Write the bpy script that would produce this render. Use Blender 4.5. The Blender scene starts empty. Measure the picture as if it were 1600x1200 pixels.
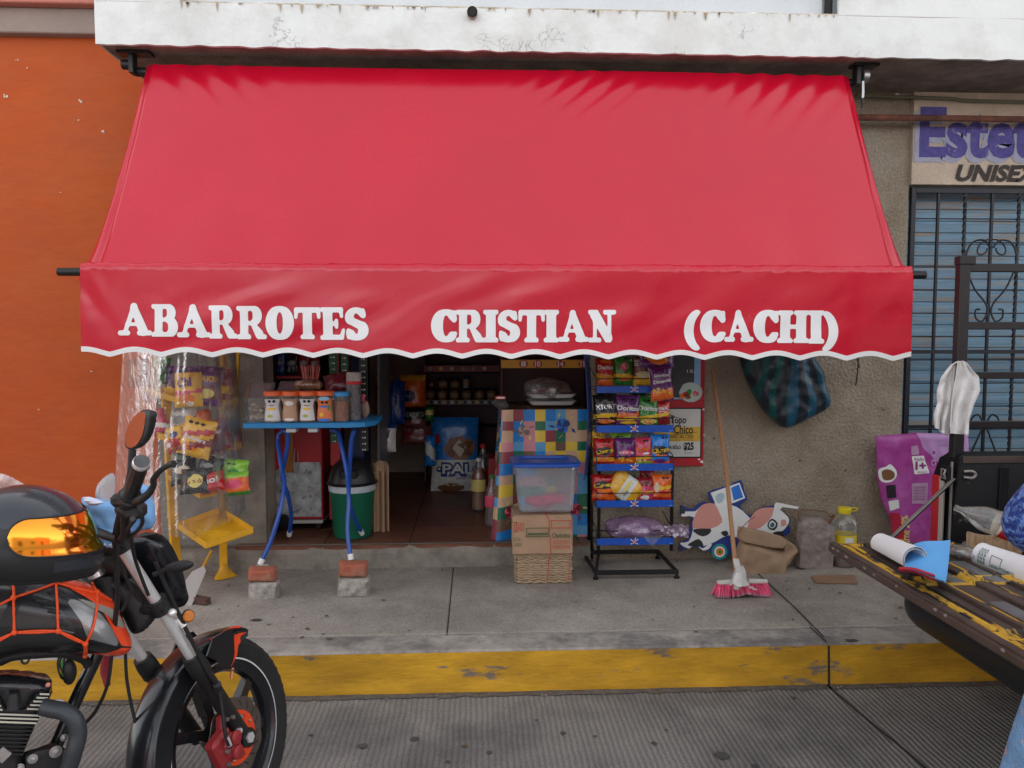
import bpy, math, random
import numpy as np
from mathutils import Vector, Matrix, noise
random.seed(7)
R = math.radians
V = Vector
scene = bpy.context.scene
COL = scene.collection

# ---------------------------------------------------------------- camera
CAMP = V((0, 0, 1.6)); YAW = R(-2.7); PIT = R(3.67); FPX = 1200.0
FW = V((-math.sin(YAW)*math.cos(PIT), math.cos(YAW)*math.cos(PIT), -math.sin(PIT)))
RT = V((math.cos(YAW), math.sin(YAW), 0)); UP = RT.cross(FW)
cam = bpy.data.cameras.new('camera'); cam.lens = 27.0; cam.sensor_width = 36.0
cam.clip_start = 0.05; cam.clip_end = 900
co = bpy.data.objects.new('camera', cam); COL.objects.link(co)
co.matrix_world = Matrix(((RT.x, UP.x, -FW.x, 0), (RT.y, UP.y, -FW.y, 0), (RT.z, UP.z, -FW.z, 1.6), (0, 0, 0, 1)))
scene.camera = co
scene.render.resolution_x = 1024; scene.render.resolution_y = 768

# ---------------------------------------------------------------- sky, sun, exposure
SUN_EL, SUN_AZ = R(56), R(12)          # azimuth clockwise from +y (the shop's wall is at +y)
w = bpy.data.worlds.new("World"); scene.world = w; w.use_nodes = True
nt = w.node_tree; bg = nt.nodes['Background']
sky = nt.nodes.new('ShaderNodeTexSky'); sky.sky_type = 'NISHITA'; sky.sun_disc = False
sky.sun_elevation = SUN_EL; sky.sun_rotation = SUN_AZ
sky.dust_density = 3.0; sky.air_density = 1.0; sky.altitude = 1500
hs = nt.nodes.new('ShaderNodeHueSaturation'); hs.inputs['Saturation'].default_value = 0.14
nt.links.new(sky.outputs[0], hs.inputs['Color']); nt.links.new(hs.outputs[0], bg.inputs['Color'])
bg.inputs['Strength'].default_value = 0.15
sd = bpy.data.lights.new('sun', 'SUN'); sd.energy = 1.0; sd.angle = R(15); sd.color = (1.0, 0.97, 0.92)
so = bpy.data.objects.new('sun', sd); COL.objects.link(so)
sdir = V((math.sin(SUN_AZ)*math.cos(SUN_EL), math.cos(SUN_AZ)*math.cos(SUN_EL), math.sin(SUN_EL)))
so.rotation_euler = sdir.to_track_quat('Z', 'Y').to_euler(); so.location = (0, 9, 9)
scene.view_settings.view_transform = 'Standard'; scene.view_settings.look = 'None'
scene.view_settings.exposure = 1.72; scene.view_settings.gamma = 1.0

# ---------------------------------------------------------------- photograph pixel -> point at a real depth / height / plane
def ray(px, py): return FW + RT*((px-800)/FPX) - UP*((py-600)/FPX)
def P(px, py, Y): d = ray(px, py); return CAMP + d*(Y/d.y)
def G(px, py, z): d = ray(px, py); return CAMP + d*((z-1.6)/d.z)
def PL(px, py, o, n): d = ray(px, py); return CAMP + d*((o-CAMP).dot(n)/d.dot(n))

# ---------------------------------------------------------------- materials
MATS = {}
def M(name, col, rough=.6, metal=0, var=.12, scale=6, bump=0, bscale=80, spec=.5, coat=0, col2=None, mscale=3, mth=(.45, .6),
      trans=0, alpha=1, emit=None, det=6, stretch=None, sss=0, ior=1.45):
    if name in MATS: return MATS[name]
    m = bpy.data.materials.new(name); m.use_nodes = True; MATS[name] = m
    nt = m.node_tree; N = nt.nodes; L = nt.links; b = N['Principled BSDF']
    b.inputs['Roughness'].default_value = rough; b.inputs['Metallic'].default_value = metal
    b.inputs['Specular IOR Level'].default_value = spec; b.inputs['Coat Weight'].default_value = coat; b.inputs['Coat Roughness'].default_value = .08
    b.inputs['Transmission Weight'].default_value = trans; b.inputs['Alpha'].default_value = alpha; b.inputs['IOR'].default_value = ior
    c = tuple(col)+(1,)
    tc = N.new('ShaderNodeTexCoord'); src = tc.outputs['Object']
    if stretch:
        mp = N.new('ShaderNodeMapping'); mp.inputs['Scale'].default_value = stretch; L.new(src, mp.inputs[0]); src = mp.outputs[0]
    out = None
    if var > 0:
        n1 = N.new('ShaderNodeTexNoise'); n1.inputs['Scale'].default_value = scale; n1.inputs['Detail'].default_value = det
        n1.inputs['Roughness'].default_value = .65; L.new(src, n1.inputs['Vector'])
        r1 = N.new('ShaderNodeMapRange'); r1.inputs[1].default_value = .3; r1.inputs[2].default_value = .7
        r1.inputs[3].default_value = 1-var; r1.inputs[4].default_value = 1+var; L.new(n1.outputs[0], r1.inputs[0])
        mx = N.new('ShaderNodeVectorMath'); mx.operation = 'SCALE'; L.new(r1.outputs[0], mx.inputs['Scale'])
        if col2:
            n2 = N.new('ShaderNodeTexNoise'); n2.inputs['Scale'].default_value = mscale; n2.inputs['Detail'].default_value = 8
            n2.inputs['Roughness'].default_value = .7; L.new(src, n2.inputs['Vector'])
            r2 = N.new('ShaderNodeMapRange'); r2.inputs[1].default_value = mth[0]; r2.inputs[2].default_value = mth[1]; L.new(n2.outputs[0], r2.inputs[0])
            m2 = N.new('ShaderNodeMix'); m2.data_type = 'RGBA'; m2.inputs[6].default_value = c; m2.inputs[7].default_value = tuple(col2)+(1,)
            L.new(r2.outputs[0], m2.inputs[0]); L.new(m2.outputs[2], mx.inputs[0])
        else: mx.inputs[0].default_value = col
        L.new(mx.outputs[0], b.inputs['Base Color'])
        rr = N.new('ShaderNodeMapRange'); rr.inputs[1].default_value = .3; rr.inputs[2].default_value = .7
        rr.inputs[3].default_value = max(0, rough-.08); rr.inputs[4].default_value = min(1, rough+.08)
        L.new(n1.outputs[0], rr.inputs[0]); L.new(rr.outputs[0], b.inputs['Roughness'])
    else: b.inputs['Base Color'].default_value = c
    if bump > 0:
        n3 = N.new('ShaderNodeTexNoise'); n3.inputs['Scale'].default_value = bscale; n3.inputs['Detail'].default_value = 5; L.new(src, n3.inputs['Vector'])
        bp = N.new('ShaderNodeBump'); bp.inputs['Strength'].default_value = bump; bp.inputs['Distance'].default_value = .01
        L.new(n3.outputs[0], bp.inputs['Height']); L.new(bp.outputs[0], b.inputs['Normal'])
    if emit:
        b.inputs['Emission Color'].default_value = tuple(emit[:3])+(1,); b.inputs['Emission Strength'].default_value = emit[3]
    return m

def film(name, tint=(1, 1, 1), haze=.08, gloss=.12, rough=.12, bscale=14, bstr=.6):
    if name in MATS: return MATS[name]
    m = bpy.data.materials.new(name); m.use_nodes = True; MATS[name] = m
    nt = m.node_tree; N = nt.nodes; L = nt.links; N.remove(N['Principled BSDF']); out = N['Material Output']
    tr = N.new('ShaderNodeBsdfTransparent'); tr.inputs[0].default_value = tuple(.93*t for t in tint)+(1,)
    gl = N.new('ShaderNodeBsdfGlossy'); gl.inputs['Roughness'].default_value = rough; gl.inputs[0].default_value = (.9, .9, .9, 1)
    df = N.new('ShaderNodeBsdfDiffuse'); df.inputs[0].default_value = tuple(.75*t for t in tint)+(1,)
    tc = N.new('ShaderNodeTexCoord'); n = N.new('ShaderNodeTexNoise'); n.inputs['Scale'].default_value = bscale; n.inputs['Detail'].default_value = 4
    n.inputs['Distortion'].default_value = 1.2
    L.new(tc.outputs['Object'], n.inputs['Vector'])
    bp = N.new('ShaderNodeBump'); bp.inputs['Strength'].default_value = bstr; bp.inputs['Distance'].default_value = .02
    L.new(n.outputs[0], bp.inputs['Height']); L.new(bp.outputs[0], gl.inputs['Normal'])
    lw = N.new('ShaderNodeLayerWeight'); lw.inputs[0].default_value = .25; L.new(bp.outputs[0], lw.inputs['Normal'])
    a = N.new('ShaderNodeMath'); a.operation = 'MULTIPLY_ADD'; a.inputs[1].default_value = .6; a.inputs[2].default_value = gloss; L.new(lw.outputs['Fresnel'], a.inputs[0])
    m1 = N.new('ShaderNodeMixShader'); m1.inputs[0].default_value = haze; L.new(tr.outputs[0], m1.inputs[1]); L.new(df.outputs[0], m1.inputs[2])
    m2 = N.new('ShaderNodeMixShader'); L.new(a.outputs[0], m2.inputs[0]); L.new(m1.outputs[0], m2.inputs[1]); L.new(gl.outputs[0], m2.inputs[2])
    L.new(m2.outputs[0], out.inputs[0]); return m

# ---------------------------------------------------------------- mesh builder
WO = {}
class MB:
    def __init__(s): s.v = []; s.f = []; s.m = []; s.ms = []; s.flat = set()
    def mi(s, mat):
        if mat not in s.ms: s.ms.append(mat)
        return s.ms.index(mat)
    def add(s, vs, fs, mat, flat=False):
        o = len(s.v); s.v += [V(p) for p in vs]
        for k, f in enumerate(fs):
            if flat: s.flat.add(len(s.f))
            s.f.append([i+o for i in f]); s.m.append(s.mi(mat[k] if isinstance(mat, list) else mat))
        return s
    def box(s, c, size, mat, bev=.003, rot=None):
        h = [x/2 for x in size]; b = min(bev, min(h)*.9)
        vs = []; ix = {}
        for a in range(3):
            for sg in (-1, 1):
                for s1 in (-1, 1):
                    for s2 in (-1, 1):
                        p = [0, 0, 0]; a1, a2 = (a+1) % 3, (a+2) % 3
                        p[a] = sg*h[a]; p[a1] = s1*(h[a1]-b); p[a2] = s2*(h[a2]-b)
                        sgn = [0, 0, 0]; sgn[a] = sg; sgn[a1] = s1; sgn[a2] = s2
                        ix[(a, tuple(sgn))] = len(vs); vs.append(V(p))
        fs = []
        def K(a, sx, sy, sz): return ix[(a, (sx, sy, sz))]
        for a in range(3):
            a1, a2 = (a+1) % 3, (a+2) % 3
            for sg in (-1, 1):
                q = []
                for s1, s2 in ((-1, -1), (1, -1), (1, 1), (-1, 1)):
                    g = [0, 0, 0]; g[a] = sg; g[a1] = s1; g[a2] = s2; q.append(ix[(a, tuple(g))])
                fs.append(q if sg > 0 else q[::-1])
        if b > 0:
            for a in range(3):
                a1, a2 = (a+1) % 3, (a+2) % 3
                for s1 in (-1, 1):
                    for s2 in (-1, 1):
                        g0 = [0, 0, 0]; g1 = [0, 0, 0]
                        g0[a] = -1; g0[a1] = s1; g0[a2] = s2; g1[a] = 1; g1[a1] = s1; g1[a2] = s2
                        q = [ix[(a1, tuple(g0))], ix[(a2, tuple(g0))], ix[(a2, tuple(g1))], ix[(a1, tuple(g1))]]
                        fs.append(q if s1*s2 < 0 else q[::-1])
            for sx in (-1, 1):
                for sy in (-1, 1):
                    for sz in (-1, 1):
                        q = [ix[(a, (sx, sy, sz))] for a in range(3)]
                        fs.append(q if sx*sy*sz > 0 else q[::-1])
        T = Matrix.Translation(V(c)) @ (rot.to_4x4() if rot else Matrix.Identity(4))
        return s.add([T @ v for v in vs], fs, mat)
    def bb(s, x0, x1, y0, y1, z0, z1, mat, bev=.003):
        return s.box(((x0+x1)/2, (y0+y1)/2, (z0+z1)/2), (abs(x1-x0), abs(y1-y0), abs(z1-z0)), mat, bev)
    def tube(s, pts, r, mat, n=8, closed=False, cap=True, sub=0, flatx=1.0):
        pts = [V(p) for p in pts]
        rs = r if isinstance(r, (list, tuple)) else [r]*len(pts)
        if sub: pts, rs = smooth(pts, sub, closed, rs)
        k = len(pts); vs = []; fs = []
        def tg(i):
            if closed: return (pts[(i+1) % k]-pts[(i-1) % k]).normalized()
            return (pts[min(i+1, k-1)]-pts[max(i-1, 0)]).normalized()
        t = tg(0); a = t.orthogonal().normalized()
        for i in range(k):
            t = tg(i); a = (a-t*a.dot(t))
            a = a.normalized() if a.length > 1e-6 else t.orthogonal().normalized()
            b = t.cross(a)
            for j in range(n):
                q = 2*math.pi*j/n; vs.append(pts[i]+(a*math.cos(q)*flatx+b*math.sin(q))*rs[i])
        for i in range(k if closed else k-1):
            i2 = (i+1) % k
            for j in range(n): fs.append([i*n+j, i*n+(j+1) % n, i2*n+(j+1) % n, i2*n+j])
        if cap and not closed: fs.append(list(range(n))[::-1]); fs.append([(k-1)*n+j for j in range(n)])
        return s.add(vs, fs, mat)
    def lathe(s, prof, c, mat, axis=(0, 0, 1), n=20, mats=None, sx=1, sy=1, ref=None, ripple=None):
        ax = V(axis).normalized(); a = V(ref) if ref else (V((1, 0, 0)) if abs(ax.x) < .9 else V((0, 1, 0)))
        a = (a-ax*a.dot(ax)).normalized(); b = ax.cross(a); vs = []; fs = []; mm = []
        for i, (r, z) in enumerate(prof):
            for j in range(n):
                q = 2*math.pi*j/n; rr = max(r, 1e-5)*(1+(ripple(i, q) if ripple else 0))
                vs.append(V(c)+ax*z+a*math.cos(q)*rr*sx+b*math.sin(q)*rr*sy)
        for i in range(len(prof)-1):
            for j in range(n):
                fs.append([i*n+j, i*n+(j+1) % n, (i+1)*n+(j+1) % n, (i+1)*n+j]); mm.append(mats[i] if mats else mat)
        if prof[0][0] > 1e-4: fs.append(list(range(n))[::-1]); mm.append(mats[0] if mats else mat)
        if prof[-1][0] > 1e-4: fs.append([(len(prof)-1)*n+j for j in range(n)]); mm.append(mats[-1] if mats else mat)
        return s.add(vs, fs, mm)
    def grid(s, fn, nu, nv, mat, th=0, mfn=None, closeu=False):
        P0 = [[V(fn(i/nu, j/nv)) for j in range(nv+1)] for i in range(nu+1)]
        vs = [p for r_ in P0 for p in r_]; fs = []; mm = []
        I = lambda i, j: i*(nv+1)+j
        for i in range(nu):
            for j in range(nv):
                fs.append([I(i, j), I(i+1, j), I(i+1, j+1), I(i, j+1)]); mm.append(mfn((i+.5)/nu, (j+.5)/nv) if mfn else mat)
        if th:
            n0 = len(vs); nrm = []
            for i in range(nu+1):
                for j in range(nv+1):
                    du = P0[min(i+1, nu)][j]-P0[max(i-1, 0)][j]; dv = P0[i][min(j+1, nv)]-P0[i][max(j-1, 0)]
                    c = du.cross(dv); nrm.append(c.normalized() if c.length > 1e-12 else V((0, 0, 1)))
            vs += [p-q*th for p, q in zip(vs, nrm)]
            k = len(fs)
            for q in range(k): fs.append([x+n0 for x in fs[q]][::-1]); mm.append(mm[q])
            for i in range(nu):
                fs.append([I(i+1, 0), I(i, 0), I(i, 0)+n0, I(i+1, 0)+n0]); mm.append(mm[i*nv])
                fs.append([I(i, nv), I(i+1, nv), I(i+1, nv)+n0, I(i, nv)+n0]); mm.append(mm[i*nv+nv-1])
            for j in range(nv):
                fs.append([I(0, j), I(0, j+1), I(0, j+1)+n0, I(0, j)+n0]); mm.append(mm[j])
                fs.append([I(nu, j+1), I(nu, j), I(nu, j)+n0, I(nu, j+1)+n0]); mm.append(mm[(nu-1)*nv+j])
        return s.add(vs, fs, mm)
    def prism(s, pts, n, th, mat, side=None):
        """flat outline pts (3D, coplanar) thickened by th along -n"""
        n = V(n); k = len(pts); pts = [V(p) for p in pts]
        ar = V((0, 0, 0))
        for i in range(k): ar += pts[i].cross(pts[(i+1) % k])
        if ar.dot(n) < 0: pts = pts[::-1]
        vs = pts+[p-n*th for p in pts]
        fs = [list(range(k)), [k+i for i in range(k)][::-1]]+[[(i+1) % k, i, k+i, k+(i+1) % k] for i in range(k)]
        return s.add(vs, fs, [mat, side or mat]+[side or mat]*k, flat=True)
    def ell(s, c, rad, mat, nu=16, nv=10, rot=None, fn=None, mfn=None):
        T = rot if rot else Matrix.Identity(3)
        def f(u, v):
            a = 2*math.pi*u; b = math.pi*(v-.5)
            p = V((rad[0]*math.cos(b)*math.cos(a), rad[1]*math.cos(b)*math.sin(a), rad[2]*math.sin(b)))
            if fn: p = fn(p)
            return V(c)+T @ p
        return s.grid(f, nu, nv, mat, mfn=mfn)
    def build(s, name, parent=None, smooth_ang=35, kind=None, weld=True):
        off = WO.get(parent.name, V((0, 0, 0))) if parent else V((0, 0, 0))
        me = bpy.data.meshes.new(name); me.from_pydata([p-off for p in s.v], [], s.f)
        for m in s.ms: me.materials.append(m)
        me.polygons.foreach_set('material_index', s.m); me.validate(clean_customdata=False); me.update()
        if len(me.polygons) == len(s.f):
            sm = [True]*len(s.f)
            for i in s.flat: sm[i] = False
            me.polygons.foreach_set('use_smooth', sm)
        me.set_sharp_from_angle(angle=R(smooth_ang))
        o = bpy.data.objects.new(name, me); COL.objects.link(o)
        if parent: o.parent = parent
        WO[o.name] = off
        if kind: o['kind'] = kind
        return o

def smooth(pts, sub, closed=False, rs=None):
    out = []; ro = []; k = len(pts); rs = rs or [0]*k
    for i in range(k if closed else k-1):
        g = (lambda j: pts[j % k]) if closed else (lambda j: pts[max(0, min(k-1, j))])
        p0, p1, p2, p3 = g(i-1), g(i), g(i+1), g(i+2)
        for q in range(sub):
            t = q/sub; t2 = t*t; t3 = t2*t
            out.append((p1*2+(p2-p0)*t+(p0*2-p1*5+p2*4-p3)*t2+(p1*3-p0-p2*3+p3)*t3)*.5)
            ro.append(rs[i % k]*(1-t)+rs[(i+1) % k]*t)
    if not closed: out.append(pts[-1]); ro.append(rs[-1])
    return out, ro

def thing(name, label, cat, loc=(0, 0, 0), group=None):
    o = bpy.data.objects.new(name, None); COL.objects.link(o); o.location = loc; o.empty_display_size = .1
    WO[o.name] = V(loc); o['label'] = label; o['category'] = cat
    if group: o['group'] = group
    return o
def solo(mb, name, label, cat, group=None, **k):
    o = mb.build(name, **k); o['label'] = label; o['category'] = cat
    if group: o['group'] = group
    # origin at the thing's base
    zs = [v.co.z for v in o.data.vertices]; xs = [v.co.x for v in o.data.vertices]; ys = [v.co.y for v in o.data.vertices]
    c = V(((min(xs)+max(xs))/2, (min(ys)+max(ys))/2, min(zs))); o.data.transform(Matrix.Translation(-c)); o.location = c; WO[o.name] = c
    return o

# ---------------------------------------------------------------- signed-distance shapes -> meshes
def sd_caps(X, Y, x0, y0, x1, y1, r0, r1=None):
    r1 = r0 if r1 is None else r1
    dx, dy = x1-x0, y1-y0; L2 = dx*dx+dy*dy+1e-9
    t = np.clip(((X-x0)*dx+(Y-y0)*dy)/L2, 0, 1)
    return np.hypot(X-x0-t*dx, Y-y0-t*dy)-(r0+(r1-r0)*t)
def sd_poly(X, Y, pts):
    d = np.full(X.shape, 1e9); ins = np.zeros(X.shape, bool); k = len(pts)
    for i in range(k):
        x0, y0 = pts[i][0], pts[i][1]; x1, y1 = pts[(i+1) % k][0], pts[(i+1) % k][1]
        d = np.minimum(d, sd_caps(X, Y, x0, y0, x1, y1, 0))
        c = ((y0 > Y) != (y1 > Y)) & (X < (x1-x0)*(Y-y0)/((y1-y0) if abs(y1-y0) > 1e-12 else 1e-12)+x0)
        ins ^= c
    return np.where(ins, -d, d)
def inpoly(x, y, pts):
    ins = False; k = len(pts)
    for i in range(k):
        x0, y0 = pts[i][0], pts[i][1]; x1, y1 = pts[(i+1) % k][0], pts[(i+1) % k][1]
        if (y0 > y) != (y1 > y) and x < (x1-x0)*(y-y0)/(y1-y0)+x0: ins = not ins
    return ins
def march(xs, ys, D):
    """cells of the grid clipped to D<0; returns 2D verts, faces, inside-depth per vertex"""
    vs = []; dep = []; key = {}; fs = []
    def gv(i, j):
        k = (i, j)
        if k not in key: key[k] = len(vs); vs.append((xs[i], ys[j])); dep.append(-D[j, i])
        return key[k]
    def ev(a, b):
        k = (a, b) if a < b else (b, a)
        if k not in key:
            da, db = D[a[1], a[0]], D[b[1], b[0]]; t = da/(da-db)
            key[k] = len(vs); vs.append((xs[a[0]]+(xs[b[0]]-xs[a[0]])*t, ys[a[1]]+(ys[b[1]]-ys[a[1]])*t)); dep.append(0.0)
        return key[k]
    neg = D < 0
    anyc = neg[:-1, :-1] | neg[1:, :-1] | neg[:-1, 1:] | neg[1:, 1:]
    for j, i in zip(*np.nonzero(anyc)):
        i = int(i); j = int(j)
        c = [(i, j), (i+1, j), (i+1, j+1), (i, j+1)]; poly = []
        for q in range(4):
            a, b = c[q], c[(q+1) % 4]; na, nb = neg[a[1], a[0]], neg[b[1], b[0]]
            if na: poly.append(gv(*a))
            if na != nb: poly.append(ev(a, b))
        if len(poly) >= 3: fs.append(poly)
    return vs, fs, dep
def inflate(mb, outline, o, r, u, thick, rnd, mat, res=.01, mfn=None, back=1.0, sm=4, disp=None):
    """pillow-like solid from a 2D outline (metres in frame o,r,u): thick at the middle, rounded over distance rnd"""
    pts = [V((p[0], p[1], 0)) for p in outline]
    if sm: pts, _ = smooth(pts, sm, True)
    x0 = min(p.x for p in pts)-res; x1 = max(p.x for p in pts)+res; y0 = min(p.y for p in pts)-res; y1 = max(p.y for p in pts)+res
    xs = np.linspace(x0, x1, max(6, int((x1-x0)/res))); ys = np.linspace(y0, y1, max(6, int((y1-y0)/res)))
    X, Y = np.meshgrid(xs, ys); D = sd_poly(X, Y, [(p.x, p.y) for p in pts])
    vs, fs, dep = march(xs, ys, D); r = V(r); u = V(u); n = r.cross(u); o = V(o)
    def T(d):
        q = min(max(d, 0)/rnd, 1); return math.sqrt(max(0, 1-(1-q)**2))
    n0 = len(vs); F = []; B = []
    for (x, y), d in zip(vs, dep):
        t = thick*T(d); e = disp(x, y)*T(d) if disp else 0
        F.append(o+r*x+u*y+n*(t+e)); B.append(o+r*x+u*y-n*t*back)
    mm = [mfn(sum(vs[i][0] for i in f)/len(f), sum(vs[i][1] for i in f)/len(f)) if mfn else mat for f in fs]
    # boundary verts (depth 0) are shared
    rem = {}; allv = F[:]
    for i in range(n0):
        if dep[i] <= 0: rem[i] = i
        else: rem[i] = len(allv); allv.append(B[i])
    mb.add(allv, fs+[[rem[i] for i in f][::-1] for f in fs], mm+mm)
    return mb

def relief(mb, outline, region, o, r, u, thick, rnd, mat, res=.006, off=.0015, sm=4, rsm=0, disp=None):
    pts, _ = smooth([V((p[0], p[1], 0)) for p in outline], sm, True) if sm else ([V((p[0], p[1], 0)) for p in outline], 0)
    rg = [V((p[0], p[1], 0)) for p in region]
    if rsm: rg, _ = smooth(rg, rsm, True)
    x0 = min(p.x for p in rg)-res; x1 = max(p.x for p in rg)+res; y0 = min(p.y for p in rg)-res; y1 = max(p.y for p in rg)+res
    xs = np.linspace(x0, x1, max(6, int((x1-x0)/res))); ys = np.linspace(y0, y1, max(6, int((y1-y0)/res)))
    X, Y = np.meshgrid(xs, ys); DO = sd_poly(X, Y, [(p.x, p.y) for p in pts]); D = np.maximum(DO+.001, sd_poly(X, Y, [(p.x, p.y) for p in rg]))
    vs, fs, _ = march(xs, ys, D)
    if not vs: return
    H = hgt(pts, thick, rnd, disp); r = V(r); u = V(u); n = r.cross(u)
    mb.add([V(o)+r*x+u*y+n*(H(x, y)+off) for x, y in vs], fs, mat)
def hgt(pts, thick, rnd, disp=None):
    pp = [(p[0], p[1]) for p in pts]
    def H(x, y):
        d = float(-sd_poly(np.array([x]), np.array([y]), pp)[0]); q = min(max(d, 0)/rnd, 1); t = math.sqrt(max(0, 1-(1-q)**2))
        return thick*t+(disp(x, y)*t if disp else 0)
    return H

# text: outlines from the built-in font, normalised to a unit box
TX = {}
def text2d(s, off=.0, shear=0):
    k = (s, off, shear)
    if k in TX: return TX[k]
    cu = bpy.data.curves.new('txt', 'FONT'); cu.body = s; cu.offset = off; cu.shear = shear; cu.resolution_u = 3
    ob = bpy.data.objects.new('txt', cu); COL.objects.link(ob)
    dg = bpy.context.evaluated_depsgraph_get(); me = bpy.data.meshes.new_from_object(ob.evaluated_get(dg))
    vs = [(v.co.x, v.co.y) for v in me.vertices]; fs = [list(p.vertices) for p in me.polygons]
    bpy.data.objects.remove(ob); bpy.data.curves.remove(cu); bpy.data.meshes.remove(me)
    x0 = min(v[0] for v in vs); x1 = max(v[0] for v in vs); y0 = min(v[1] for v in vs); y1 = max(v[1] for v in vs)
    TX[k] = ([((v[0]-x0)/(x1-x0), (v[1]-y0)/(y1-y0)) for v in vs], fs); return TX[k]
def text(mb, s, surf, u0, v0, u1, v1, mat, off=.0, shear=0, rot=0, bend=0):
    vs, fs = text2d(s, off, shear); cx, cy = (u0+u1)/2, (v0+v1)/2; out = []
    for a, b in vs:
        x = (a-.5)*(u1-u0); y = (b-.5)*(v1-v0)+bend*(1-(2*a-1)**2)
        out.append(surf(cx+x*math.cos(rot)-y*math.sin(rot), cy+x*math.sin(rot)+y*math.cos(rot)))
    nn = (out[fs[0][1]]-out[fs[0][0]]).cross(out[fs[0][2]]-out[fs[0][0]])
    mb.add(out, fs, mat, flat=True)
def plane(o, r, u, off=.0):
    o = V(o); r = V(r); u = V(u); n = r.cross(u).normalized()
    return lambda a, b: o+r*a+u*b+n*off
def shape(mb, pts, surf, mat):
    # outline filled in rings, so that it hugs a curved surface
    q = []; k = len(pts); m_ = max(1, -(-12//k))
    for i in range(k):
        a, b = pts[i], pts[(i+1) % k]
        for t in range(m_): q.append((a[0]+(b[0]-a[0])*t/m_, a[1]+(b[1]-a[1])*t/m_))
    k = len(q); cx = sum(p[0] for p in q)/k; cy = sum(p[1] for p in q)/k; vs = []
    for s_ in (1, .68, .36): vs += [surf(cx+(p[0]-cx)*s_, cy+(p[1]-cy)*s_) for p in q]
    vs.append(surf(cx, cy)); fs = [[r_*k+i, r_*k+(i+1) % k, (r_+1)*k+(i+1) % k, (r_+1)*k+i] for r_ in (0, 1) for i in range(k)]
    mb.add(vs, fs+[[2*k+i, 2*k+(i+1) % k, 3*k] for i in range(k)], mat, flat=True)
def disc(mb, c, rx, ry, surf, mat, n=16, rot=0):
    shape(mb, [(c[0]+rx*math.cos(2*math.pi*i/n+rot), c[1]+ry*math.sin(2*math.pi*i/n+rot)) for i in range(n)], surf, mat)
def nz(x, y=0., z=0.): return noise.noise(V((x, y, z)))
X3 = V((1, 0, 0)); Z3 = V((0, 0, 1)); Y3 = V((0, 1, 0))
# ================================================================ materials of the place
def wave_mat(name, col, scale, axis, rough=.85, bump=.5, dist=1.0, var=.15, col2=None, dark=.6, spots=True):
    m = M(name, col, rough, var=var, scale=3, col2=col2, mscale=1.3)
    nt = m.node_tree; N = nt.nodes; L = nt.links; b = N['Principled BSDF']
    tc = N.new('ShaderNodeTexCoord')
    wv = N.new('ShaderNodeTexWave'); wv.bands_direction = axis; wv.inputs['Scale'].default_value = scale
    wv.inputs['Distortion'].default_value = dist; wv.inputs['Detail'].default_value = 3; wv.inputs['Detail Scale'].default_value = .6
    L.new(tc.outputs['Object'], wv.inputs['Vector'])
    fine = N.new('ShaderNodeTexNoise'); fine.inputs['Scale'].default_value = 120; fine.inputs['Detail'].default_value = 4; L.new(tc.outputs['Object'], fine.inputs['Vector'])
    ad = N.new('ShaderNodeMath'); ad.operation = 'MULTIPLY_ADD'; ad.inputs[1].default_value = .5; L.new(fine.outputs[0], ad.inputs[0]); L.new(wv.outputs['Fac'], ad.inputs[2])
    bp = N.new('ShaderNodeBump'); bp.inputs['Strength'].default_value = bump; bp.inputs['Distance'].default_value = .006
    L.new(ad.outputs[0], bp.inputs['Height']); L.new(bp.outputs[0], b.inputs['Normal'])
    # base colour is scaled darker in the grooves, left full on the ridges
    mr = N.new('ShaderNodeMapRange'); mr.inputs[1].default_value = 0; mr.inputs[2].default_value = .5; mr.inputs[3].default_value = dark; mr.inputs[4].default_value = 1.0
    L.new(wv.outputs['Fac'], mr.inputs[0])
    old = b.inputs['Base Color'].links[0].from_socket
    sc = N.new('ShaderNodeVectorMath'); sc.operation = 'SCALE'; L.new(old, sc.inputs[0]); L.new(mr.outputs[0], sc.inputs['Scale'])
    mr2 = N.new('ShaderNodeMapRange'); mr2.inputs[1].default_value = .3; mr2.inputs[2].default_value = .7; mr2.inputs[3].default_value = .75; mr2.inputs[4].default_value = 1.25
    L.new(fine.outputs[0], mr2.inputs[0]); s2 = N.new('ShaderNodeVectorMath'); s2.operation = 'SCALE'; L.new(sc.outputs[0], s2.inputs[0]); L.new(mr2.outputs[0], s2.inputs['Scale'])
    last = s2.outputs[0]
    if spots:
        last = add_spots(N, L, tc, last, 2.6, .035, .45)
    L.new(last, b.inputs['Base Color']); return m
def add_spots(N, L, tc, last, scale, size, val):
    vo = N.new('ShaderNodeTexVoronoi'); vo.inputs['Scale'].default_value = scale; vo.inputs['Randomness'].default_value = 1
    ns = N.new('ShaderNodeTexNoise'); ns.inputs['Scale'].default_value = 9; L.new(tc.outputs['Object'], ns.inputs['Vector'])
    mxv = N.new('ShaderNodeMix'); mxv.data_type = 'VECTOR'; mxv.inputs[0].default_value = .06
    L.new(tc.outputs['Object'], mxv.inputs[4]); L.new(ns.outputs['Color'], mxv.inputs[5]); L.new(mxv.outputs[1], vo.inputs['Vector'])
    m1 = N.new('ShaderNodeMapRange'); m1.inputs[1].default_value = size*.6; m1.inputs[2].default_value = size*1.2; m1.inputs[3].default_value = val; m1.inputs[4].default_value = 1
    L.new(vo.outputs['Distance'], m1.inputs[0]); s = N.new('ShaderNodeVectorMath'); s.operation = 'SCALE'; L.new(last, s.inputs[0]); L.new(m1.outputs[0], s.inputs['Scale'])
    return s.outputs[0]
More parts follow.
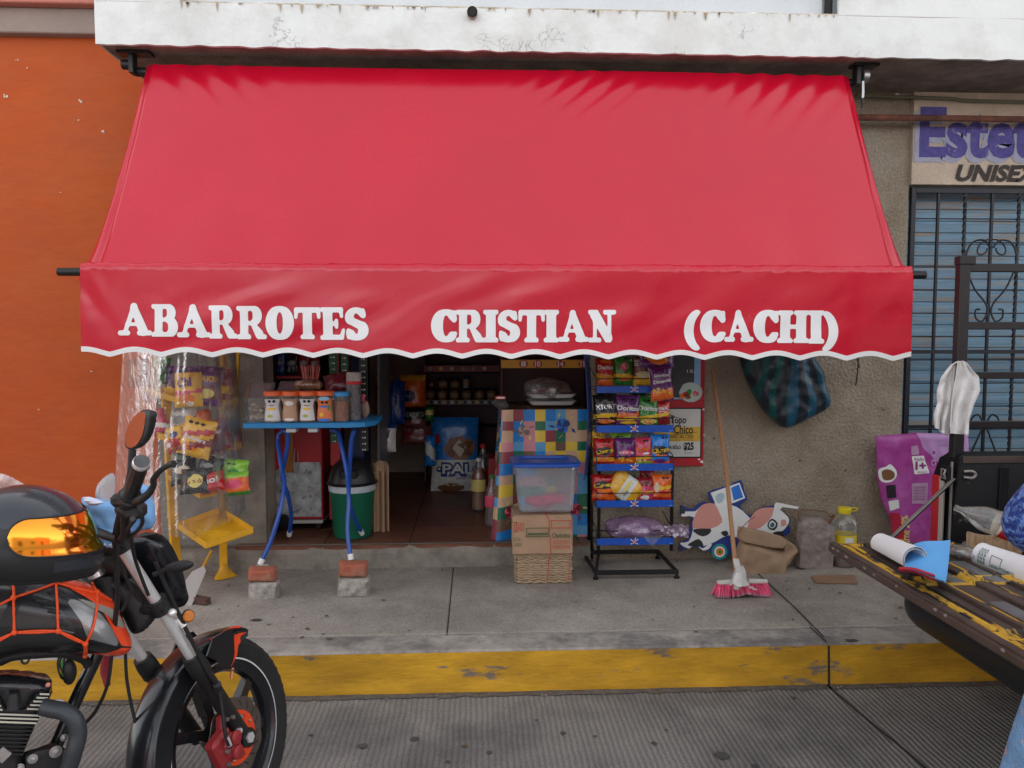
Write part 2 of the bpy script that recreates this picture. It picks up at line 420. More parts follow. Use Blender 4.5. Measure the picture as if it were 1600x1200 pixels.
def crack(m, scale=4, width=.012, val=.35, th=.5, dens=2, sc2=(1, 1, 1)):
    """thin crack lines where the paint has split, in patches"""
    nt = m.node_tree; N = nt.nodes; L = nt.links; b = N['Principled BSDF']; old = b.inputs['Base Color'].links[0].from_socket
    tc = N.new('ShaderNodeTexCoord'); mp = N.new('ShaderNodeMapping'); mp.inputs['Scale'].default_value = sc2; L.new(tc.outputs['Object'], mp.inputs[0])
    ns = N.new('ShaderNodeTexNoise'); ns.inputs['Scale'].default_value = 5; ns.inputs['Detail'].default_value = 5; L.new(mp.outputs[0], ns.inputs['Vector'])
    mxv = N.new('ShaderNodeMix'); mxv.data_type = 'VECTOR'; mxv.inputs[0].default_value = .25; L.new(mp.outputs[0], mxv.inputs[4]); L.new(ns.outputs['Color'], mxv.inputs[5])
    vo = N.new('ShaderNodeTexVoronoi'); vo.feature = 'DISTANCE_TO_EDGE'; vo.inputs['Scale'].default_value = scale; L.new(mxv.outputs[1], vo.inputs['Vector'])
    m1 = N.new('ShaderNodeMapRange'); m1.inputs[1].default_value = width*.4; m1.inputs[2].default_value = width; m1.inputs[3].default_value = 1; m1.inputs[4].default_value = 0
    L.new(vo.outputs['Distance'], m1.inputs[0])
    n2 = N.new('ShaderNodeTexNoise'); n2.inputs['Scale'].default_value = dens; n2.inputs['Detail'].default_value = 6; L.new(tc.outputs['Object'], n2.inputs['Vector'])
    m2 = N.new('ShaderNodeMapRange'); m2.inputs[1].default_value = th; m2.inputs[2].default_value = th+.06; L.new(n2.outputs[0], m2.inputs[0])
    mu = N.new('ShaderNodeMath'); mu.operation = 'MULTIPLY'; L.new(m1.outputs[0], mu.inputs[0]); L.new(m2.outputs[0], mu.inputs[1])
    m3 = N.new('ShaderNodeMapRange'); m3.inputs[3].default_value = 1; m3.inputs[4].default_value = val; L.new(mu.outputs[0], m3.inputs[0])
    s = N.new('ShaderNodeVectorMath'); s.operation = 'SCALE'; L.new(old, s.inputs[0]); L.new(m3.outputs[0], s.inputs['Scale']); L.new(s.outputs[0], b.inputs['Base Color'])
    return m
m_road = wave_mat('ribbed_concrete', (.235, .222, .205), 13.5, 'X', dist=2.2, bump=.6, dark=.74, col2=(.15, .143, .138))
m_walk = wave_mat('pavement_concrete', (.37, .33, .285), 30, 'X', dist=1.2, bump=.12, dark=.95, col2=(.27, .235, .20))
m_kerbtop = M('kerb_concrete', (.37, .335, .295), .9, var=.25, scale=9, bump=.4, col2=(.2, .185, .17), mscale=4)
m_yellow = M('kerb_yellow_paint', (.60, .32, .02), .75, var=.32, scale=6, bump=.35, bscale=50, col2=(.22, .17, .13), mscale=7, mth=(.58, .63), stretch=(.45, 1, 1.4))
m_dirt = M('gutter_dirt', (.12, .105, .09), .95, var=.35, scale=25, bump=.8, bscale=60)
m_joint = M('joint_dark', (.03, .028, .026), .95, var=.2)
m_stucco = M('rough_render', (.37, .315, .245), .95, var=.24, scale=70, bump=1.6, bscale=58, col2=(.26, .205, .145), mscale=1.6, mth=(.42, .62))
m_pillar = M('dusty_pillar_render', (.28, .25, .21), .95, var=.25, scale=6, bump=.5, bscale=70, col2=(.20, .18, .15), mscale=5)
m_white = M('whitewashed_concrete', (.80, .82, .80), .8, var=.06, scale=3, bump=.25, bscale=40, col2=(.70, .71, .68), mscale=2.5)
m_white = crack(m_white, 30, .06, .6, .575, 3.6)
m_white2 = M('parapet_white', (.66, .70, .72), .8, var=.06, scale=3, bump=.15)
m_soffit = M('soffit_concrete', (.30, .24, .205), .95, var=.3, scale=7, bump=.7, bscale=50, col2=(.20, .165, .14), mscale=3)
m_orange = M('orange_wall_paint', (.48, .078, .008), .72, var=.08, scale=2.6, bump=.55, bscale=9, col2=(.50, .088, .011), mscale=1.6, det=9, stretch=(1, 1, 2.2))
m_chip = M('plaster_chip', (.72, .6, .5), .9, var=.1)
m_salmon = M('salmon_paint', (.55, .2, .15), .8, var=.1)
m_ledge = M('ledge_concrete', (.33, .26, .225), .9, var=.12, scale=4, bump=.3)
m_black = M('black_steel', (.012, .012, .013), .42, var=.2, scale=20)
m_rust = M('rusty_pipe', (.20, .075, .045), .8, var=.3, scale=16, bump=.3, col2=(.10, .04, .03), mscale=6)
m_tile = M('terracotta_tile', (.21, .085, .05), .45, var=.2, scale=5, bump=.1, col2=(.15, .06, .038), mscale=3)
m_inwall = M('interior_wall', (.42, .36, .31), .85, var=.2, scale=3)
m_indark = M('interior_dark', (.035, .03, .032), .8, var=.2)

# ================================================================ ground
g = MB(); g.bb(-60, 60, -60, 3.352, -.6, 0, m_road, 0); g.build('road', kind='structure')
g = MB()                                                   # slab joint across the road, oil spots, gutter dirt
def strip(mb, pts, wd, z, mat, jit=.25):
    pts = [V((p[0], p[1], 0)) for p in pts]; pts, _ = smooth(pts, 8)
    L_, R_ = [], []
    for i, p in enumerate(pts):
        t = (pts[min(i+1, len(pts)-1)]-pts[max(i-1, 0)]).normalized(); n = V((-t.y, t.x, 0))
        a = wd*(1+jit*2*nz(i*.7, 3)); b = wd*(1+jit*2*nz(i*.7, 9))
        L_.append(V((p.x, p.y, z))+n*a); R_.append(V((p.x, p.y, z))-n*b)
    k = len(pts); mb.add(L_+R_, [[i, i+1, k+i+1, k+i] for i in range(k-1)], mat, flat=True)
strip(g, [(1.60, 3.345), (1.615, 3.1), (1.66, 2.6), (1.72, 1.6), (1.75, 0), (1.8, -6)], .006, .004, m_joint)
strip(g, [(-1.9+i*.25, 3.325+.010*nz(i*.9)) for i in range(36)], .022, .004, m_dirt, .6)
m_spot = M('tar_spot', (.075, .07, .066), .9, var=.2)
for px, py, rr in [(567, 1165, .02), (648, 1154, .018), (880, 1145, .012), (1128, 1180, .03), (1022, 1161, .013), (765, 1175, .012), (930, 1150, .008), (486, 1148, .01), (838, 1125, .008), (1240, 1090, .012), (700, 1190, .01), (1180, 1196, .012)]:
    c = G(px, py, 0.005); pts = [(c.x+rr*(1+.3*nz(i*.8, px))*math.cos(i*.45), c.y+rr*.9*(1+.3*nz(i*.8, px))*math.sin(i*.45)) for i in range(14)]
    g.add([V((x, y, .005)) for x, y in pts], [list(range(14))], m_spot, flat=True)
g.build('road_joint', kind='structure')
g = MB(); g.bb(-60, 60, 3.36, 3.548, -.5, .19, m_kerbtop, .012); g.build('kerb', kind='structure')
g = MB()
def kerbface(u, v):
    x = -12+24*u; z = .003+.182*v
    return V((x, 3.352+.003*nz(x*6, z*14)-(.012 if v < .15 else 0)*(1+nz(x*5))*.5, z))
g.grid(kerbface, 400, 8, m_yellow); g.build('kerb_paint', kind='structure')
g = MB()
for x0, x1 in [(-60, -6.0), (-5.99, -3.2), (-3.19, -.1425), (-.1375, 4.4), (4.41, 60)]: g.bb(x0, x1, 3.556, 4.8, -.5, .188, m_walk, .006)
g.bb(-60, 60, 3.5, 4.8, -.5, .172, m_joint, 0)
g.build('sidewalk', kind='structure')
g = MB(); strip(g, [(-30+i*.8, 3.552) for i in range(75)], .0025, .1935, M('pale_seam', (.5, .47, .42), .9), .8)
strip(g, [(1.606, 3.55), (1.602, 3.36)], .004, .1945, m_joint)
strip(g, [tuple(G(x_, y_, .19))[:2] for x_, y_ in ((1160, 868), (1188, 900), (1215, 925), (1243, 951), (1287, 996))], .004, .193, m_joint)
g.add([V((1.600, 3.3475, .185)), V((1.609, 3.3475, .185)), V((1.612, 3.3395, .0)), V((1.601, 3.3395, 0))], [[0, 1, 2, 3]], m_joint, flat=True)
for px, py, rr in [(400, 968, .03), (1228, 908, .012), (1330, 1000, .03), (420, 975, .012), (1312, 926, .012), (640, 985, .01), (900, 940, .008), (505, 990, .01), (1100, 960, .008)]:
    c = G(px, py, .195); g.add([V((c.x+rr*(1+.5*nz(i*.9, px))*math.cos(i*.45), c.y+rr*.5*(1+.5*nz(i*.9, px))*math.sin(i*.45), .1945)) for i in range(14)], [list(range(14))], m_spot, flat=True)
g.build('sidewalk_joint', kind='structure')
g = MB(); tx = [-1.45+.52*i for i in range(7)]; ty = [4.625, 5.02, 5.55, 6.08, 6.6, 7.1]
for i in range(6):
    for j in range(5):
        if tx[i]+.01 < (.69 if j == 0 else 9): g.bb(tx[i]+.003, min(tx[i+1]-.003, .69 if j == 0 else 9), ty[j]+.003, ty[j+1]-.003, .26, .33, m_tile, .002)
g.bb(-1.45, .69, 4.63, 4.9, .1, .325, m_joint, 0); g.bb(-1.45, 1.66, 4.9, 7.1, .1, .325, m_joint, 0)
g.build('shop_floor', kind='structure')
g = MB()
g.grid(lambda u, v: V((-1.92+2.62*u, 4.612+.006*nz(u*30, v*4)+(.02*v if v > .8 else 0), .185+(.143+.002*nz(u*60))*v)), 130, 6, m_pillar)
g.grid(lambda u, v: V((-1.92+2.62*u, 4.616+.03*v, .331+.0015*nz(u*60, v*3))), 130, 2, m_pillar)
g.build('doorstep', kind='structure')

g = MB(); rl_ = random.Random(9); m_leaf = M('dry_leaf', (.14, .085, .04), .8, var=.3); m_grit = M('grit', (.22, .20, .18), .9, var=.4)
for i in range(150):                                        # grit, leaves and scraps along the kerb and the walls
    q = rl_.random()
    if q < .45: x, y, z = rl_.uniform(-2.2, 3), 3.33-abs(rl_.gauss(0, .03)), .002
    elif q < .8: x, y, z = rl_.uniform(-2.2, 3), 4.70-abs(rl_.gauss(0, .05)), .190
    else: x, y, z = rl_.uniform(-2, 3), rl_.uniform(3.6, 4.6), .190
    if x > -1.9 and x < .7 and y > 4.6: y -= .12
    s_ = rl_.uniform(.002, .006); g.ell((x, y, z+s_*.5), (s_*1.3, s_, s_*.7), m_leaf if rl_.random() < .3 else m_grit, 6, 4)
for i in range(16):
    x, y = rl_.uniform(-1.5, 2.6), rl_.choice((rl_.uniform(3.4, 4.5), rl_.uniform(2.2, 3.3))); z = .1945 if y > 3.36 else .005; a = rl_.uniform(0, 6)
    g.add([V((x+.016*rl_.uniform(.5, 1)*math.cos(a+k*1.2), y+.010*math.sin(a+k*1.2), z+.003*(k % 2))) for k in range(5)], [list(range(5))], m_leaf, flat=True)
g.build('grit', kind='stuff')
# ================================================================ grocery building
WY = 4.72
shop = thing('grocery_building', 'grocery shop front of rough tan render under a white cracked balcony slab', 'building', (0, WY, 0))
OL, OR_, OT = -1.28, .735, 2.45                       # opening
w_ = MB()
def wall_patch(mb, x0, x1, z0, z1, y, mat, amp=.004, res=.03):
    nu = max(2, int((x1-x0)/res)); nv = max(2, int((z1-z0)/res))
    mb.grid(lambda u, v: V((x0+(x1-x0)*u, y-amp*nz((x0+(x1-x0)*u)*9, (z0+(z1-z0)*v)*9)-amp*.6*nz((x0+(x1-x0)*u)*30, (z0+(z1-z0)*v)*30, 5), z0+(z1-z0)*v)), nu, nv, mat)
wall_patch(w_, OR_, 2.69, .1, 3.4, WY, m_stucco)
w_.bb(OR_, 2.69, WY+.01, WY+.2, .1, 3.4, m_stucco, 0)
w_.bb(OL-.64, OL, WY+.012, WY+.2, .1, 3.4, m_stucco, 0)
w_.bb(OL, OR_, WY, WY+.2, OT, 3.4, m_stucco, 0)
w_.build('wall', shop)
w_ = MB(); wall_patch(w_, OL-.33, OL, .1, 3.4, WY-.035, m_pillar, .006)
w_.bb(OL-.329, OL-.001, WY-.03, WY+.19, .1, 3.4, m_pillar, 0)
w_.build('pillar', shop)
w_ = MB(); w_.bb(-1.915, OL-.33, WY-.02, WY+.01, .1, 3.4, M('grey_block_wall', (.23, .215, .195), .95, var=.2, bump=.5), 0)
w_.build('side_wall', shop)
w_ = MB()   # room
w_.bb(-1.46, -1.36, WY+.2, 7.1, .1, 2.9, m_inwall, 0); w_.bb(1.66, 1.76, WY+.2, 7.1, .1, 2.9, m_inwall, 0)
w_.bb(-1.46, 1.76, 7.1, 7.2, .1, 2.9, m_inwall, 0); w_.bb(-1.46, 1.76, WY+.2, 7.2, 2.9, 3.0, m_inwall, 0)
w_.build('shop_room', shop)
# balcony slab
w_ = MB(); w_.bb(-1.92, 9, 4.12, WY+.2, 3.085, 3.268, m_soffit, .004); w_.build('balcony_slab', shop)
w_ = MB()
def fas(u, v):
    x = -1.925+10.9*u; z = 3.075+.213*v
    return V((x, 4.10-.004*nz(x*5, z*9)+(.006*abs(nz(x*14, 3)) if v < .12 else 0), z+(.008*nz(x*11) if v == 0 else 0)))
w_.grid(fas, 500, 10, m_white, th=.02)
w_.bb(-1.925, -1.915, 4.10, WY, 3.08, 3.36, m_white, 0)
w_.bb(-1.92, -1.50, 4.098, 4.12, 3.286, 3.9, m_white, .003)
w_.bb(1.925, 9, 4.097, 4.12, 3.286, 4.1, m_white, .003)
w_.build('fascia', shop)
w_ = MB(); w_.bb(-1.50, 1.88, 4.19, 4.3, 3.30, 4.1, m_white2, .004); w_.bb(-1.50, 1.925, 4.108, 4.2, 3.27, 3.300, M('stained_edge', (.50, .43, .33), .9, var=.35, scale=14, col2=(.7, .69, .64), mscale=9), .002)
w_.bb(-1.92, 9, 4.70, 4.9, 3.27, 6.6, m_white2, .004); w_.build('parapet', shop)
w_ = MB(); w_.tube([(1.90, 4.17, 3.27), (1.903, 4.168, 3.5), (1.898, 4.17, 3.9)], .022, m_joint, 8); w_.build('downpipe', shop)
dp = P(738, 18, 4.05); w_ = MB()
m_pipe = M('weathered_pipe', (.30, .24, .2), .8, var=.3, scale=20)
w_.tube([dp+V((0, .08, .01)), dp], .027, m_pipe, 16, cap=False); w_.tube([dp+V((0, .08, .01)), dp+V((0, .001, 0))], .022, m_joint, 16)
w_.build('drain_spout', shop)
w_ = MB()   # brown drips and missing paint on the fascia
m_drip = M('brown_drip', (.42, .34, .25), .9, var=.3, scale=30); rdp = random.Random(5)
for i in range(60):
    x = rdp.uniform(-1.5, 1.9); L_ = rdp.uniform(.006, .05)*(1 if rdp.random() < .35 else .35); wd = rdp.uniform(.003, .012)
    pts = [(x-wd, 3.2875), (x+wd, 3.2875), (x+wd*.5+.004*nz(i), 3.2875-L_*.5), (x+.004*nz(i, 3), 3.2875-L_), (x-wd*.6, 3.2875-L_*.45)]
    w_.add([V((a, 4.0935, b)) for a, b in pts], [list(range(5))], m_drip, flat=True)
for i in range(70):
    x = rdp.uniform(-1.9, 3.2); wd = rdp.uniform(.004, .03); pts = [(x+wd*math.cos(k*.9)*(1+.5*nz(i, k)), 3.079+.008*abs(math.sin(k*.9))*(1+nz(k, i))) for k in range(7)]
    w_.add([V((a, 4.0925, b)) for a, b in pts], [list(range(7))], m_soffit, flat=True)
w_.build('fascia_stain', shop)['kind'] = 'stuff'
w_ = MB(); w_.bb(-1.92, 9, 3.05, 4.9, 5.7, 5.86, m_white, .01); w_.build('added_overhang', shop)  # unseen overhang, added to darken the sky reflection at the awning's top
# cable along the wall top and rusty pipe
w_ = MB(); w_.tube([P(1338, 148, 4.66), P(1400, 151, 4.66), P(1480, 154, 4.67), P(1640, 160, 4.67), P(2600, 170, 4.67)], .011, M('green_grey_cable', (.16, .16, .10), .7), 8, sub=6); w_.build('cable', shop)
w_ = MB(); w_.tube([P(1100, 182, 4.60), P(1400, 184, 4.60), P(1700, 188, 4.60), P(2600, 200, 4.6)], .019, m_rust, 10, sub=4); w_.build('rusty_pipe', shop)
w_ = MB(); w_.bb(*(lambda c: (c.x-.012, c.x+.012, WY-.01, WY+.01, c.z-.015, c.z+.015))(P(1401, 150, WY)), m_white, .002); w_.build('cable_clip', shop)
w_ = MB(); w_.tube([P(1340, 540, 4.69), P(1341, 565, 4.69), P(1339, 590, 4.69), P(1337, 603, 4.69)], .004, m_black, 6, sub=5)
w_.tube([P(1338, 540, 4.69), P(1339, 560, 4.685), P(1343, 575, 4.69)], .003, m_black, 6, sub=5); w_.build('wire', shop)
w_ = MB()
for px, py in [(1116, 685), (1321, 735), (1208, 640), (1250, 720), (1380, 640)]:
    c = P(px, py, WY-.006); w_.ell(c, (.005, .004, .006), m_black, 8, 6)
w_.build('nail_hole', shop)['kind'] = 'stuff'

# ================================================================ orange building
ob_ = thing('orange_building', 'orange painted house wall with pale chips left of the awning', 'building', (-4, WY, 0))
w_ = MB(); wall_patch(w_, -9, -1.925, .1, 3.22, WY, m_orange, .003, .05); w_.bb(-9, -1.922, WY+.01, WY+.2, .1, 6, m_orange, 0); w_.build('wall', ob_)
w_ = MB(); zc = P(75, 55, 4.70).z; zt = P(75, 11, 4.66).z; w_.bb(-9, -1.93, 4.665, 4.74, zc, zt, m_ledge, .006); w_.build('ledge', ob_)
w_ = MB(); w_.bb(-9, -1.93, 4.60, 4.74, zt, zt+3, m_salmon, .006); w_.build('upper_wall', ob_)
w_ = MB()
for px, py, rr in [(128, 157, .016), (163, 206, .013), (10, 150, .014), (27, 93, .008), (122, 188, .009), (143, 580, .006), (60, 640, .006), (42, 106, .006), (186, 92, .012), (95, 300, .005)]:
    c = P(px, py, WY-.005)
    for q in range(3):
        cc = c+V((random.uniform(-1, 1)*rr, 0, random.uniform(-1, 1)*rr*.6)); r2 = rr*random.uniform(.25, .6)
        w_.add([V((cc.x+r2*(1+.5*nz(i*.9, px, q))*math.cos(i*.7), cc.y-.002*q, cc.z+r2*(1+.5*nz(i*.9, px, q))*math.sin(i*.7))) for i in range(9)], [list(range(9))], m_chip if px != 186 else m_joint, flat=True)
w_.build('plaster_chip', ob_)['kind'] = 'stuff'
# far sides of the street so that side views and reflections are not empty
opp = thing('facing_building', 'row of plain pale houses across the street behind the viewer', 'building', (0, -10, 0))
w_ = MB()
for i in range(6): w_.bb(-24+i*8, -16+i*8-.02, -12, -10, 0, 3.9+.5*math.sin(i*2.1), (m_ledge, m_salmon, m_white2)[i % 3], .02)
w_.build('wall', opp)
for i in range(12):
    w_ = MB(); x = -22.5+i*4; w_.bb(x, x+1.2, -10.0, -9.97, (1.0 if i % 2 else 0), 2.2, m_indark, .005); w_.build('window' if i % 2 else 'door', opp)
w_ = MB(); w_.bb(-30, 30, -9.96, -8.6, -.3, .18, m_kerbtop, .01); w_.build('far_sidewalk', kind='structure')
# ================================================================ salon building
sal = thing('salon_building', 'hairdressing salon with blue roller shutter behind black scrollwork bars', 'building', (4, WY, 0))
m_sign = M('cream_rough_render', (.56, .46, .36), .95, var=.14, scale=7, bump=1.0, bscale=60)
w_ = MB(); zs0 = P(1500, 290, WY).z; zs1 = P(1500, 148, WY).z
wall_patch(w_, 2.69, 5.6, zs0, 3.3, WY-.03, m_sign, .0018, .03); w_.bb(2.69, 5.6, WY-.02, WY+.2, zs0, 3.4, m_sign, 0); w_.build('lintel', sal)
w_ = MB(); w_.bb(5.6, 12, WY-.03, WY+.2, .1, 4, m_sign, 0); w_.bb(2.69, 5.6, WY+.25, WY+.35, .1, 3, m_indark, 0); w_.build('wall', sal)
m_let = M('navy_sign_paint', (.10, .085, .30), .85, var=.25, scale=25, bump=1.0, bscale=60, col2=(.26, .24, .38), mscale=14, mth=(.58, .66))
m_letsh = M('lilac_shadow_paint', (.36, .37, .48), .85, var=.15, scale=20)
m_letb = M('charcoal_sign_paint', (.06, .05, .045), .85, var=.3, scale=20, bump=1.0, bscale=60)
def wt(mb, s, px0, py0, px1, py1, mat, y, off=.03, shear=0):
    a = P(px0, py1, y); b = P(px1, py0, y); text(mb, s, lambda u, v: V((u, y-.001, v)), a.x, a.z, b.x, b.z, mat, off, shear)
w_ = MB(); 
xE = P(1437, 250, 4.676).x; hE = P(1437, 166, 4.676).z-P(1437, 246, 4.676).z
x_end = xE+ (P(1600, 200, 4.676).x-xE)*1.72
text(w_, 'Estetica', lambda u, v: V((u-.03, 4.6862, v-.03)), xE, P(1437, 246, 4.68).z, x_end, P(1437, 166, 4.68).z, m_letsh, .05)
w_.build('painted_shadow_lettering', sal)
w_ = MB(); text(w_, 'Estetica', lambda u, v: V((u, 4.6845, v)), xE, P(1437, 246, 4.677).z, x_end, P(1437, 166, 4.677).z, m_let, .035); w_.build('painted_lettering', sal)
w_ = MB(); text(w_, 'UNISEX', lambda u, v: V((u, 4.6845, v)), P(1495, 270, 4.676).x, P(1495, 283, 4.676).z, P(1628, 270, 4.676).x, P(1495, 256, 4.676).z, m_letb, .045, .25); w_.build('painted_small_lettering', sal)
# roller shutter
m_sh = M('blue_shutter_paint', (.20, .34, .45), .55, var=.22, scale=7, bump=.15, col2=(.34, .27, .20), mscale=5, mth=(.5, .66), stretch=(.35, 1, 7))
w_ = MB(); prof = []; z = .33; sl = .074
n_s = int((zs0-.33)/sl)
pr = []
for i in range(n_s+1):
    z0 = .33+i*sl; pr += [(0, z0), (-.012, z0+.006), (-.016, z0+.03), (-.013, z0+.055), (-.002, z0+.061), (-.002, z0+.068)]
vs = [V((x, WY+.16+y, z)) for x in (2.70, 5.6) for (y, z) in pr]; k = len(pr)
w_.add(vs, [[i, k+i, k+i+1, i+1] for i in range(k-1)], m_sh); w_.build('roller_shutter', sal)
# window grille
m_gr = M('black_gate_paint', (.012, .014, .02), .45, var=.25, scale=25)
gy = WY+.02
gr = MB()
gr.bb(2.715, 2.745, gy-.015, gy+.015, .3, zs0-.01, m_gr, .002); gr.bb(2.745, 5.58, gy-.015, gy+.015, zs0-.045, zs0-.012, m_gr, .002)
gr.bb(2.745, 5.58, gy-.012, gy+.012, .32, .35, m_gr, .002)
gr.bb(2.745, 5.58, gy-.01, gy+.01, 1.48, 1.505, m_gr, .002)
gr.bb(2.745, 5.58, gy-.01, gy+.01, 1.005, 1.025, m_gr, .002)
bx = [P(x, 400, gy).x for x in (1463, 1505, 1547, 1589)]; d_ = bx[1]-bx[0]; bx += [bx[3]+d_*(i+1) for i in range(7)]
for i, x in enumerate(bx):
    if i % 2 == 0: gr.bb(x-.008, x+.008, gy-.008, gy+.008, .35, zs0-.045, m_gr, .001)
    else:                                       # twisted square bar
        n = 110; vs = []; 
        for q in range(n+1):
            zz = .35+(zs0-.395)*q/n; a0 = q*.75
            for s_ in range(4): vs.append(V((x+.012*math.cos(a0+s_*math.pi/2), gy+.012*math.sin(a0+s_*math.pi/2), zz)))
        gr.add(vs, [[q*4+s_, q*4+(s_+1) % 4, q*4+4+(s_+1) % 4, q*4+4+s_] for q in range(n) for s_ in range(4)], m_gr)
z_ = .4
while z_ < zs0-.1: gr.bb(2.745, 5.58, gy+.009, gy+.014, z_, z_+.008, m_gr, .0005); z_ += .148
def scroll(cx, top, bot, flip):
    hw = d_*.98; s = -1 if flip else 1
    for sg in (-1, 1):
        pts = []
        c1 = V((cx+sg*hw*.28, gy-.012, top-s*.055))
        for q in range(14):                       # small curl
            a = q*.42; rr = .018+.0035*q; pts.append(c1+V((sg*rr*math.cos(math.pi+a*1.0)*1.0, 0, s*rr*math.sin(-a+.4))))
        gr.tube(pts, .005, m_gr, 6)
        arc = [V((cx+sg*.01, gy-.012, top-s*.045)), V((cx+sg*hw*.3, gy-.012, top)), V((cx+sg*hw*.72, gy-.012, top-s*.012)), V((cx+sg*hw*.95, gy-.012, top-s*.085)), V((cx+sg*hw*.92, gy-.012, top-s*.17)), V((cx+sg*hw*.6, gy-.012, top-s*.30)), V((cx+sg*.03, gy-.012, bot+s*.12)), V((cx+sg*.012, gy-.012, bot+s*.06)), V((cx+sg*hw*.25, gy-.012, bot)), V((cx+sg*hw*.5, gy-.012, bot+s*.02)), V((cx+sg*hw*.52, gy-.012, bot+s*.07)), V((cx+sg*hw*.36, gy-.012, bot+s*.075))]
        gr.tube(arc, .006, m_gr, 6, sub=5)
for cxx in (bx[2], bx[6], bx[9]):
    scroll(cxx, P(1545, 376, gy).z, P(1545, 502, gy).z, False); scroll(cxx, P(1545, 790, gy).z, P(1545, 648, gy).z, True)
gr.build('security_grille', sal)

# ================================================================ awning
m_fab = M('red_vinyl', (.56, .003, .026), .24, var=.06, scale=1.4, bump=0, spec=.5, coat=.5)
m_fab.node_tree.nodes['Principled BSDF'].inputs['Coat Roughness'].default_value = .16
m_trim = M('white_trim', (.82, .82, .80), .6, var=.03)
m_letw = M('white_vinyl_letter', (.86, .86, .86), .5, var=.02)
aw = thing('awning', 'red vinyl shop awning lettered in white along its scalloped valence', 'awning', (.15, 4.2, 1.5))
RY, RZ, BY, BZ = 4.225, 3.02, 3.70, 1.885
xl0, xr0, xl1, xr1 = -1.690, 2.020, -1.745, 2.045
def gau(x, s): return math.exp(-(x/s)**2)
def slope_pt(u, v):
    x = (xl0+(xr0-xl0)*u)*(1-v)+(xl1+(xr1-xl1)*u)*v
    y = RY+(BY-RY)*v; z = RZ+(BZ-RZ)*v
    y -= .02*math.sin(math.pi*v)*(-1)                       # slight sag
    d = 0
    X = (u)*4.0; e = v*1.25
    d += .010*math.exp(-((1-v)/.22)**2)*math.sin(X*13+3*nz(X*1.2, 2)+e*2)*(.5+nz(X*.8, 7))          # ripples above the bar
    d += .0034*math.sin(X*5.1+2.5*nz(X, v*2))*math.sin(math.pi*min(1, v*1.2))
    d += .008*nz(X*.55, v*1.2, 4)
    for cx, sg in ((.10, 1), (3.86, -1), (3.72, -1), (2.25, 1)):    # pulls running down from the roller
        t = (X-cx)*sg; a = t*.62-e*.55 if cx != 2.25 else -t*.7-e*.8+.1
        amp = .0042*math.exp(-(e/.30)**2)*gau(t-.2, .34 if cx != 2.25 else .3)
        d += amp*math.sin(a*62)
    return V((x, y-d*.9, z+d*.4))
cv = MB(); cv.grid(slope_pt, 300, 110, m_fab)
# side cheeks: fabric turned round the edge, growing towards the bar
def cheek(sg):
    def f(u, v):
        e = slope_pt(0 if sg < 0 else 1, v); wdt = .012+.080*v**1.1
        a = u*1.25; fold = .016*math.sin(u*9+v*3)*math.sin(math.pi*min(1, u*1.3))*v
        wdt = .045+.040*v+.095*v**7; fl_ = (.012*math.sin(u*8+v*2)+.008*nz(u*4, v*5))*v*math.sin(math.pi*u)
        return e+V((sg*(wdt*u+fl_*.7), wdt*u*.7-fl_, -.03*u*v*v))
    return f
for sg in (-1, 1): cv.grid(cheek(sg), 18, 60, m_fab)
hemx0, hemx1 = -1.835, 2.135
def hem(u, v):                                              # pocket round the front bar, puckered
    x = hemx0+(hemx1-hemx0)*u; a = -1.9+v*3.9; r_ = .034+.005*nz(x*14, v*3)+(.004*nz(x*38, v*5)+.002*nz(x*80, v*9))*min(1, v*4)
    return V((x, BY+.006-r_*math.cos(a)*.6, BZ+.018+r_*math.sin(a)))
cv.grid(hem, 420, 14, m_fab)
cv.build('canopy', aw, 60)
vz0 = BZ+.014; PER = .2345
def edge(x): return 1.500-.0075*(x+1.84)*.9+.004+.024*(abs(math.sin(math.pi*(x+1.84+.10)/PER))**1.25)
def vdisp(x, q):
    s = .010*nz(x*1.6, q*.9)+.006*nz(x*4+q*2.5, q*2, 3)
    s += .003*math.sin((x*1.0+q*.55)*15+3*nz(x*2, 1))*max(0, .35+nz(x*.9, 5))*(1-q*.6)
    for sg, ex in ((-1, -1.84), (1, 2.135)):
        t = abs(x-ex); s += .0045*math.exp(-t/.22)*math.sin((t*1.0-q*.26)*(38+8*nz(t*6, q*4)))*math.exp(-q*1.5)*(.6+nz(t*9, q*3, sg))
    return s
def val_pt(x, z, off=0):
    q = (vz0-z)/.38; return V((x, 3.682-vdisp(x, q)*min(1, q*3+.15)-off+.018*q, z))
def val_f(u, v):
    x = hemx0+(hemx1-hemx0)*u; zb = edge(x); z = vz0+(zb-vz0)*v; return val_pt(x, z)+V(((u-.5)*.028*v, 0, 0))
va = MB(); va.grid(val_f, 420, 34, m_fab)
for sg, ex in ((-1, hemx0), (1, hemx1)):                    # returns round the corners
    va.grid(lambda u, v, ex=ex, sg=sg: val_pt(ex, vz0+(edge(ex)-vz0)*v)+V((sg*(.014*math.sin(u*2.6)+.004*math.sin(v*7+u*5)), u*.16, .0)), 8, 20, m_fab)
vo = va.build('valence', aw, 60)
va = MB(); va.grid(lambda u, v: val_pt(hemx0+(hemx1-hemx0)*u, edge(hemx0+(hemx1-hemx0)*u)+.0175-.024*v, .003)+V(((u-.5)*.028, 0, 0)), 840, 2, m_trim, th=-.0025)
va.build('white_trim', vo, 60)
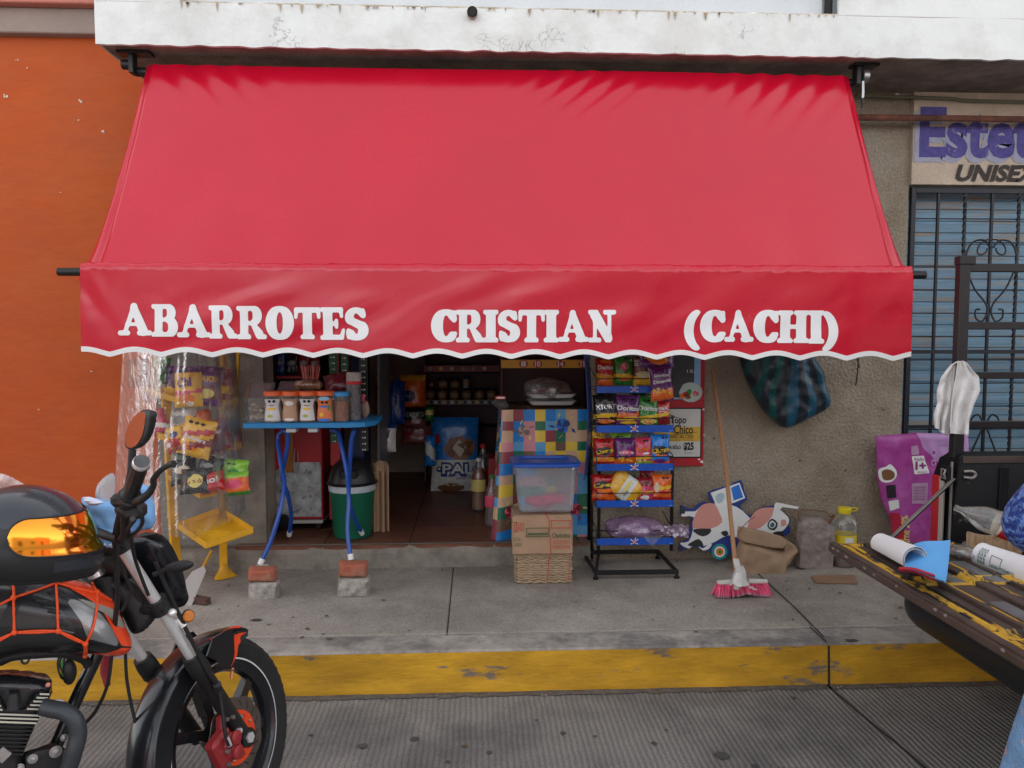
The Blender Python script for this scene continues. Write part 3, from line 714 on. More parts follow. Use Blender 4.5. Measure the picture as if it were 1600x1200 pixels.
# lettering: fat soft serif capitals as unions of tapered strokes
def ring(cx, cy, rx, ry, a0, a1, rt, rs, n=26):
    out = []
    for i in range(n):
        a = R(a0+(a1-a0)*i/n); b = R(a0+(a1-a0)*(i+1)/n)
        f = lambda q: rt+(rs-rt)*abs(math.cos(q))**1.6
        out.append((cx+rx*math.cos(a), cy+ry*math.sin(a), cx+rx*math.cos(b), cy+ry*math.sin(b), f(a), f(b)))
    return out
SER = .068
def ser(x0, x1, y): return [(x0, y, x1, y, SER, SER)]
GL = {
 'I': (.56, [(.28, .12, .28, .88, .145, .145)]+ser(.09, .47, .068)+ser(.09, .47, .932)),
 'A': (1.14, [(.53, .86, .24, .13, .085, .06), (.54, .84, .86, .13, .105, .135), (.53, .90, .55, .90, .092, .092), (.30, .335, .76, .335, .045, .045)]+ser(.05, .33, .062)+ser(.72, 1.09, .062)),
 'B': (.98, [(.26, .12, .26, .88, .125, .125)]+ser(.07, .42, .068)+ser(.07, .42, .932)+ring(.56, .735, .17, .19, -90, 90, .055, .115)+[(.3, .935, .56, .935, .062, .055), (.3, .525, .6, .525, .05, .05), (.3, .065, .56, .065, .062, .06)]+ring(.58, .295, .22, .225, -90, 90, .06, .135)),
 'R': (1.06, [(.26, .12, .26, .88, .125, .125)]+ser(.07, .43, .068)+ser(.07, .42, .932)+ring(.56, .715, .18, .21, -90, 90, .055, .12)+[(.3, .935, .56, .935, .062, .055), (.3, .485, .58, .485, .05, .05), (.58, .45, .80, .16, .07, .125)]+ser(.80, 1.0, .072)),
 'O': (.98, ring(.49, .5, .33, .42, 0, 360, .062, .165, 44)),
 'C': (.92, ring(.48, .5, .32, .42, 48, 312, .062, .165, 34)+[(.70, .80, .76, .70, .075, .09), (.78, .92, .78, .74, .05, .05), (.68, .17, .80, .26, .06, .055)]),
 'T': (.98, [(.49, .12, .49, .9, .145, .145)]+ser(.30, .68, .068)+[(.09, .92, .89, .92, .078, .078), (.08, .9, .06, .70, .07, .055), (.90, .9, .92, .70, .07, .055)]),
 'E': (.90, [(.27, .12, .27, .88, .145, .145)]+ser(.07, .4, .068)+ser(.07, .4, .932)+[(.3, .925, .74, .925, .072, .072), (.74, .91, .77, .73, .068, .05), (.3, .075, .76, .075, .072, .072), (.77, .09, .83, .29, .07, .05), (.3, .5, .56, .5, .058, .058), (.58, .59, .58, .40, .052, .052)]),
 'S': (.82, ring(.41, .70, .22, .225, 30, 205, .065, .10, 18)+[(.21, .61, .60, .42, .10, .115)]+ring(.42, .295, .22, .225, -150, 35, .068, .125, 18)+[(.63, .93, .64, .74, .045, .05), (.59, .83, .63, .76, .06, .06), (.17, .07, .16, .29, .045, .05), (.22, .17, .18, .25, .07, .06)]),
 'N': (1.05, [(.25, .12, .25, .88, .062, .062), (.24, .86, .76, .13, .15, .135), (.80, .12, .80, .90, .062, .062)]+ser(.07, .42, .068)+ser(.07, .28, .932)+ser(.64, .98, .932)),
 'H': (1.08, [(.27, .12, .27, .88, .145, .145), (.81, .12, .81, .88, .145, .145), (.3, .5, .8, .5, .055, .055)]+ser(.08, .45, .068)+ser(.08, .45, .932)+ser(.63, 1.0, .068)+ser(.63, 1.0, .932)),
 '(': (.48, [(c[0], c[1], c[2], c[3], c[4]*.55, c[5]*.55) for c in ring(.50, .5, .33, .66, 118, 242, .09, .15, 20)]),
 ')': (.48, [(c[0], c[1], c[2], c[3], c[4]*.55, c[5]*.55) for c in ring(-.02, .5, .33, .66, -62, 62, .09, .15, 20)])}
GM = {}
def glyph(ch):
    if ch in GM: return GM[ch]
    wd, ss = GL[ch]; xs = np.arange(-.12, wd+.12, .02); ys = np.arange(-.3, 1.3, .02); X, Y = np.meshgrid(xs, ys); D = None
    for c in ss:
        c = tuple(c[:4])+tuple(q*1.10 if q > .095 else q for q in c[4:])
        d = sd_caps(X, Y, *c)
        if D is None: D = d
        else:
            h = np.clip(.5+.5*(D-d)/.045, 0, 1); D = D*(1-h)+d*h-.045*h*(1-h)
    D = D-.010
    if ch not in 'AOCS()': D = np.maximum(D, np.abs(Y-.5)-.5)
    vs, fs, _ = march(xs, ys, D)
    a0 = min(v[0] for v in vs); a1 = max(v[0] for v in vs); b0 = min(v[1] for v in vs); b1 = max(v[1] for v in vs)
    GM[ch] = ([((x-a0)/(a1-a0), (y-b0)/(b1-b0)) for x, y in vs], fs); return GM[ch]
LET = [('A', 181, 235, 473, 525), ('B', 234, 276, 475, 526), ('A', 274, 327, 475, 528), ('R', 324, 369, 477, 529), ('R', 368, 415, 478, 530), ('O', 413, 458, 478, 531), ('T', 458, 500, 480, 530), ('E', 499, 538, 480, 531), ('S', 538, 575, 480, 532),
 ('C', 673, 714, 483, 535), ('R', 712, 758, 484, 535), ('I', 755, 779, 484, 535), ('S', 778, 813, 484, 535), ('T', 810, 852, 484, 535), ('I', 850, 874, 484, 535), ('A', 873, 921, 484, 535), ('N', 920, 964, 484, 535),
 ('(', 1071, 1096, 484, 548), ('C', 1096, 1136, 484, 535), ('A', 1134, 1180, 484, 535), ('C', 1179, 1219, 484, 536), ('H', 1217, 1267, 485, 536), ('I', 1265, 1291, 485, 537), (')', 1288, 1313, 486, 549)]
for ch, x0, x1, y0, y1 in LET:
    vs, fs = glyph(ch); a = P(x0, y1, 3.67); b = P(x1, y0, 3.67); mb = MB()
    top = []
    for u, v in vs:
        p = P(x0+(x1-x0)*u, y1+(y0-y1)*v, 3.67); top.append(val_pt(p.x, p.z, .0035))
    mb.add(top, fs, m_letw); mb.build('letter', vo, 60)
# bar, roller, brackets, arms
b_ = MB(); b_.tube([(P(92, 428, 3.71).x, 3.706, 1.893), (2.21, 3.706, 1.893)], .019, m_black, 14); b_.build('front_bar', aw)
b_ = MB(); b_.tube([(-1.80, RY+.05, RZ-.025), (2.13, RY+.05, RZ-.025)], .024, m_black, 14); b_.build('roller_tube', aw)
for sg, x in ((-1, -1.80), (1, 2.10)):
    b_ = MB(); b_.bb(x-.07 if sg < 0 else x-.03, x+.10 if sg < 0 else x+.11, RY-.03, RY+.05, 3.068, 3.083, m_black, .002)
    b_.bb(x-.012, x+.012, RY-.02, RY+.04, 2.97, 3.07, m_black, .003)
    if sg < 0: b_.lathe([(0, -.045), (.024, -.045), (.026, -.035), (.024, -.03), (.026, -.02), (.024, -.012), (.026, 0), (0, 0)], (x-.01, RY+.012, RZ), m_black, axis=(1, 0, 0))
    else:
        mt = M('dull_aluminium', (.45, .45, .45), .4, metal=.9); b_.lathe([(0, 0), (.034, 0), (.036, .01), (.034, .03), (.02, .035), (.012, .03), (0, .03)], (x+.03, RY+.012, RZ+.002), mt, axis=(1, 0, 0))
        b_.tube([(x+.03, RY, RZ-.03), (x+.032, RY, RZ-.09), (x+.03, RY, RZ-.12)], .009, mt, 8); b_.tube([(x+.03, RY, RZ-.12), (x+.035, RY, RZ-.16), (x+.03, RY, RZ-.17)], .006, m_black, 8)
    b_.build('bracket', aw)
for x in (-1.80, 2.10):
    b_ = MB(); b_.tube([(x, WY-.03, 2.28), (x, 4.3, 2.13), (x, 3.72, 1.90)], .015, m_black, 10); b_.bb(x-.03, x+.03, WY-.03, WY-.002, 2.22, 2.34, m_black, .002); b_.build('arm', aw)
# ================================================================ common product materials
def C(name, r, g, b, rough=.4, **k): return M(name, (r, g, b), rough, var=k.pop('var', .06), **k)
k_red = C('print_red', .55, .015, .015); k_dred = C('print_dark_red', .22, .008, .012); k_yel = C('print_yellow', .80, .50, .02); k_grn = C('print_green', .03, .26, .04)
k_dgrn = C('print_dark_green', .01, .08, .03); k_pur = C('print_purple', .13, .02, .17); k_blk = C('print_black', .012, .012, .014); k_wht = C('print_white', .78, .78, .76)
k_org = C('print_orange', .78, .18, .02); k_blu = C('print_blue', .02, .17, .62); k_dblu = C('print_dark_blue', .01, .04, .20); k_pnk = C('print_pink', .70, .08, .16)
k_brn = C('print_brown', .20, .09, .04); k_cream = C('print_cream', .66, .56, .42); k_gry = C('print_grey', .30, .30, .31); k_teal = C('print_teal', .02, .25, .26); k_sil = C('foil_silver', .62, .62, .64, .25, metal=.7)
k_lyel = C('print_pale_yellow', .75, .62, .2); k_lblu = C('print_light_blue', .25, .50, .75)
def foil(name, c): return M(name, c, .26, var=.10, scale=30, bump=.35, bscale=28, spec=.8)
F = {n: foil('foil_'+n, c) for n, c in dict(red=(.50, .012, .012), dred=(.25, .01, .015), yellow=(.78, .42, .02), green=(.03, .22, .03), dgreen=(.012, .09, .03), purple=(.12, .02, .15), black=(.012, .012, .015), orange=(.75, .13, .015), blue=(.02, .22, .70), brown=(.17, .05, .04), pink=(.60, .05, .11), lime=(.25, .55, .05), white=(.7, .7, .68), dblue=(.012, .05, .25)).items()}

def bag(name, label, px0, py0, px1, py1, Y, mat, bands=(), arts=(), tilt=0, lean=.12, T=.035, group=None, cat='snack bag', nu=20, nv=26, seed=0, yaw=0):
    """a filled foil bag standing with its front to the street; bands=[(v0,v1,mat,slope)], arts=callback list"""
    c = P((px0+px1)/2, (py0+py1)/2, Y); wd = 1.10*(P(px1, py0, Y)-P(px0, py0, Y)).length; ht = (P(px0, py0, Y)-P(px0, py1, Y)).length
    r = V((math.cos(tilt)*math.cos(yaw), math.cos(tilt)*math.sin(yaw), math.sin(tilt))); n = V((math.sin(yaw), -math.cos(yaw), lean)).normalized(); r = (r-n*r.dot(n)).normalized(); u = n.cross(r)
    sd_ = seed or (px0*1.7+py0*.3)
    def th(a, b): return T*(max(0, 1-abs(2*a-1)**2.6)**.6)*(max(0, 1-abs(2*b-1)**5)**.7)
    def surf(a, b, off=0, s=1):
        t = th(a, b); wr = .006*nz(a*5+sd_, b*4)*min(1, t/T*1.5)+.004*nz(a*11+sd_, b*3, 2)*(1 if abs(b-.5) > .3 else .35)
        ed = 1-.06*math.sin(math.pi*b)
        return c+r*((a-.5)*wd*ed)+u*((b-.5)*ht+(.006*nz(a*4, sd_) if b > .9 or b < .1 else 0))+n*(s*(t)+wr+s*off)
    def mf(a, b):
        for v0, v1, mm, sl in bands:
            q = b+sl*(a-.5)
            if v0 <= q <= v1: return mm
        return mat
    mb = MB(); mb.grid(lambda a, b: surf(a, b), nu, nv, mat, mfn=mf); mb.grid(lambda a, b: surf(1-a, b, 0, -1), nu, nv, mat)
    for f in arts: f(mb, lambda a, b: surf(a, b, .0022))
    o = solo(mb, name, label, cat, group, smooth_ang=60); return o
def tx(s, u0, v0, u1, v1, m, off=.03, rot=0, sh=0): return lambda mb, sf: text(mb, s, sf, u0, v0, u1, v1, m, off, sh, rot)
def bl(u, v, ru, rv, m, seed=1, n=14, j=.25): return lambda mb, sf: shape(mb, [(u+ru*(1+j*2*nz(i*.9, seed))*math.cos(2*math.pi*i/n), v+rv*(1+j*2*nz(i*.9+5, seed))*math.sin(2*math.pi*i/n)) for i in range(n)], sf, m)
def seals(n=2, u=.55, v=.86): return lambda mb, sf: [disc(mb, (u+i*.19, v), .075, .042, sf, k_blk, 8, .39) for i in range(n)]
def chips(u, v, m, n=5, sp=.2, seed=3):
    def f(mb, sf):
        rnd = random.Random(seed)
        for i in range(n):
            a = u+rnd.uniform(-sp, sp)*1.6; b = v+rnd.uniform(-sp, sp)*.5; q = rnd.uniform(0, 6)
            shape(mb, [(a+.11*math.cos(q+k*2.09), b+.06*math.sin(q+k*2.09)) for k in range(3)], lambda x, y: sf(x, y)+V((0, -.0004*(i+1), 0)), m)
    return f
def mix(*fs): return lambda mb, sf: [g_(mb, sf) for g_ in fs]

# ================================================================ chip rack (blue shelf strips on black wire)
RYf = 4.42
m_wire = M('black_wire', (.012, .012, .013), .4, var=.1)
m_strip = M('blue_shelf_strip', (.008, .085, .48), .3, var=.06, spec=.6, coat=.3)
rk = thing('snack_rack', 'black wire snack rack with blue shelf strips left of the red poster board', 'rack', G(990, 900, .19))
def strip_box(py0, py1, px0=932, px1=1052):
    a = P(px0, py1, RYf); b = P(px1, py0, RYf); mb = MB(); mb.bb(a.x, b.x, RYf-.004, RYf+.002, a.z, b.z, m_strip, .001)
    sf = plane(((a.x+b.x)/2-.0, RYf-.0065, (a.z+b.z)/2), (1, 0, 0), (0, 0, 1))
    x = -.005; hh = (b.z-a.z)*.55
    for ang in (35, 145, 215, 325, 75): # crossed ribbon mark
        t = R(ang); ln = hh*1.25; shape(mb, [(x+ln*math.cos(t)-.003*math.sin(t), ln*math.sin(t)*.9+.003*math.cos(t)), (x-.1*hh*math.cos(t), -.1*hh), (x+ln*math.cos(t)+.003*math.sin(t), ln*math.sin(t)*.9-.003*math.cos(t))], lambda p, q, t=t: sf(p, q)+V((0, -.0003*t, 0)), k_wht)
    sf2 = plane(((a.x+b.x)/2, RYf-.0095, (a.z+b.z)/2), (1, 0, 0), (0, 0, 1))
    shape(mb, [(x+hh*.62*(1 if i % 2 else .55)*math.cos(i*.6), hh*.62*(1 if i % 2 else .55)*math.sin(i*.6)) for i in range(10)], sf2, C('strip_salmon', .75, .25, .16))
    shape(mb, [((b.x-a.x)/2-.028, -hh*.55), ((b.x-a.x)/2-.006, -hh*.55), ((b.x-a.x)/2-.006, -hh*.42), ((b.x-a.x)/2-.028, -hh*.42)], sf2, k_lblu)
    mb.build('price_strip', rk)
    mb = MB(); D_ = .26                                   # wire shelf behind it
    for i in range(9): x = a.x+(b.x-a.x)*i/8; mb.tube([(x, RYf+.01, a.z+.008), (x, RYf+D_, a.z+.02)], .0022, m_wire, 6)
    for yy, zz in ((RYf+.006, a.z+.012), (RYf+.13, a.z+.012), (RYf+D_, a.z+.02), (RYf+.008, a.z+.062+.02)): mb.tube([(a.x, yy, zz), (b.x, yy, zz)], .003, m_wire, 6)
    for x in (a.x, b.x): mb.tube([(x, RYf+.008, a.z), (x, RYf+.008, a.z+.082), (x, RYf+.10, a.z+.10), (x, RYf+D_, a.z+.14)], .003, m_wire, 6, sub=3)
    mb.build('wire_shelf', rk)
for a, b in ((603, 614), (664, 676), (724, 736), (781, 793), (840, 852)): strip_box(a, b)
fl = G(928, 905, .19); fr = G(1060, 903, .19); ylb = RYf+.30
mb = MB()
for x0, x1 in ((P(937, 700, RYf+.28).x, 0), (P(1052, 700, RYf+.28).x, 0)): mb.bb(x0-.01, x0+.01, ylb-.01, ylb+.01, .24, 1.62, m_wire, .002)
mb.build('upright', rk)
xl = P(937, 700, ylb).x; xr = P(1050, 700, ylb).x
mb = MB(); mb.bb(fl.x, fr.x, fl.y-.012, fl.y+.012, .215, .24, m_wire, .003); mb.bb(fl.x-.02, fr.x-.03, ylb-.012, ylb+.012, .225, .25, m_wire, .003)
for x in (fl.x+.01, fr.x-.01):
    mb.tube([(x, fl.y, .228), (x-.02, ylb, .238)], .012, m_wire, 8); mb.lathe([(0, 0), (.016, 0), (.018, .008), (.01, .014), (.008, .03)], (x, fl.y, .19), m_wire, n=12); mb.lathe([(0, 0), (.016, 0), (.018, .008), (.01, .014), (.008, .04)], (x-.02, ylb, .19), m_wire, n=12)
mb.tube([(xl, ylb, .24), (fl.x+.02, fl.y+.03, .24)], .009, m_wire, 8)
mb.build('base_frame', rk)
mb = MB(); lf = P(912, 560, RYf+.02); lb = P(930, 700, RYf+.02)
mb.grid(lambda u, v: V((P(910+8*u+7*math.sin(v*3), 540+210*v, RYf+.05+.05*u).x, RYf+.03+.10*u, P(910, 540+210*v-8*u, RYf+.05).z)), 4, 12, C('rack_side_blue', .02, .06, .26, .3), th=.004); mb.build('side_panel', rk)
GR = 'snack bags standing on the blue rack'
Yb = RYf+.075
def rb(label, x0, y0, x1, y1, m, bands, arts, **k): bag('snack_bag', label, x0, y0, x1, y1, k.pop('Y', Yb), m, bands, arts, group=GR, **k)
rb('bright red tortilla chip bag on the top shelf, at its left end', 932, 560, 958, 603, F['red'], [(.22, .4, k_yel, .1), (0, .22, F['orange'], 0)], [tx('Doritos', .08, .58, .95, .74, k_wht), bl(.5, .88, .3, .07, k_org), chips(.5, .3, k_org)])
rb('green snack bag with a red diamond mark on the top shelf', 959, 556, 988, 602, F['green'], [(.24, .38, k_yel, .05), (0, .1, F['green'], 0)], [seals(2, .6, .9), lambda mb, sf: shape(mb, [(.25, .62), (.5, .80), (.75, .62), (.5, .42)], sf, k_pnk), tx('R', .38, .54, .62, .70, k_wht), bl(.5, .2, .35, .06, k_org)])
rb('dark maroon snack bag with silver lettering on the top shelf', 989, 556, 1017, 602, F['brown'], [(0, .3, F['yellow'], 0)], [tx('RANCHITO', .06, .78, .94, .86, k_wht), tx('Crujitos', .06, .62, .94, .75, k_wht), bl(.5, .35, .36, .11, k_cream), chips(.5, .32, k_lyel), seals(2, .3, .94)])
rb('black nacho chip bag at the left end of the second shelf', 928, 617, 964, 664, F['black'], [(.24, .38, k_yel, -.06)], [tx('XTORTI', .06, .52, .94, .68, k_sil, .02, .05), bl(.5, .12, .36, .08, k_org), chips(.55, .13, C('chip_pink', .75, .3, .2)), seals(2, .6, .88)])
rb('purple tortilla chip bag in the middle of the second shelf', 963, 617, 998, 664, F['purple'], [(.16, .26, k_yel, -.05), (.26, .38, F['orange'], -.08)], [tx('Doritos', .04, .47, .97, .63, k_wht, .03, -.06), bl(.5, .08, .35, .05, k_yel), seals(3, .3, .84), chips(.45, .3, k_org, 4)], Y=Yb-.01)
rb('green tortilla chip bag on the second shelf, beside the purple one', 997, 620, 1027, 664, F['green'], [(.22, .34, k_yel, -.08)], [tx('Doritos', .02, .5, .98, .67, k_wht, .03, -.05), bl(.5, .12, .4, .10, k_lyel), bl(.5, .12, .25, .07, k_org, 4), seals(2, .3, .86)])
rb('narrow red chip bag at the right end of the second shelf', 1023, 625, 1046, 664, F['red'], [(.34, .48, k_yel, -.1), (0, .3, F['dred'], 0)], [tx('inaK', .06, .6, .9, .74, k_wht), tx('fuego', .2, .5, .8, .57, k_wht)], Y=Yb+.02)
rb('red cheese puff bag at the left end of the third shelf', 928, 685, 959, 725, F['red'], [(.12, .26, F['yellow'], 0)], [bl(.5, .5, .44, .17, k_blk, 2), tx('Cheetos', .1, .42, .92, .60, k_yel, .04, .12), bl(.4, .16, .3, .06, k_org), chips(.6, .15, k_org, 4), seals(2, .5, .86)])
rb('shiny dark purple snack bag on the third shelf', 961, 684, 993, 725, F['purple'], [(0, .24, F['orange'], -.12)], [seals(3, .3, .8), bl(.5, .45, .3, .09, k_pnk), tx('takitos', .15, .40, .85, .50, k_wht), chips(.5, .14, k_yel, 5)])
rb('pink corn snack bag on the third shelf', 991, 683, 1018, 725, F['pink'], [(.18, .3, k_yel, 0), (0, .1, F['lime'], 0)], [tx('Fritos', .08, .5, .94, .64, k_org, .04, .08), bl(.6, .4, .2, .04, k_wht), seals(2, .55, .86), chips(.45, .12, k_lyel, 4)], tilt=.04)
rb('blue cheese puff bag at the right end of the third shelf', 1017, 678, 1045, 725, F['blue'], [(0, .1, F['orange'], 0)], [bl(.5, .46, .46, .16, k_blk, 5), tx('Cheetos', .04, .38, .98, .56, k_yel, .05, .1), bl(.5, .30, .3, .05, k_org), seals(2, .6, .88), bl(.45, .12, .32, .06, k_pur)], tilt=-.03)
rb('red cheese puff bag at the left end of the lowest full shelf', 926, 741, 960, 782, F['red'], [(.08, .26, F['orange'], .06)], [bl(.48, .6, .46, .14, k_blk, 8), tx('Cheetos', .04, .52, .96, .69, k_yel, .05, .1), bl(.5, .4, .32, .09, k_org), seals(2, .55, .9)])
rb('crumpled open yellow and silver bag lying across the lowest full shelf', 958, 736, 996, 786, F['yellow'], [(.28, .62, F['white'], .0)], [bl(.5, .47, .35, .07, k_lyel), bl(.3, .4, .14, .05, k_sil)], tilt=.95, T=.022, Y=Yb-.015)
rb('green snack bag behind the crumpled yellow bag', 962, 744, 992, 782, F['dgreen'], [(0, .5, F['yellow'], .2)], [seals(2, .3, .84), chips(.5, .3, k_org, 6)], Y=Yb+.04)
rb('small pink and red corn bag on the lowest full shelf', 996, 745, 1021, 782, F['dred'], [(0, .62, F['pink'], 0)], [tx('Fritos', .1, .3, .9, .44, k_yel, .05, .1), bl(.4, .15, .24, .1, k_wht), seals(2, .4, .76)])
rb('bright orange cheese puff bag at the right end of the lowest full shelf', 1018, 741, 1048, 782, F['orange'], [(0, .14, F['red'], 0)], [tx('Cheetos', .2, .44, 1.0, .62, k_yel, .06, .12), bl(.22, .5, .13, .18, k_cream), seals(2, .55, .87), bl(.6, .34, .3, .05, k_red)], tilt=-.05)
rb('purple spicy snack bag hanging down in front of the poster', 1017, 573, 1050, 627, F['purple'], [(.03, .34, F['orange'], -.1)], [tx('Doritos', .15, .72, .8, .80, k_wht), tx('Dinamita', .1, .54, .9, .64, k_wht, .03, .06), chips(.5, .25, k_yel, 7, .25), chips(.5, .3, k_org, 6, .25, 9)], Y=RYf-.05, tilt=.08, lean=.02)
rb('purple snack bag lying over the rack top', 1000, 548, 1052, 575, F['purple'], [], [bl(.5, .4, .3, .3, k_org), chips(.5, .4, k_yel, 5)], Y=RYf+.0, tilt=-.05, lean=.3)
for i, (x0, x1, y0, y1, cn, lb) in enumerate([(932, 962, 614, 640, 'black', 'black foil bag tucked behind the second row of snacks'), (985, 1020, 610, 640, 'dgreen', 'dark green foil bag tucked behind the second row of snacks'), (955, 985, 676, 700, 'lime', 'light green foil bag tucked behind the third row of snacks'), (926, 945, 674, 700, 'yellow', 'yellow foil bag tucked behind the third row of snacks'), (1000, 1022, 734, 760, 'dred', 'dark red foil bag tucked behind the lowest row of snacks')]):
    bag('snack_bag', lb, x0, y0, x1, y1, Yb+.11, F[cn], [], [seals(2, .3, .75)], group=GR)
# purple plastic wrap on the bottom shelf
m_pf = film('lilac_film', (.80, .55, .85), haze=.32, gloss=.2, rough=.15, bscale=25)
m_pin = M('lilac_goods', (.42, .24, .42), .6, var=.35, scale=25, bump=.3)
c = P(990, 826, RYf+.09); mb = MB()
mb.ell(c, (.155, .09, .052), m_pin, 26, 12, fn=lambda p: p*(1+.20*nz(p.x*14, p.y*12, p.z*14)))
mb.ell(c+V((0, 0, .008)), (.175, .105, .068), m_pf, 36, 16, fn=lambda p: p*(1+.28*nz(p.x*16, p.y*14, p.z*18)))
solo(mb, 'wrapped_goods', 'lilac plastic wrapped bundle on the bottom shelf of the blue rack', 'bundle')
mb = MB(); c2 = P(1030, 826, RYf+.02)
mb.grid(lambda u, v: c2+V((.17*u, -.03+.03*nz(u*5, v*4), (.018+.05*u)*(v-.5)*2.2*(1-.5*u)+.015*nz(u*9, v*7, 3)-.01*u)), 14, 10, m_pf)
mb.grid(lambda u, v: P(1008, 836, RYf-.012)+V((.12*u-.02*v, -.012, -.065*v*(1-abs(2*u-1)))), 10, 6, film('clear_film', (.95, .97, 1), haze=.10, gloss=.15, rough=.12, bscale=22))
solo(mb, 'plastic_film', 'loose lilac plastic end trailing from the bundle on the bottom shelf', 'plastic film')

# ================================================================ red poster board
pbY = 4.70
pb = thing('poster_board', 'red framed poster board on the rough wall behind the snack rack', 'poster board', (P(1060, 600, pbY).x, pbY, .8))
def prect(mb, px0, py0, px1, py1, y, mat, th=.004):
    a = P(px0, py1, y); b = P(px1, py0, y); mb.bb(a.x, b.x, y, y+th, a.z, b.z, mat, .0008)
m_redb = M('red_board', (.48, .012, .022), .5, var=.12, scale=9, col2=(.40, .02, .03))
mb = MB(); a = P(1022, 728, pbY); b = P(1102, 480, pbY); mb.bb(a.x, b.x, pbY-.012, pbY+.012, a.z, b.z, m_redb, .002); mb.build('backing_board', pb)
mb = MB(); prect(mb, 1030, 565-60, 1096, 624, pbY-.017, k_lblu); prect(mb, 1030, 500, 1086, 621, pbY-.021, C('poster_slate', .05, .055, .06))
sf = lambda u, v: P(1030+66*u, 622-60*v, pbY-.0225)
bl(.75, .15, .28, .26, C('poster_plate', .50, .62, .58), 3, j=.06)(mb, sf)
sf2 = lambda u, v: P(1030+66*u, 622-60*v, pbY-.0235)
for u, v, m in [(.62, .1, k_red), (.72, .16, k_grn), (.8, .08, k_cream), (.68, .04, k_brn), (.86, .12, k_pnk), (.55, .05, k_org)]: bl(u, v, .07, .07, m, u*9)(mb, sf2)
text(mb, '15:', lambda u, v: P(1030+66*u, 622-60*v, pbY-.023), .66, .66, .84, .74, k_wht)
mb.build('food_poster', pb)
mb = MB(); prect(mb, 1020, 637, 1097, 716, pbY-.017, k_blk); prect(mb, 1020, 639, 1095, 714, pbY-.021, C('poster_paper', .62, .61, .57)); prect(mb, 1020, 667, 1094.5, 690, pbY-.0225, C('poster_mustard', .68, .42, .05), .002)
def pt(s, x0, y0, x1, y1, m=k_blk, off=.03, sh=0, rot=0): text(mb, s, lambda u, v: P(u, v, pbY-.0235), x0, y1, x1, y0, m, off, sh, rot)
pt('Topo', 1047, 651, 1072, 665, off=.02); pt('Chico', 1053, 664, 1083, 678, off=.02)
for pts in ([(1044, 656), (1046, 648), (1052, 650), (1060, 653), (1074, 655)], [(1056, 667), (1052, 672), (1055, 679), (1068, 677), (1090, 675)]):
    mb.tube([P(x, y, pbY-.0225) for x, y in pts], .0016, k_blk, 5, sub=4)
pt('HARD SELTZER', 1044, 679, 1084, 685, C('poster_brown', .16, .09, .03)); pt('AGUA MINERAL CON ALCOHOL', 1044, 686.5, 1083, 688.5, C('poster_brown', .16, .09, .03), .0)
pt('POR SÓLO', 1040, 695, 1064, 702); pt('$25', 1068, 691, 1084, 705, off=.045); prect(mb, 1069, 707, 1083, 708.5, pbY-.0232, k_gry, .001)
mb.build('price_poster', pb)
mb = MB()
for x, y, s in [(1099, 640, 2), (1096, 722, 3), (1100, 680, 1.5), (1092, 718, 2)]:
    c = P(x, y, pbY-.014); mb.add([c+V((-.004*s, 0, 0)), c+V((.003*s, 0, -.003*s)), c+V((.004*s, 0, .002*s)), c+V((0, 0, .004*s))], [[0, 1, 2, 3]], k_wht, flat=True)
mb.build('torn_edge', pb)['kind'] = 'stuff'

# ================================================================ broom, paper bag, block, jug, card, hanging bag, cutout
m_hand = M('varnished_wood', (.38, .19, .085), .45, var=.2, scale=5, stretch=(20, 20, 2))
br = thing('broom', 'pink bristled broom with a wooden handle leaning on the wall', 'broom', G(1160, 930, .19))
bc = G(1161, 921, .25); tp = P(1113, 578, 4.69)
mb = MB(); mb.tube([bc+V((-.03, .01, .03)), bc.lerp(tp, .5)+V((.0, .004, 0)), tp], [.0125, .012, .011], m_hand, 12); mb.build('handle', br)
mb = MB(); m_bh = C('broom_white', .62, .60, .55, .6); a = G(1121, 911, .262); b = G(1198, 909, .262)
mb.tube([a, (a+b)/2+V((0, 0, .004)), b], [.014, .017, .014], m_bh, 10, sub=4); mb.lathe([(.016, 0), (.02, .03), (.015, .07), (.013, .075)], bc+V((-.028, .01, .0)), m_bh, axis=(-.12, .15, .95), n=14); mb.build('broom_head', br)
mb = MB(); m_bri = M('pink_bristles', (.80, .12, .24), .6, var=.3, scale=60, stretch=(1, 1, .2)); m_bri2 = M('grey_bristle_tips', (.50, .22, .28), .8, var=.3)
for i in range(1500):
    t = random.random(); q = a.lerp(b, t); ox = (t-.5)*.035+random.uniform(-.012, .012); oy = random.uniform(-.045, .03)
    top = q+V((0, random.uniform(-.014, .014), .0)); bot = V((q.x+ox, q.y+oy, .192+.006*random.random()+.016*math.exp(-((t-.55)/.16)**2)))
    d = (bot-top).cross(V((random.uniform(-1, 1), random.uniform(-1, 1), 0))).normalized()*.003; mid = top.lerp(bot, .86)
    mb.add([top-d, top+d, mid+d*1.6, mid-d*1.6], [[0, 1, 2, 3]], m_bri, flat=True); mb.add([mid-d*1.6, mid+d*1.6, bot+d*1.3, bot-d*1.3], [[0, 1, 2, 3]], m_bri2, flat=True)
mb.build('bristles', br)
m_wbag = M('thin_white_plastic', (.62, .60, .58), .35, var=.12, scale=20, bump=.5, bscale=30)
mb = MB(); c = bc+V((-.02, -.0, .045))
mb.grid(lambda u, v: c+V(((.015+.036*v)*math.cos(u*6.283)*(1+.35*nz(u*7, v*2)), (.015+.026*v)*math.sin(u*6.283), .085-.10*v+.02*nz(u*9, 4))), 30, 8, m_wbag)
mb.grid(lambda u, v: c+V((-.012-.02*u+.03*(v-.5), -.02-.01*v, .06+.07*u+.01*nz(u*4, v*5))), 6, 5, m_wbag)
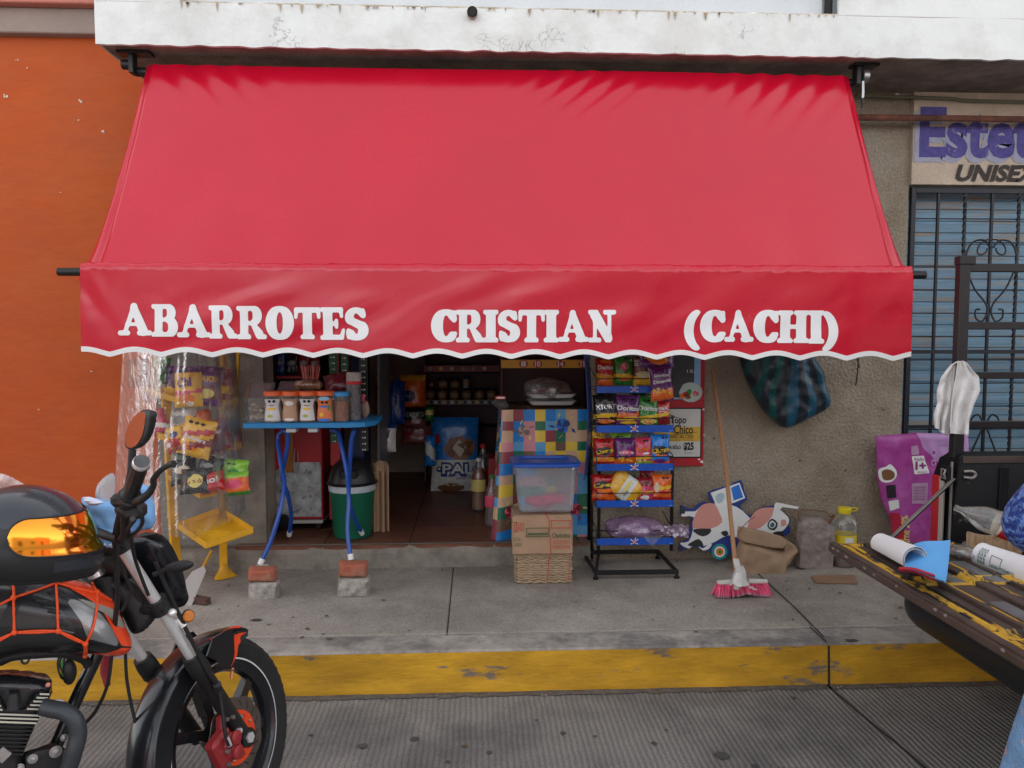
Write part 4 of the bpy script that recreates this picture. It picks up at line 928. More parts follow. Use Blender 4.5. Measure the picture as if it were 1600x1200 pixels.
mb.grid(lambda u, v: c+V((.045+.035*u+.02*(v-.5), -.025, -.02-.02*u+.012*nz(u*5, v*5))), 6, 5, m_wbag)
solo(mb, 'plastic_bag', 'white plastic bag tied round the foot of the broom handle', 'plastic bag')
# brown paper bag, torn open and slumped
m_kraft = M('brown_paper', (.36, .24, .15), .8, var=.14, scale=7, bump=.5, bscale=18)
pg = thing('paper_bag', 'crumpled brown paper bag slumped against the cow cutout', 'paper bag', G(1197, 898, .19))
Yp = G(1197, 896, .19).y
mb = MB()
out = [(1150, 868), (1147, 890), (1165, 899), (1195, 901), (1222, 897), (1228, 880), (1244, 858), (1236, 850), (1222, 862), (1190, 852), (1162, 846), (1155, 850)]
def pf(lst, Y): o = P(lst[0][0], lst[0][1], Y); return o, [((P(x, y, Y)-o).x, (P(x, y, Y)-o).z) for x, y in lst]
o, pl = pf(out, Yp+.06); inflate(mb, pl, o, X3, Z3, .065, .03, m_kraft, res=.008, disp=lambda x, y: .012*nz(x*14, y*14)+.007*math.sin(x*40+y*25), sm=2)
mb.build('bag_body', pg)
mb = MB(); o, pl = pf([(1153, 824), (1160, 823), (1222, 838), (1224, 857), (1185, 852), (1157, 845), (1152, 835)], Yp+.01); inflate(mb, pl, o, X3, Z3, .008, .008, m_kraft, res=.007, disp=lambda x, y: .012*nz(x*9, y*9, 3), sm=2); mb.build('folded_flap', pg)
mb = MB(); o, pl = pf([(1222, 838), (1243, 853), (1246, 862), (1232, 885), (1225, 880), (1226, 860)], Yp+.05); inflate(mb, pl, o, X3, Z3, .006, .01, m_kraft, res=.006, sm=1); mb.build('side_flap', pg)
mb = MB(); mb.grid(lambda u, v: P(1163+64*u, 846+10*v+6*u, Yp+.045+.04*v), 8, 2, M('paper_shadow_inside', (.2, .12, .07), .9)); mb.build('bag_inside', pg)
mb = MB(); mb.tube([P(1155, 850, Yp), P(1152, 838, Yp-.005), P(1160, 824, Yp-.01), P(1172, 812, Yp+.02), P(1180, 808, Yp+.05)], .0022, C('handle_cord', .25, .04, .03), 6, sub=5); mb.build('bag_handle', pg)
# block with wire
m_blk = M('weathered_block', (.30, .25, .22), .95, var=.28, scale=12, bump=.9, bscale=45, col2=(.22, .18, .16), mscale=7)
bk = thing('stone_block', 'weathered grey slab with a wire loop between paper bag and jug', 'block', G(1270, 892, .19))
Yk = G(1270, 890, .19).y
mb = MB(); o, pl = pf([(1243, 885), (1245, 850), (1248, 810), (1262, 807), (1284, 809), (1292, 816), (1303, 822), (1301, 860), (1297, 893), (1268, 892)], Yk+.045)
inflate(mb, pl, o, X3, Z3, .042, .012, m_blk, res=.009, disp=lambda x, y: .009*nz(x*22, y*22)+.004*nz(x*60, y*60), sm=1); mb.build('block_body', bk)
mb = MB(); mb.tube([P(1249, 815, Yk+.02), P(1248, 800, Yk+.03), P(1258, 796, Yk+.04), P(1272, 797, Yk+.05), P(1290, 800, Yk+.06), P(1298, 808, Yk+.06)], .0028, m_rust, 6, sub=5)
mb.tube([P(1298, 808, Yk+.06), P(1303, 806, Yk+.05), P(1299, 812, Yk+.04), P(1294, 820, Yk+.03)], .007, m_rust, 6, sub=3); mb.build('wire_loop', bk)
# jug
m_clr = film('clear_plastic', (.96, .97, .96), haze=.12, gloss=.06, rough=.10, bscale=8, bstr=.35)
m_ylab = M('yellow_label', (.80, .62, .02), .4, var=.08)
jY = G(1318, 888, .19).y+.075; jx = P(1318, 850, jY).x
jg = thing('plastic_jug', 'clear jug with a yellow cap and label, a little brown liquid inside', 'jug', (jx, jY, .19))
J = lambda y: P(1318, y, jY).z
rj = (P(1337, 850, jY).x-P(1297, 850, jY).x)/2
mb = MB(); mb.lathe([(0, .193), (rj*.93, .193), (rj*.96, .205), (rj*.95, J(870)), (rj*.9, J(866)), (rj*.9, J(832)), (rj*.97, J(829)), (rj, J(820)), (rj*.92, J(812)), (rj*.7, J(805)), (rj*.42, J(801)), (rj*.40, J(797))], (jx, jY, 0), m_clr, n=28); mb.build('jug_body', jg)
mb = MB(); mb.lathe([(0, .197), (rj*.9, .197), (rj*.92, .21), (rj*.91, J(874)), (0, J(874))], (jx, jY, 0), M('brown_liquid', (.16, .055, .03), .15, var=.05), n=28); mb.build('liquid', jg)
mb = MB(); mb.lathe([(rj*.915, J(866)), (rj*.915, J(833))], (jx, jY, 0), m_ylab, n=28); 
sfj = lambda u, v: V((jx+math.sin(u)*rj*.93, jY-math.cos(u)*rj*.93, J(866)+(J(833)-J(866))*v))
shape(mb, [(-.35, .62), (.35, .62), (.35, .92), (-.35, .92)], sfj, k_wht); shape(mb, [(-.6, .1), (.6, .1), (.6, .5), (-.6, .5)], sfj, C('label_olive', .5, .45, .05))
mb.build('label', jg)
mb = MB(); mb.lathe([(rj*.44, J(801.5)), (rj*.46, J(800)), (rj*.5, J(798)), (rj*.5, J(794)), (rj*.44, J(792.5)), (0, J(792.5))], (jx, jY, 0), m_ylab, n=22); mb.tube([(jx+rj*.5, jY-.0, J(799)), (jx+rj*.85, jY-.01, J(797)), (jx+rj*.85, jY-.02, J(793)), (jx+rj*.4, jY-.015, J(793))], .004, m_ylab, 6, sub=4); mb.build('cap', jg)
mb = MB(); a = G(1268, 901, .192); pts = [G(1268, 900, .194), G(1334, 899, .194), G(1341, 912, .194), G(1275, 911, .194)]; mb.prism([p+V((0, 0, .003)) for p in pts], (0, 0, 1), .005, M('flat_cardboard', (.30, .18, .11), .9, var=.15, scale=14))
solo(mb, 'cardboard_strip', 'flat brown cardboard strip lying on the pavement before the jug', 'cardboard')
# teal striped bag hanging on the wall
hbY = 4.60
m_t1 = M('black_woven_plastic', (.012, .02, .028), .35, var=.2, scale=20, bump=.3, bscale=30); m_t2 = M('teal_woven_plastic', (.006, .065, .065), .35, var=.25, scale=20, bump=.3, bscale=30); m_t3 = M('blue_woven_plastic', (.010, .075, .13), .35, var=.25, scale=18, bump=.3, bscale=30)
mb = MB(); o, pl = pf([(1158, 540), (1160, 575), (1172, 605), (1190, 638), (1206, 655), (1227, 669), (1262, 654), (1295, 634), (1290, 605), (1284, 580), (1272, 560), (1262, 540), (1215, 530)], hbY)
def tm(x, y):
    a = math.atan2(x-.27, -(y-.45)); s = a*1.0; k = s*44+2.2*nz(x*5, y*5)
    q = math.sin(k); return (m_t2 if x < .27 else m_t3) if q > .1 else m_t1
inflate(mb, pl, o, X3, Z3, .07, .06, m_t1, res=.006, mfn=tm, back=.9, sm=3, disp=lambda x, y: .014*math.sin(math.atan2(x-.27, -(y-.45))*19+2*nz(x*6, y*6))*max(0, 1+y*1.2)+.008*nz(x*15, y*15))
hb = solo(mb, 'shopping_bag', 'teal and black striped shopping bag hanging from the awning', 'bag', smooth_ang=60)
mb = MB(); c0 = P(1225, 540, hbY)
for dx in (-.09, .05): mb.tube([c0+V((dx, 0, -.02)), c0+V((dx*.6, -.0, .18)), c0+V((-.0, .03, .55)), c0+V((0, .1, 1.0))], .006, m_t1, 6, sub=5)
mb.build('bag_strap', hb)

# cow cutout: printed board, plain spotted cow lying on its side
cwY = 4.55
m_cb = M('cutout_navy', (.012, .035, .19), .5, var=.08); m_cw = M('cutout_white', (.72, .72, .70), .5, var=.05); m_cp = M('cutout_pink', (.62, .27, .22), .5, var=.05); m_ck = M('cutout_black', (.02, .018, .018), .5, var=.1)
cwo = thing('cow_cutout', 'printed cow shaped cardboard cutout leaning on the wall behind the broom', 'cutout', G(1150, 872, .19))
lean = .19
def cwp(px, py, off=0):
    n = V((0, -math.cos(lean), math.sin(lean))); return PL(px, py, V((1.7, 4.565, .19)), n)+n*off
def cut(pts, mat, off, th=.004, sm=3):
    mb_.prism(smooth([cwp(x, y, off) for x, y in pts], sm, True)[0] if sm else [cwp(x, y, off) for x, y in pts], (0, -math.cos(lean), math.sin(lean)), th, mat)
mb_ = MB()
cut([(1063, 789), (1071, 792), (1082, 795), (1093, 786), (1104, 784), (1112, 784), (1106, 769), (1140, 758), (1158, 750), (1163, 768), (1168, 781), (1156, 790), (1172, 806), (1186, 794), (1200, 791), (1212, 790), (1222, 800), (1236, 812), (1232, 818), (1235, 832), (1222, 838), (1200, 838), (1185, 850), (1150, 862), (1136, 870), (1122, 876), (1110, 862), (1098, 860), (1090, 855), (1075, 857), (1060, 862), (1062, 848), (1076, 842), (1078, 825), (1080, 808), (1064, 806)], m_cb, 0, .006, 2)
mb_.build('backing_board', cwo)
mb_ = MB(); cut([(1064, 806), (1070, 799), (1086, 799), (1096, 790), (1108, 787), (1140, 788), (1160, 798), (1174, 812), (1186, 815), (1205, 800), (1215, 795), (1226, 803), (1233, 812), (1228, 824), (1216, 833), (1190, 838), (1160, 842), (1138, 836), (1118, 846), (1100, 853), (1088, 850), (1076, 857), (1064, 851), (1064, 848), (1076, 846), (1082, 830), (1084, 808), (1070, 807)], m_cw, .002, .002, 2)
cut([(1090, 852), (1098, 857), (1106, 851), (1112, 850), (1108, 857), (1098, 860)], m_cw, .0025, .002, 2)
mb_.build('white_print', cwo)
mb_ = MB(); cut([(1082, 825), (1086, 805), (1094, 792), (1102, 787), (1116, 787), (1124, 802), (1128, 816), (1110, 826)], m_cp, .004, .0015, 2); cut([(1168, 824), (1174, 806), (1186, 795), (1200, 793), (1210, 794), (1206, 806), (1196, 818), (1182, 827)], m_cp, .004, .0015, 2)
cut([(1220, 813), (1227, 812), (1228, 820), (1221, 822)], m_cp, .0045, .0015, 2); mb_.build('pink_print', cwo)['kind'] = 'stuff'
mb_ = MB()
for pl_ in ([(1083, 827), (1110, 826), (1108, 834), (1098, 838), (1088, 834)], [(1074, 852), (1082, 846), (1092, 842), (1099, 852), (1088, 854)], [(1063, 790), (1070, 796), (1069, 803), (1064, 800)], [(1060, 853), (1068, 856), (1062, 862)], [(1126, 832), (1134, 829), (1138, 834), (1132, 838)], [(1208, 832), (1222, 830), (1224, 838), (1212, 838)]): cut(pl_, m_ck, .0045, .0015, 2)
cut([(1199, 818), (1206, 810), (1215, 818), (1210, 828), (1201, 826)], m_ck, .0046, .001, 2); cut([(1201, 818), (1206, 813), (1212, 819), (1208, 825), (1202, 824)], m_cw, .0062, .001, 2); cut([(1203, 819), (1207, 816), (1210, 820), (1207, 824), (1203, 823)], C('eye_blue', .05, .12, .2), .0078, .001, 2); mb_.build('black_print', cwo)['kind'] = 'stuff'
mb_ = MB(); cut([(1110, 770), (1155, 754), (1164, 778), (1148, 785), (1120, 793)], k_wht, .004, .0015, 0); cut([(1142, 762), (1154, 757), (1161, 777), (1146, 782)], k_blu, .006, .0015, 0); cut([(1118, 775), (1126, 770), (1132, 774), (1128, 784), (1121, 786)], C('packet_pale_blue', .4, .52, .58), .006, .0015, 2)
mb_.build('milk_packet_print', cwo)
mb_ = MB(); cw_c = (1124, 862)
for rr, m_, of in ((12.5, k_teal, .005), (8.5, k_wht, .007), (6, k_org, .009), (3, k_grn, .0105)): cut([(cw_c[0]+rr*math.cos(i*.39), cw_c[1]+rr*math.sin(i*.39)) for i in range(16)], m_, of, .0015, 0)
mb_.build('round_emblem', cwo)
mb_ = MB(); cut([(1210, 787), (1213, 785), (1248, 792), (1245, 795), (1222, 792), (1214, 800), (1206, 806)], m_cw, .008, .002, 0); mb_.build('torn_paper_edge', cwo)

# ================================================================ clear tub on cartons, tied tray stack
bxY = G(850, 912, .19).y
cb = thing('cardboard_box', 'flat open brown carton with green and red print under the plastic tub', 'box', P(850, 862, bxY+.15))
m_card = M('carton_board', (.40, .255, .16), .85, var=.1, scale=9, bump=.15)
a = P(802, 863, bxY); b = P(893, 805, bxY); mb = MB(); dpt = .24
mb.bb(a.x, b.x, bxY, bxY+dpt, a.z, b.z, m_card, .004)
mb.grid(lambda u, v: V((a.x-.005+(b.x-a.x+.01)*u, bxY-.006-.006*nz(u*4, v*2)-.012*(1-v), a.z-.004+(b.z-a.z)*v)), 20, 8, m_card, th=.003)
mb.build('carton', cb)
mb = MB(); sf = lambda u, v: V((a.x+(b.x-a.x)*u, bxY-.0275, a.z+(b.z-a.z)*v))
m_cr = C('carton_red_print', .5, .06, .04, .8); m_cg = C('carton_green_print', .08, .12, .05, .8)
def outl(u0, v0, u1, v1, m, t=.012, tv=.02):
    for q in ((u0, v0, u1, v0+tv), (u0, v1-tv, u1, v1), (u0, v0, u0+t, v1), (u1-t, v0, u1, v1)): shape(mb, [(q[0], q[1]), (q[2], q[1]), (q[2], q[3]), (q[0], q[3])], sf, m)
outl(.22, .45, .6, .7, m_cg); shape(mb, [(.24, .5), (.58, .5), (.58, .56), (.24, .56)], sf, m_cg)
outl(.64, .68, .97, .9, m_cr); text(mb, 'Chavindeca', sf, .66, .42, .97, .56, m_cg, .02); text(mb, 'HECHO EN MEXICO', sf, .68, .25, .97, .35, m_cr); text(mb, 'PRODUCTO FRAGIL', sf, .68, .12, .97, .22, m_cr)
text(mb, '160', sf, .08, .74, .18, .86, m_cr); text(mb, 'PZAS', sf, .08, .62, .18, .72, m_cr); outl(.01, .6, .06, .86, m_cr); text(mb, 'DURAZNO', sf, .0, .2, .14, .3, m_cg); text(mb, 'EXTRA', sf, .0, .34, .12, .44, m_cg)
mb.build('carton_print', cb)
mb = MB(); m_tray = M('pulp_tray', (.42, .30, .19), .9, var=.15, scale=30, bump=.4)
a2 = P(808, 911, bxY); b2 = P(893, 864, bxY); nl = 17; hz_ = (b2.z-.192)/nl
for i in range(nl):
    z0 = .192+i*hz_; x0 = a2.x+random.uniform(-.006, .006); x1 = b2.x+random.uniform(-.006, .006); y0 = bxY+.01+random.uniform(-.004, .004)
    amp = .0075 if i in (1, 2, 14, 15, 13) else .0035; fr_ = 34; ph = random.uniform(0, 6)
    def tr(u, v, z0=z0, x0=x0, x1=x1, y0=y0, amp=amp, ph=ph):
        s = u*4; k = int(min(3.999, s)); f = s-k; cs = [(x0, y0), (x1, y0), (x1, y0+.2), (x0, y0+.2)]; p0 = cs[k]; p1 = cs[(k+1) % 4]
        x = p0[0]+(p1[0]-p0[0])*f; y = p0[1]+(p1[1]-p0[1])*f; out = (.004*math.sin(v*math.pi))
        sc = .012*abs(math.sin(f*(13 if k % 2 == 0 else 10)*math.pi/2))
        return V((x, y, z0+hz_*v*.92+amp*math.sin(f*fr_+ph)*.6))+V(((0, -1, 0), (1, 0, 0), (0, 1, 0), (-1, 0, 0))[k])*(out+sc*.35+.004*nz(f*20, i))
    mb.grid(tr, 100, 3, m_tray)
mb.bb(a2.x+.005, b2.x-.005, bxY+.015, bxY+.205, .191, b2.z-.002, m_tray, .002)
solo(mb, 'tray_stack', 'stack of brown pulp egg trays standing on the pavement under a carton', 'tray stack')
mb = MB(); m_str = C('red_string', .55, .05, .06, .7); x = P(857, 800, bxY).x; zt_ = b.z+.002
mb.tube([(x-.01, bxY+.2, zt_), (x-.01, bxY, zt_+.003), (x, bxY-.028, zt_-.02), (x+.012, bxY-.032, a.z), (x+.004, bxY-.012, b2.z-.02), (x, bxY-.006, .3), (x-.005, bxY-.004, .2)], .0022, m_str, 6)
x = P(890, 800, bxY).x; mb.tube([(x+.012, bxY+.1, zt_), (x+.012, bxY-.01, zt_-.01), (x+.008, bxY-.012, a.z), (x, bxY-.004, b2.z-.02), (x-.002, bxY, .2)], .0018, m_str, 6)
solo(mb, 'red_string', 'thin red string tied round the carton and egg trays', 'string')
# tub
tb = thing('plastic_tub', 'cloudy plastic storage tub with a blue lid stacked on the carton', 'storage tub', P(853, 800, bxY+.12))
m_fr = M('frosted_plastic', (.80, .84, .88), .32, var=.04, trans=.82, ior=1.12, bump=.1)
zb, zt2 = P(853, 802, bxY+.0).z, P(853, 728, bxY-.01).z
def rrect(cx, cy, hx, hy, r, z, n=6):
    o_ = []
    for qx, qy, a0 in ((1, 1, 0), (-1, 1, 90), (-1, -1, 180), (1, -1, 270)):
        for i in range(n+1): t = R(a0+90*i/n); o_.append(V((cx+qx*(hx-r)+r*math.cos(t), cy+qy*(hy-r)+r*math.sin(t), z)))
    return o_
def loft(mb, rings, mat, cap0=True, cap1=True):
    n = len(rings[0]); vs = [p for r_ in rings for p in r_]
    fs = [[i*n+j, i*n+(j+1) % n, (i+1)*n+(j+1) % n, (i+1)*n+j] for i in range(len(rings)-1) for j in range(n)]
    if cap0: fs.append(list(range(n))[::-1])
    if cap1: fs.append([(len(rings)-1)*n+j for j in range(n)])
    mb.add(vs, fs, mat)
xb0, xb1 = P(812, 800, bxY).x, P(897, 800, bxY).x; xt0, xt1 = P(803, 730, bxY).x, P(905, 730, bxY).x
cxb = (xb0+xb1)/2; cyb = bxY+.13; cxt = (xt0+xt1)/2
mb = MB(); loft(mb, [rrect(cxb, cyb, (xb1-xb0)/2-.01, .105, .03, zb+.001), rrect(cxb, cyb, (xb1-xb0)/2, .115, .035, zb+.012), rrect(cxt, cyb, (xt1-xt0)/2-.012, .14, .04, zt2-.02), rrect(cxt, cyb, (xt1-xt0)/2-.004, .15, .04, zt2-.018), rrect(cxt, cyb, (xt1-xt0)/2-.004, .15, .04, zt2)], m_fr, True, False); mb.build('tub_body', tb)
m_lid = M('blue_lid_plastic', (.02, .085, .42), .35, var=.05, spec=.6)
hx = (P(908, 725, bxY).x-P(798, 725, bxY).x)/2
mb = MB(); loft(mb, [rrect(cxt, cyb, hx-.004, .158, .05, zt2-.008), rrect(cxt, cyb, hx, .162, .05, zt2-.004), rrect(cxt, cyb, hx, .162, .05, zt2+.010), rrect(cxt, cyb, hx-.010, .152, .05, zt2+.016), rrect(cxt, cyb, hx-.05, .115, .04, zt2+.016), rrect(cxt, cyb, hx-.055, .11, .04, zt2+.004)], m_lid, False, True)
mb.build('lid', tb)
mb = MB()
for i, (dx, dz, m_, s) in enumerate([(-.06, .04, k_pnk, .05), (0, .03, k_pnk, .06), (.07, .045, k_pnk, .045), (.03, .05, k_pnk, .05)]):
    mb.ell((cxb+dx, cyb+random.uniform(-.03, .03), zb+.012+dz), (s, .05, s*.6), m_, 12, 8, fn=lambda p: p*(1+.5*nz(p.x*30, p.y*30, p.z*30+i)))
solo(mb, 'stored_goods', 'pink packets seen dimly at the bottom of the cloudy tub', 'packets')

# ================================================================ table with the patchwork oilcloth
tY = 4.76; tcX0 = P(784, 640, tY).x; tcX1 = P(918, 640, tY).x; tzt = P(850, 640, tY).z
dt = thing('display_table', 'small table hidden by its patchwork cloth at the right of the doorway', 'table', ((tcX0+tcX1)/2, tY+.3, .33))
mb = MB(); mb.bb(tcX0+.01, tcX1-.01, tY+.02, tY+.62, tzt-.03, tzt-.004, m_hand, .003); mb.build('table_top', dt)
for x in (tcX0+.05, tcX1-.06):
    for y in (tY+.06, tY+.56): mb = MB(); mb.bb(x-.02, x+.02, y-.02, y+.02, .33, tzt-.031, m_hand, .002); mb.build('leg', dt)
pat = [C('oilcloth_'+n, *c, .22) for n, c in (('yellow', (.78, .55, .06)), ('blue', (.02, .22, .62)), ('green', (.02, .16, .09)), ('pink', (.62, .26, .30)), ('brown', (.18, .11, .07)), ('cream', (.62, .40, .25)), ('maroon', (.28, .06, .08)), ('sky', (.12, .36, .62)))]
rp = random.Random(12); PG = [[rp.choice(pat) for _ in range(40)] for _ in range(40)]
tz0 = P(850, 838, tY).z
tot = (tzt-tz0); wdx = tcX1-tcX0
def cloth(u, v):        # u along: left side (depth) then front;  v down
    s = u*(.52+wdx); 
    if s < .52: x = tcX0; y = tY+.52-s; n = V((-1, 0, 0))
    else: x = tcX0+s-.52; y = tY; n = V((0, -1, 0))
    fold = (.004+.040*v)*(1 if s < .60 else .35)*math.sin(s*26+1.2*nz(s*3, v))+.012*v*nz(s*7, v*2)
    cor = math.exp(-((s-.52)/.05)**2)*v
    p = V((x, y, tzt-tot*v*(1+.035*cor-.02*nz(s*2)))) + n*(fold+.012*v)+V((-.05, -.05, 0))*cor
    return p
def cm(u, v):
    i = int(u*(.52+wdx)/.066); j = int(v*tot/.066); return PG[i % 40][j % 40]
mb = MB(); mb.grid(cloth, 132, 56, pat[0], mfn=cm); mb.bb(tcX0+.0, tcX1, tY+.005, tY+.6, tzt-.003, tzt+.001, pat[4], 0)
sfc = lambda px, py, off=.012: V((P(px, py, tY-.01).x, cloth((.52+P(px, py, tY).x-tcX0)/(.52+wdx), (tzt-P(px, py, tY).z)/tot).y-off, P(px, py, tY-.01).z))
def rose(cx, cy, s, m1, m2):
    for k in range(7):
        t = k*.9+cx; rr = s*(.55 if k else 0)
        shape(mb, [(cx+rr*math.cos(t)+s*.5*(1+.3*nz(i, k))*math.cos(i*.7), cy+rr*math.sin(t)+s*.5*math.sin(i*.7)) for i in range(9)], lambda a, b, k=k: sfc(a, b, .006+.0006*k), m1 if k % 2 else m2)
    for k in range(5):
        t = k*1.3+cy; x0, y0 = cx+s*1.2*math.cos(t), cy+s*1.2*math.sin(t); x1, y1 = cx+s*2.1*math.cos(t+.3), cy+s*2.0*math.sin(t+.3)
        shape(mb, [(x0, y0), ((x0+x1)/2+2, (y0+y1)/2-1.5), (x1, y1), ((x0+x1)/2-2, (y0+y1)/2+1.5)], lambda a, b: sfc(a, b, .0055), m2 if k % 2 else k_lyel)
rose(818, 674, 9, C('rose_taupe', .45, .33, .27), C('rose_brown', .2, .13, .1)); rose(880, 665, 11, k_blu, k_dblu); rose(899, 795, 9, k_pnk, k_dred)
rose(797, 797, 9, k_pnk, k_dred)
solo(mb, 'tablecloth', 'patchwork oilcloth of coloured squares and roses over the doorway table', 'tablecloth', smooth_ang=60)
# trays of bread in clear plastic on it
m_cf = film('clear_film', (.95, .97, 1))
m_bread = M('brown_bread', (.24, .09, .045), .6, var=.3, scale=25, bump=.5)
for i, (zz, lb) in enumerate([(0, 'lower white foam tray on the patchwork table'), (.045, 'upper white foam tray on the patchwork table')]):
    mb = MB(); cx_ = P(862, 630, tY+.15).x; zb_ = P(862, 629, tY+.15).z-.012+zz*1.0
    loft(mb, [rrect(cx_, tY+.2, .13, .10, .03, zb_), rrect(cx_, tY+.2, .155, .12, .03, zb_+.025), rrect(cx_, tY+.2, .15, .115, .03, zb_+.022), rrect(cx_, tY+.2, .13, .1, .03, zb_+.005)], k_wht, True, True)
    solo(mb, 'foam_tray', lb, 'tray', 'foam trays on the patchwork table')
mb = MB()
for i in range(9): mb.ell((cx_-.02+random.uniform(-.09, .11), tY+.2+random.uniform(-.06, .06), zb_+.04+random.uniform(0, .03)), (.045, .03, .02), m_bread, 12, 8)
solo(mb, 'bread_rolls', 'brown bread pieces heaped on the upper foam tray', 'bread')
mb = MB(); mb.ell((cx_-.03, tY+.19, zb_+.05), (.15, .12, .075), film('wrap_film', (.95, .95, .95), haze=.14, gloss=.16, rough=.1, bscale=20, bstr=1), 30, 14, fn=lambda p: p*(1+.25*nz(p.x*18, p.y*14, p.z*16)))
solo(mb, 'plastic_wrap', 'crinkled clear plastic bag over the bread trays', 'plastic wrap')
mb = MB(); c = P(783, 630, tY+.08)
mb.ell(c, (.05, .05, .035), M('grey_cloth', (.12, .11, .11), .8, var=.4, scale=20, bump=.6), 24, 12, fn=lambda p: p*(1+.5*nz(p.x*25, p.y*20, p.z*25)))
solo(mb, 'cloth_bundle', 'crumpled grey bundle on the left corner of the patchwork table', 'cloth')
mb = MB(); c = P(782, 621, tY+.06); mb.box(c, (.07, .05, .022), k_red, .003); mb.box(c+V((0, -.026, 0)), (.05, .002, .012), k_wht, 0); solo(mb, 'red_carton', 'small red carton on the grey bundle', 'carton')
# brown display cabinet with orange price strip behind the table
cabY = tY+.30
cbn = thing('display_cabinet', 'dark shelf unit with an orange price strip behind the patchwork table', 'shelf unit', (P(850, 600, cabY).x, cabY+.2, .33))
m_cab = M('maroon_metal', (.10, .03, .035), .5, var=.15)
xa, xb_ = P(783, 600, cabY).x, P(925, 600, cabY).x; zpt = P(850, 562, cabY).z; zpb = P(850, 575, cabY).z
mb = MB(); mb.bb(xa, xb_, cabY+.33, cabY+.345, .33, 2.0, m_cab, .001)
for x in (xa, xb_-.01): mb.bb(x, x+.01, cabY+.02, cabY+.33, .33, 2.0, m_cab, .001)
mb.build('cabinet_body', cbn)
for z in (.35, .7, 1.05, zpb+.01, 1.85): mb = MB(); mb.bb(xa+.011, xb_-.011, cabY+.01, cabY+.329, z, z+.01, m_cab, .001); mb.build('shelf', cbn)
mb = MB(); mb.bb(xa, xb_, cabY-.006, cabY+.0, zpb, zpt, C('price_orange', .80, .38, .03), .001)
for px, s in ((818, '8'), (840, '10'), (876, '14'), (911, '15')):
    disc(mb, (px, 568.5), 7, 6, lambda a, b: P(a, b, cabY-.0075), k_red); text(mb, s, lambda a, b: P(a, b, cabY-.0085), px-4.2, 573, px+4.2, 564, k_wht, .04)
mb.build('price_strip', cbn)
# ================================================================ yellow snack display with its clear cover
m_yst = M('yellow_rack_paint', (.70, .36, .015), .5, var=.15, scale=8, bump=.15, col2=(.25, .10, .03), mscale=9, mth=(.70, .74), spec=.5)
yd = thing('yellow_display', 'yellow painted metal snack stand with sloping shelves against the orange wall', 'display stand', G(330, 905, .19))
yF, yB = 4.28, 4.62
def bar3(mb, a, b, wd, dp, mat, bev=.002):
    a = V(a); b = V(b); d = b-a; rot = d.to_track_quat('Z', 'Y').to_matrix(); mb.box((a+b)/2, (wd, dp, d.length), mat, bev, rot)
mb = MB(); bar3(mb, P(252, 555-60, yF+.18), P(276, 895, yF+.10), .05, .03, m_yst); mb.build('upright', yd)
mb = MB(); bar3(mb, P(349, 500, yB), P(349, 885, yB-.04), .035, .03, m_yst); mb.build('upright', yd)
mb = MB(); bar3(mb, P(376, 500, yB-.1), P(366, 640, yB-.1), .02, .02, m_yst); mb.build('side_rail', yd)
mb = MB(); bar3(mb, P(331, 860, yB-.05), P(305, 910, yB-.12), .014, .014, m_yst)
a_ = [P(332, 885, 4.36), P(360, 885, 4.36), P(380, 912, 4.32), P(362, 913, 4.31), P(350, 908, 4.32), P(338, 916, 4.30), P(320, 905, 4.33)]
f0 = G(346, 905, .19); mb.lathe([(.065, 0), (.05, .01), (.028, .05), (.02, .07)], f0+V((0, .05, .002)), m_yst, n=10, ripple=lambda i, q: .25*math.sin(3*q+1) if i < 2 else 0)
bar3(mb, f0+V((0, .05, .05)), P(349, 850, yB-.04), .04, .03, m_yst)
mb.build('foot', yd)
def shelf(label_y, pts, depth_up=.03):
    """pts: front-left, front-right, back-right, back-left  as (px,py,Y)"""
    q = [P(*p) for p in pts]; mb = MB(); n = (q[1]-q[0]).cross(q[3]-q[0]).normalized()
    mb.prism(q, n, .006, m_yst)
    for i in range(4):
        a, b = q[i], q[(i+1) % 4]; h_ = V((0, 0, depth_up)); mb.prism([a, b, b+h_, a+h_], (b-a).cross(h_).normalized(), .004, m_yst)
    mb.build('shelf', yd)
shelf(0, [(277, 825, 4.22), (322, 856, 4.10), (396, 832, 4.20), (345, 800, 4.42)], .03)      # lowest, empty rusty tray
shelf(1, [(262, 748, 4.32), (313, 778, 4.20), (386, 762, 4.34), (346, 738, 4.5)], .025)
shelf(2, [(245, 684, 4.34), (318, 706, 4.24), (378, 700, 4.36), (330, 676, 4.5)], .03)
shelf(3, [(232, 616, 4.34), (296, 634, 4.28), (372, 632, 4.40), (320, 606, 4.5)], .028)
GY = 'snack bags on the yellow stand'
def yb(label, x0, y0, x1, y1, m, Y=4.30, bands=(), arts=(), **k): bag('snack_bag', label, x0, y0, x1, y1, Y, F[m], bands, arts, group=GY, nu=14, nv=18, **k)
yb('big yellow bag of pork rinds on the top shelf of the yellow stand', 274, 572, 315, 636, 'yellow', 4.23, [(.30, .40, k_pnk, -.05), (.84, 1, F['purple'], 0)], [tx('Chi', .15, .48, .7, .72, k_pur, .05, .08), bl(.5, .2, .3, .1, k_org), bl(.6, .08, .14, .06, k_wht), tx('3H', .5, .05, .7, .11, k_blk), seals(2, .3, .88)], tilt=.04)
yb('purple snack bag left of the big yellow one on the yellow stand', 262, 572, 282, 620, 'purple', 4.40, [(.0, .3, F['yellow'], .2)], [seals(2, .3, .8)])
yb('dark purple snack bag behind the big yellow one on the yellow stand', 306, 572, 346, 634, 'purple', 4.27, [(.2, .5, F['brown'], .1)], [tx('TAKIS', .1, .6, .9, .74, k_yel), bl(.5, .3, .3, .12, k_lyel)], tilt=-.05)
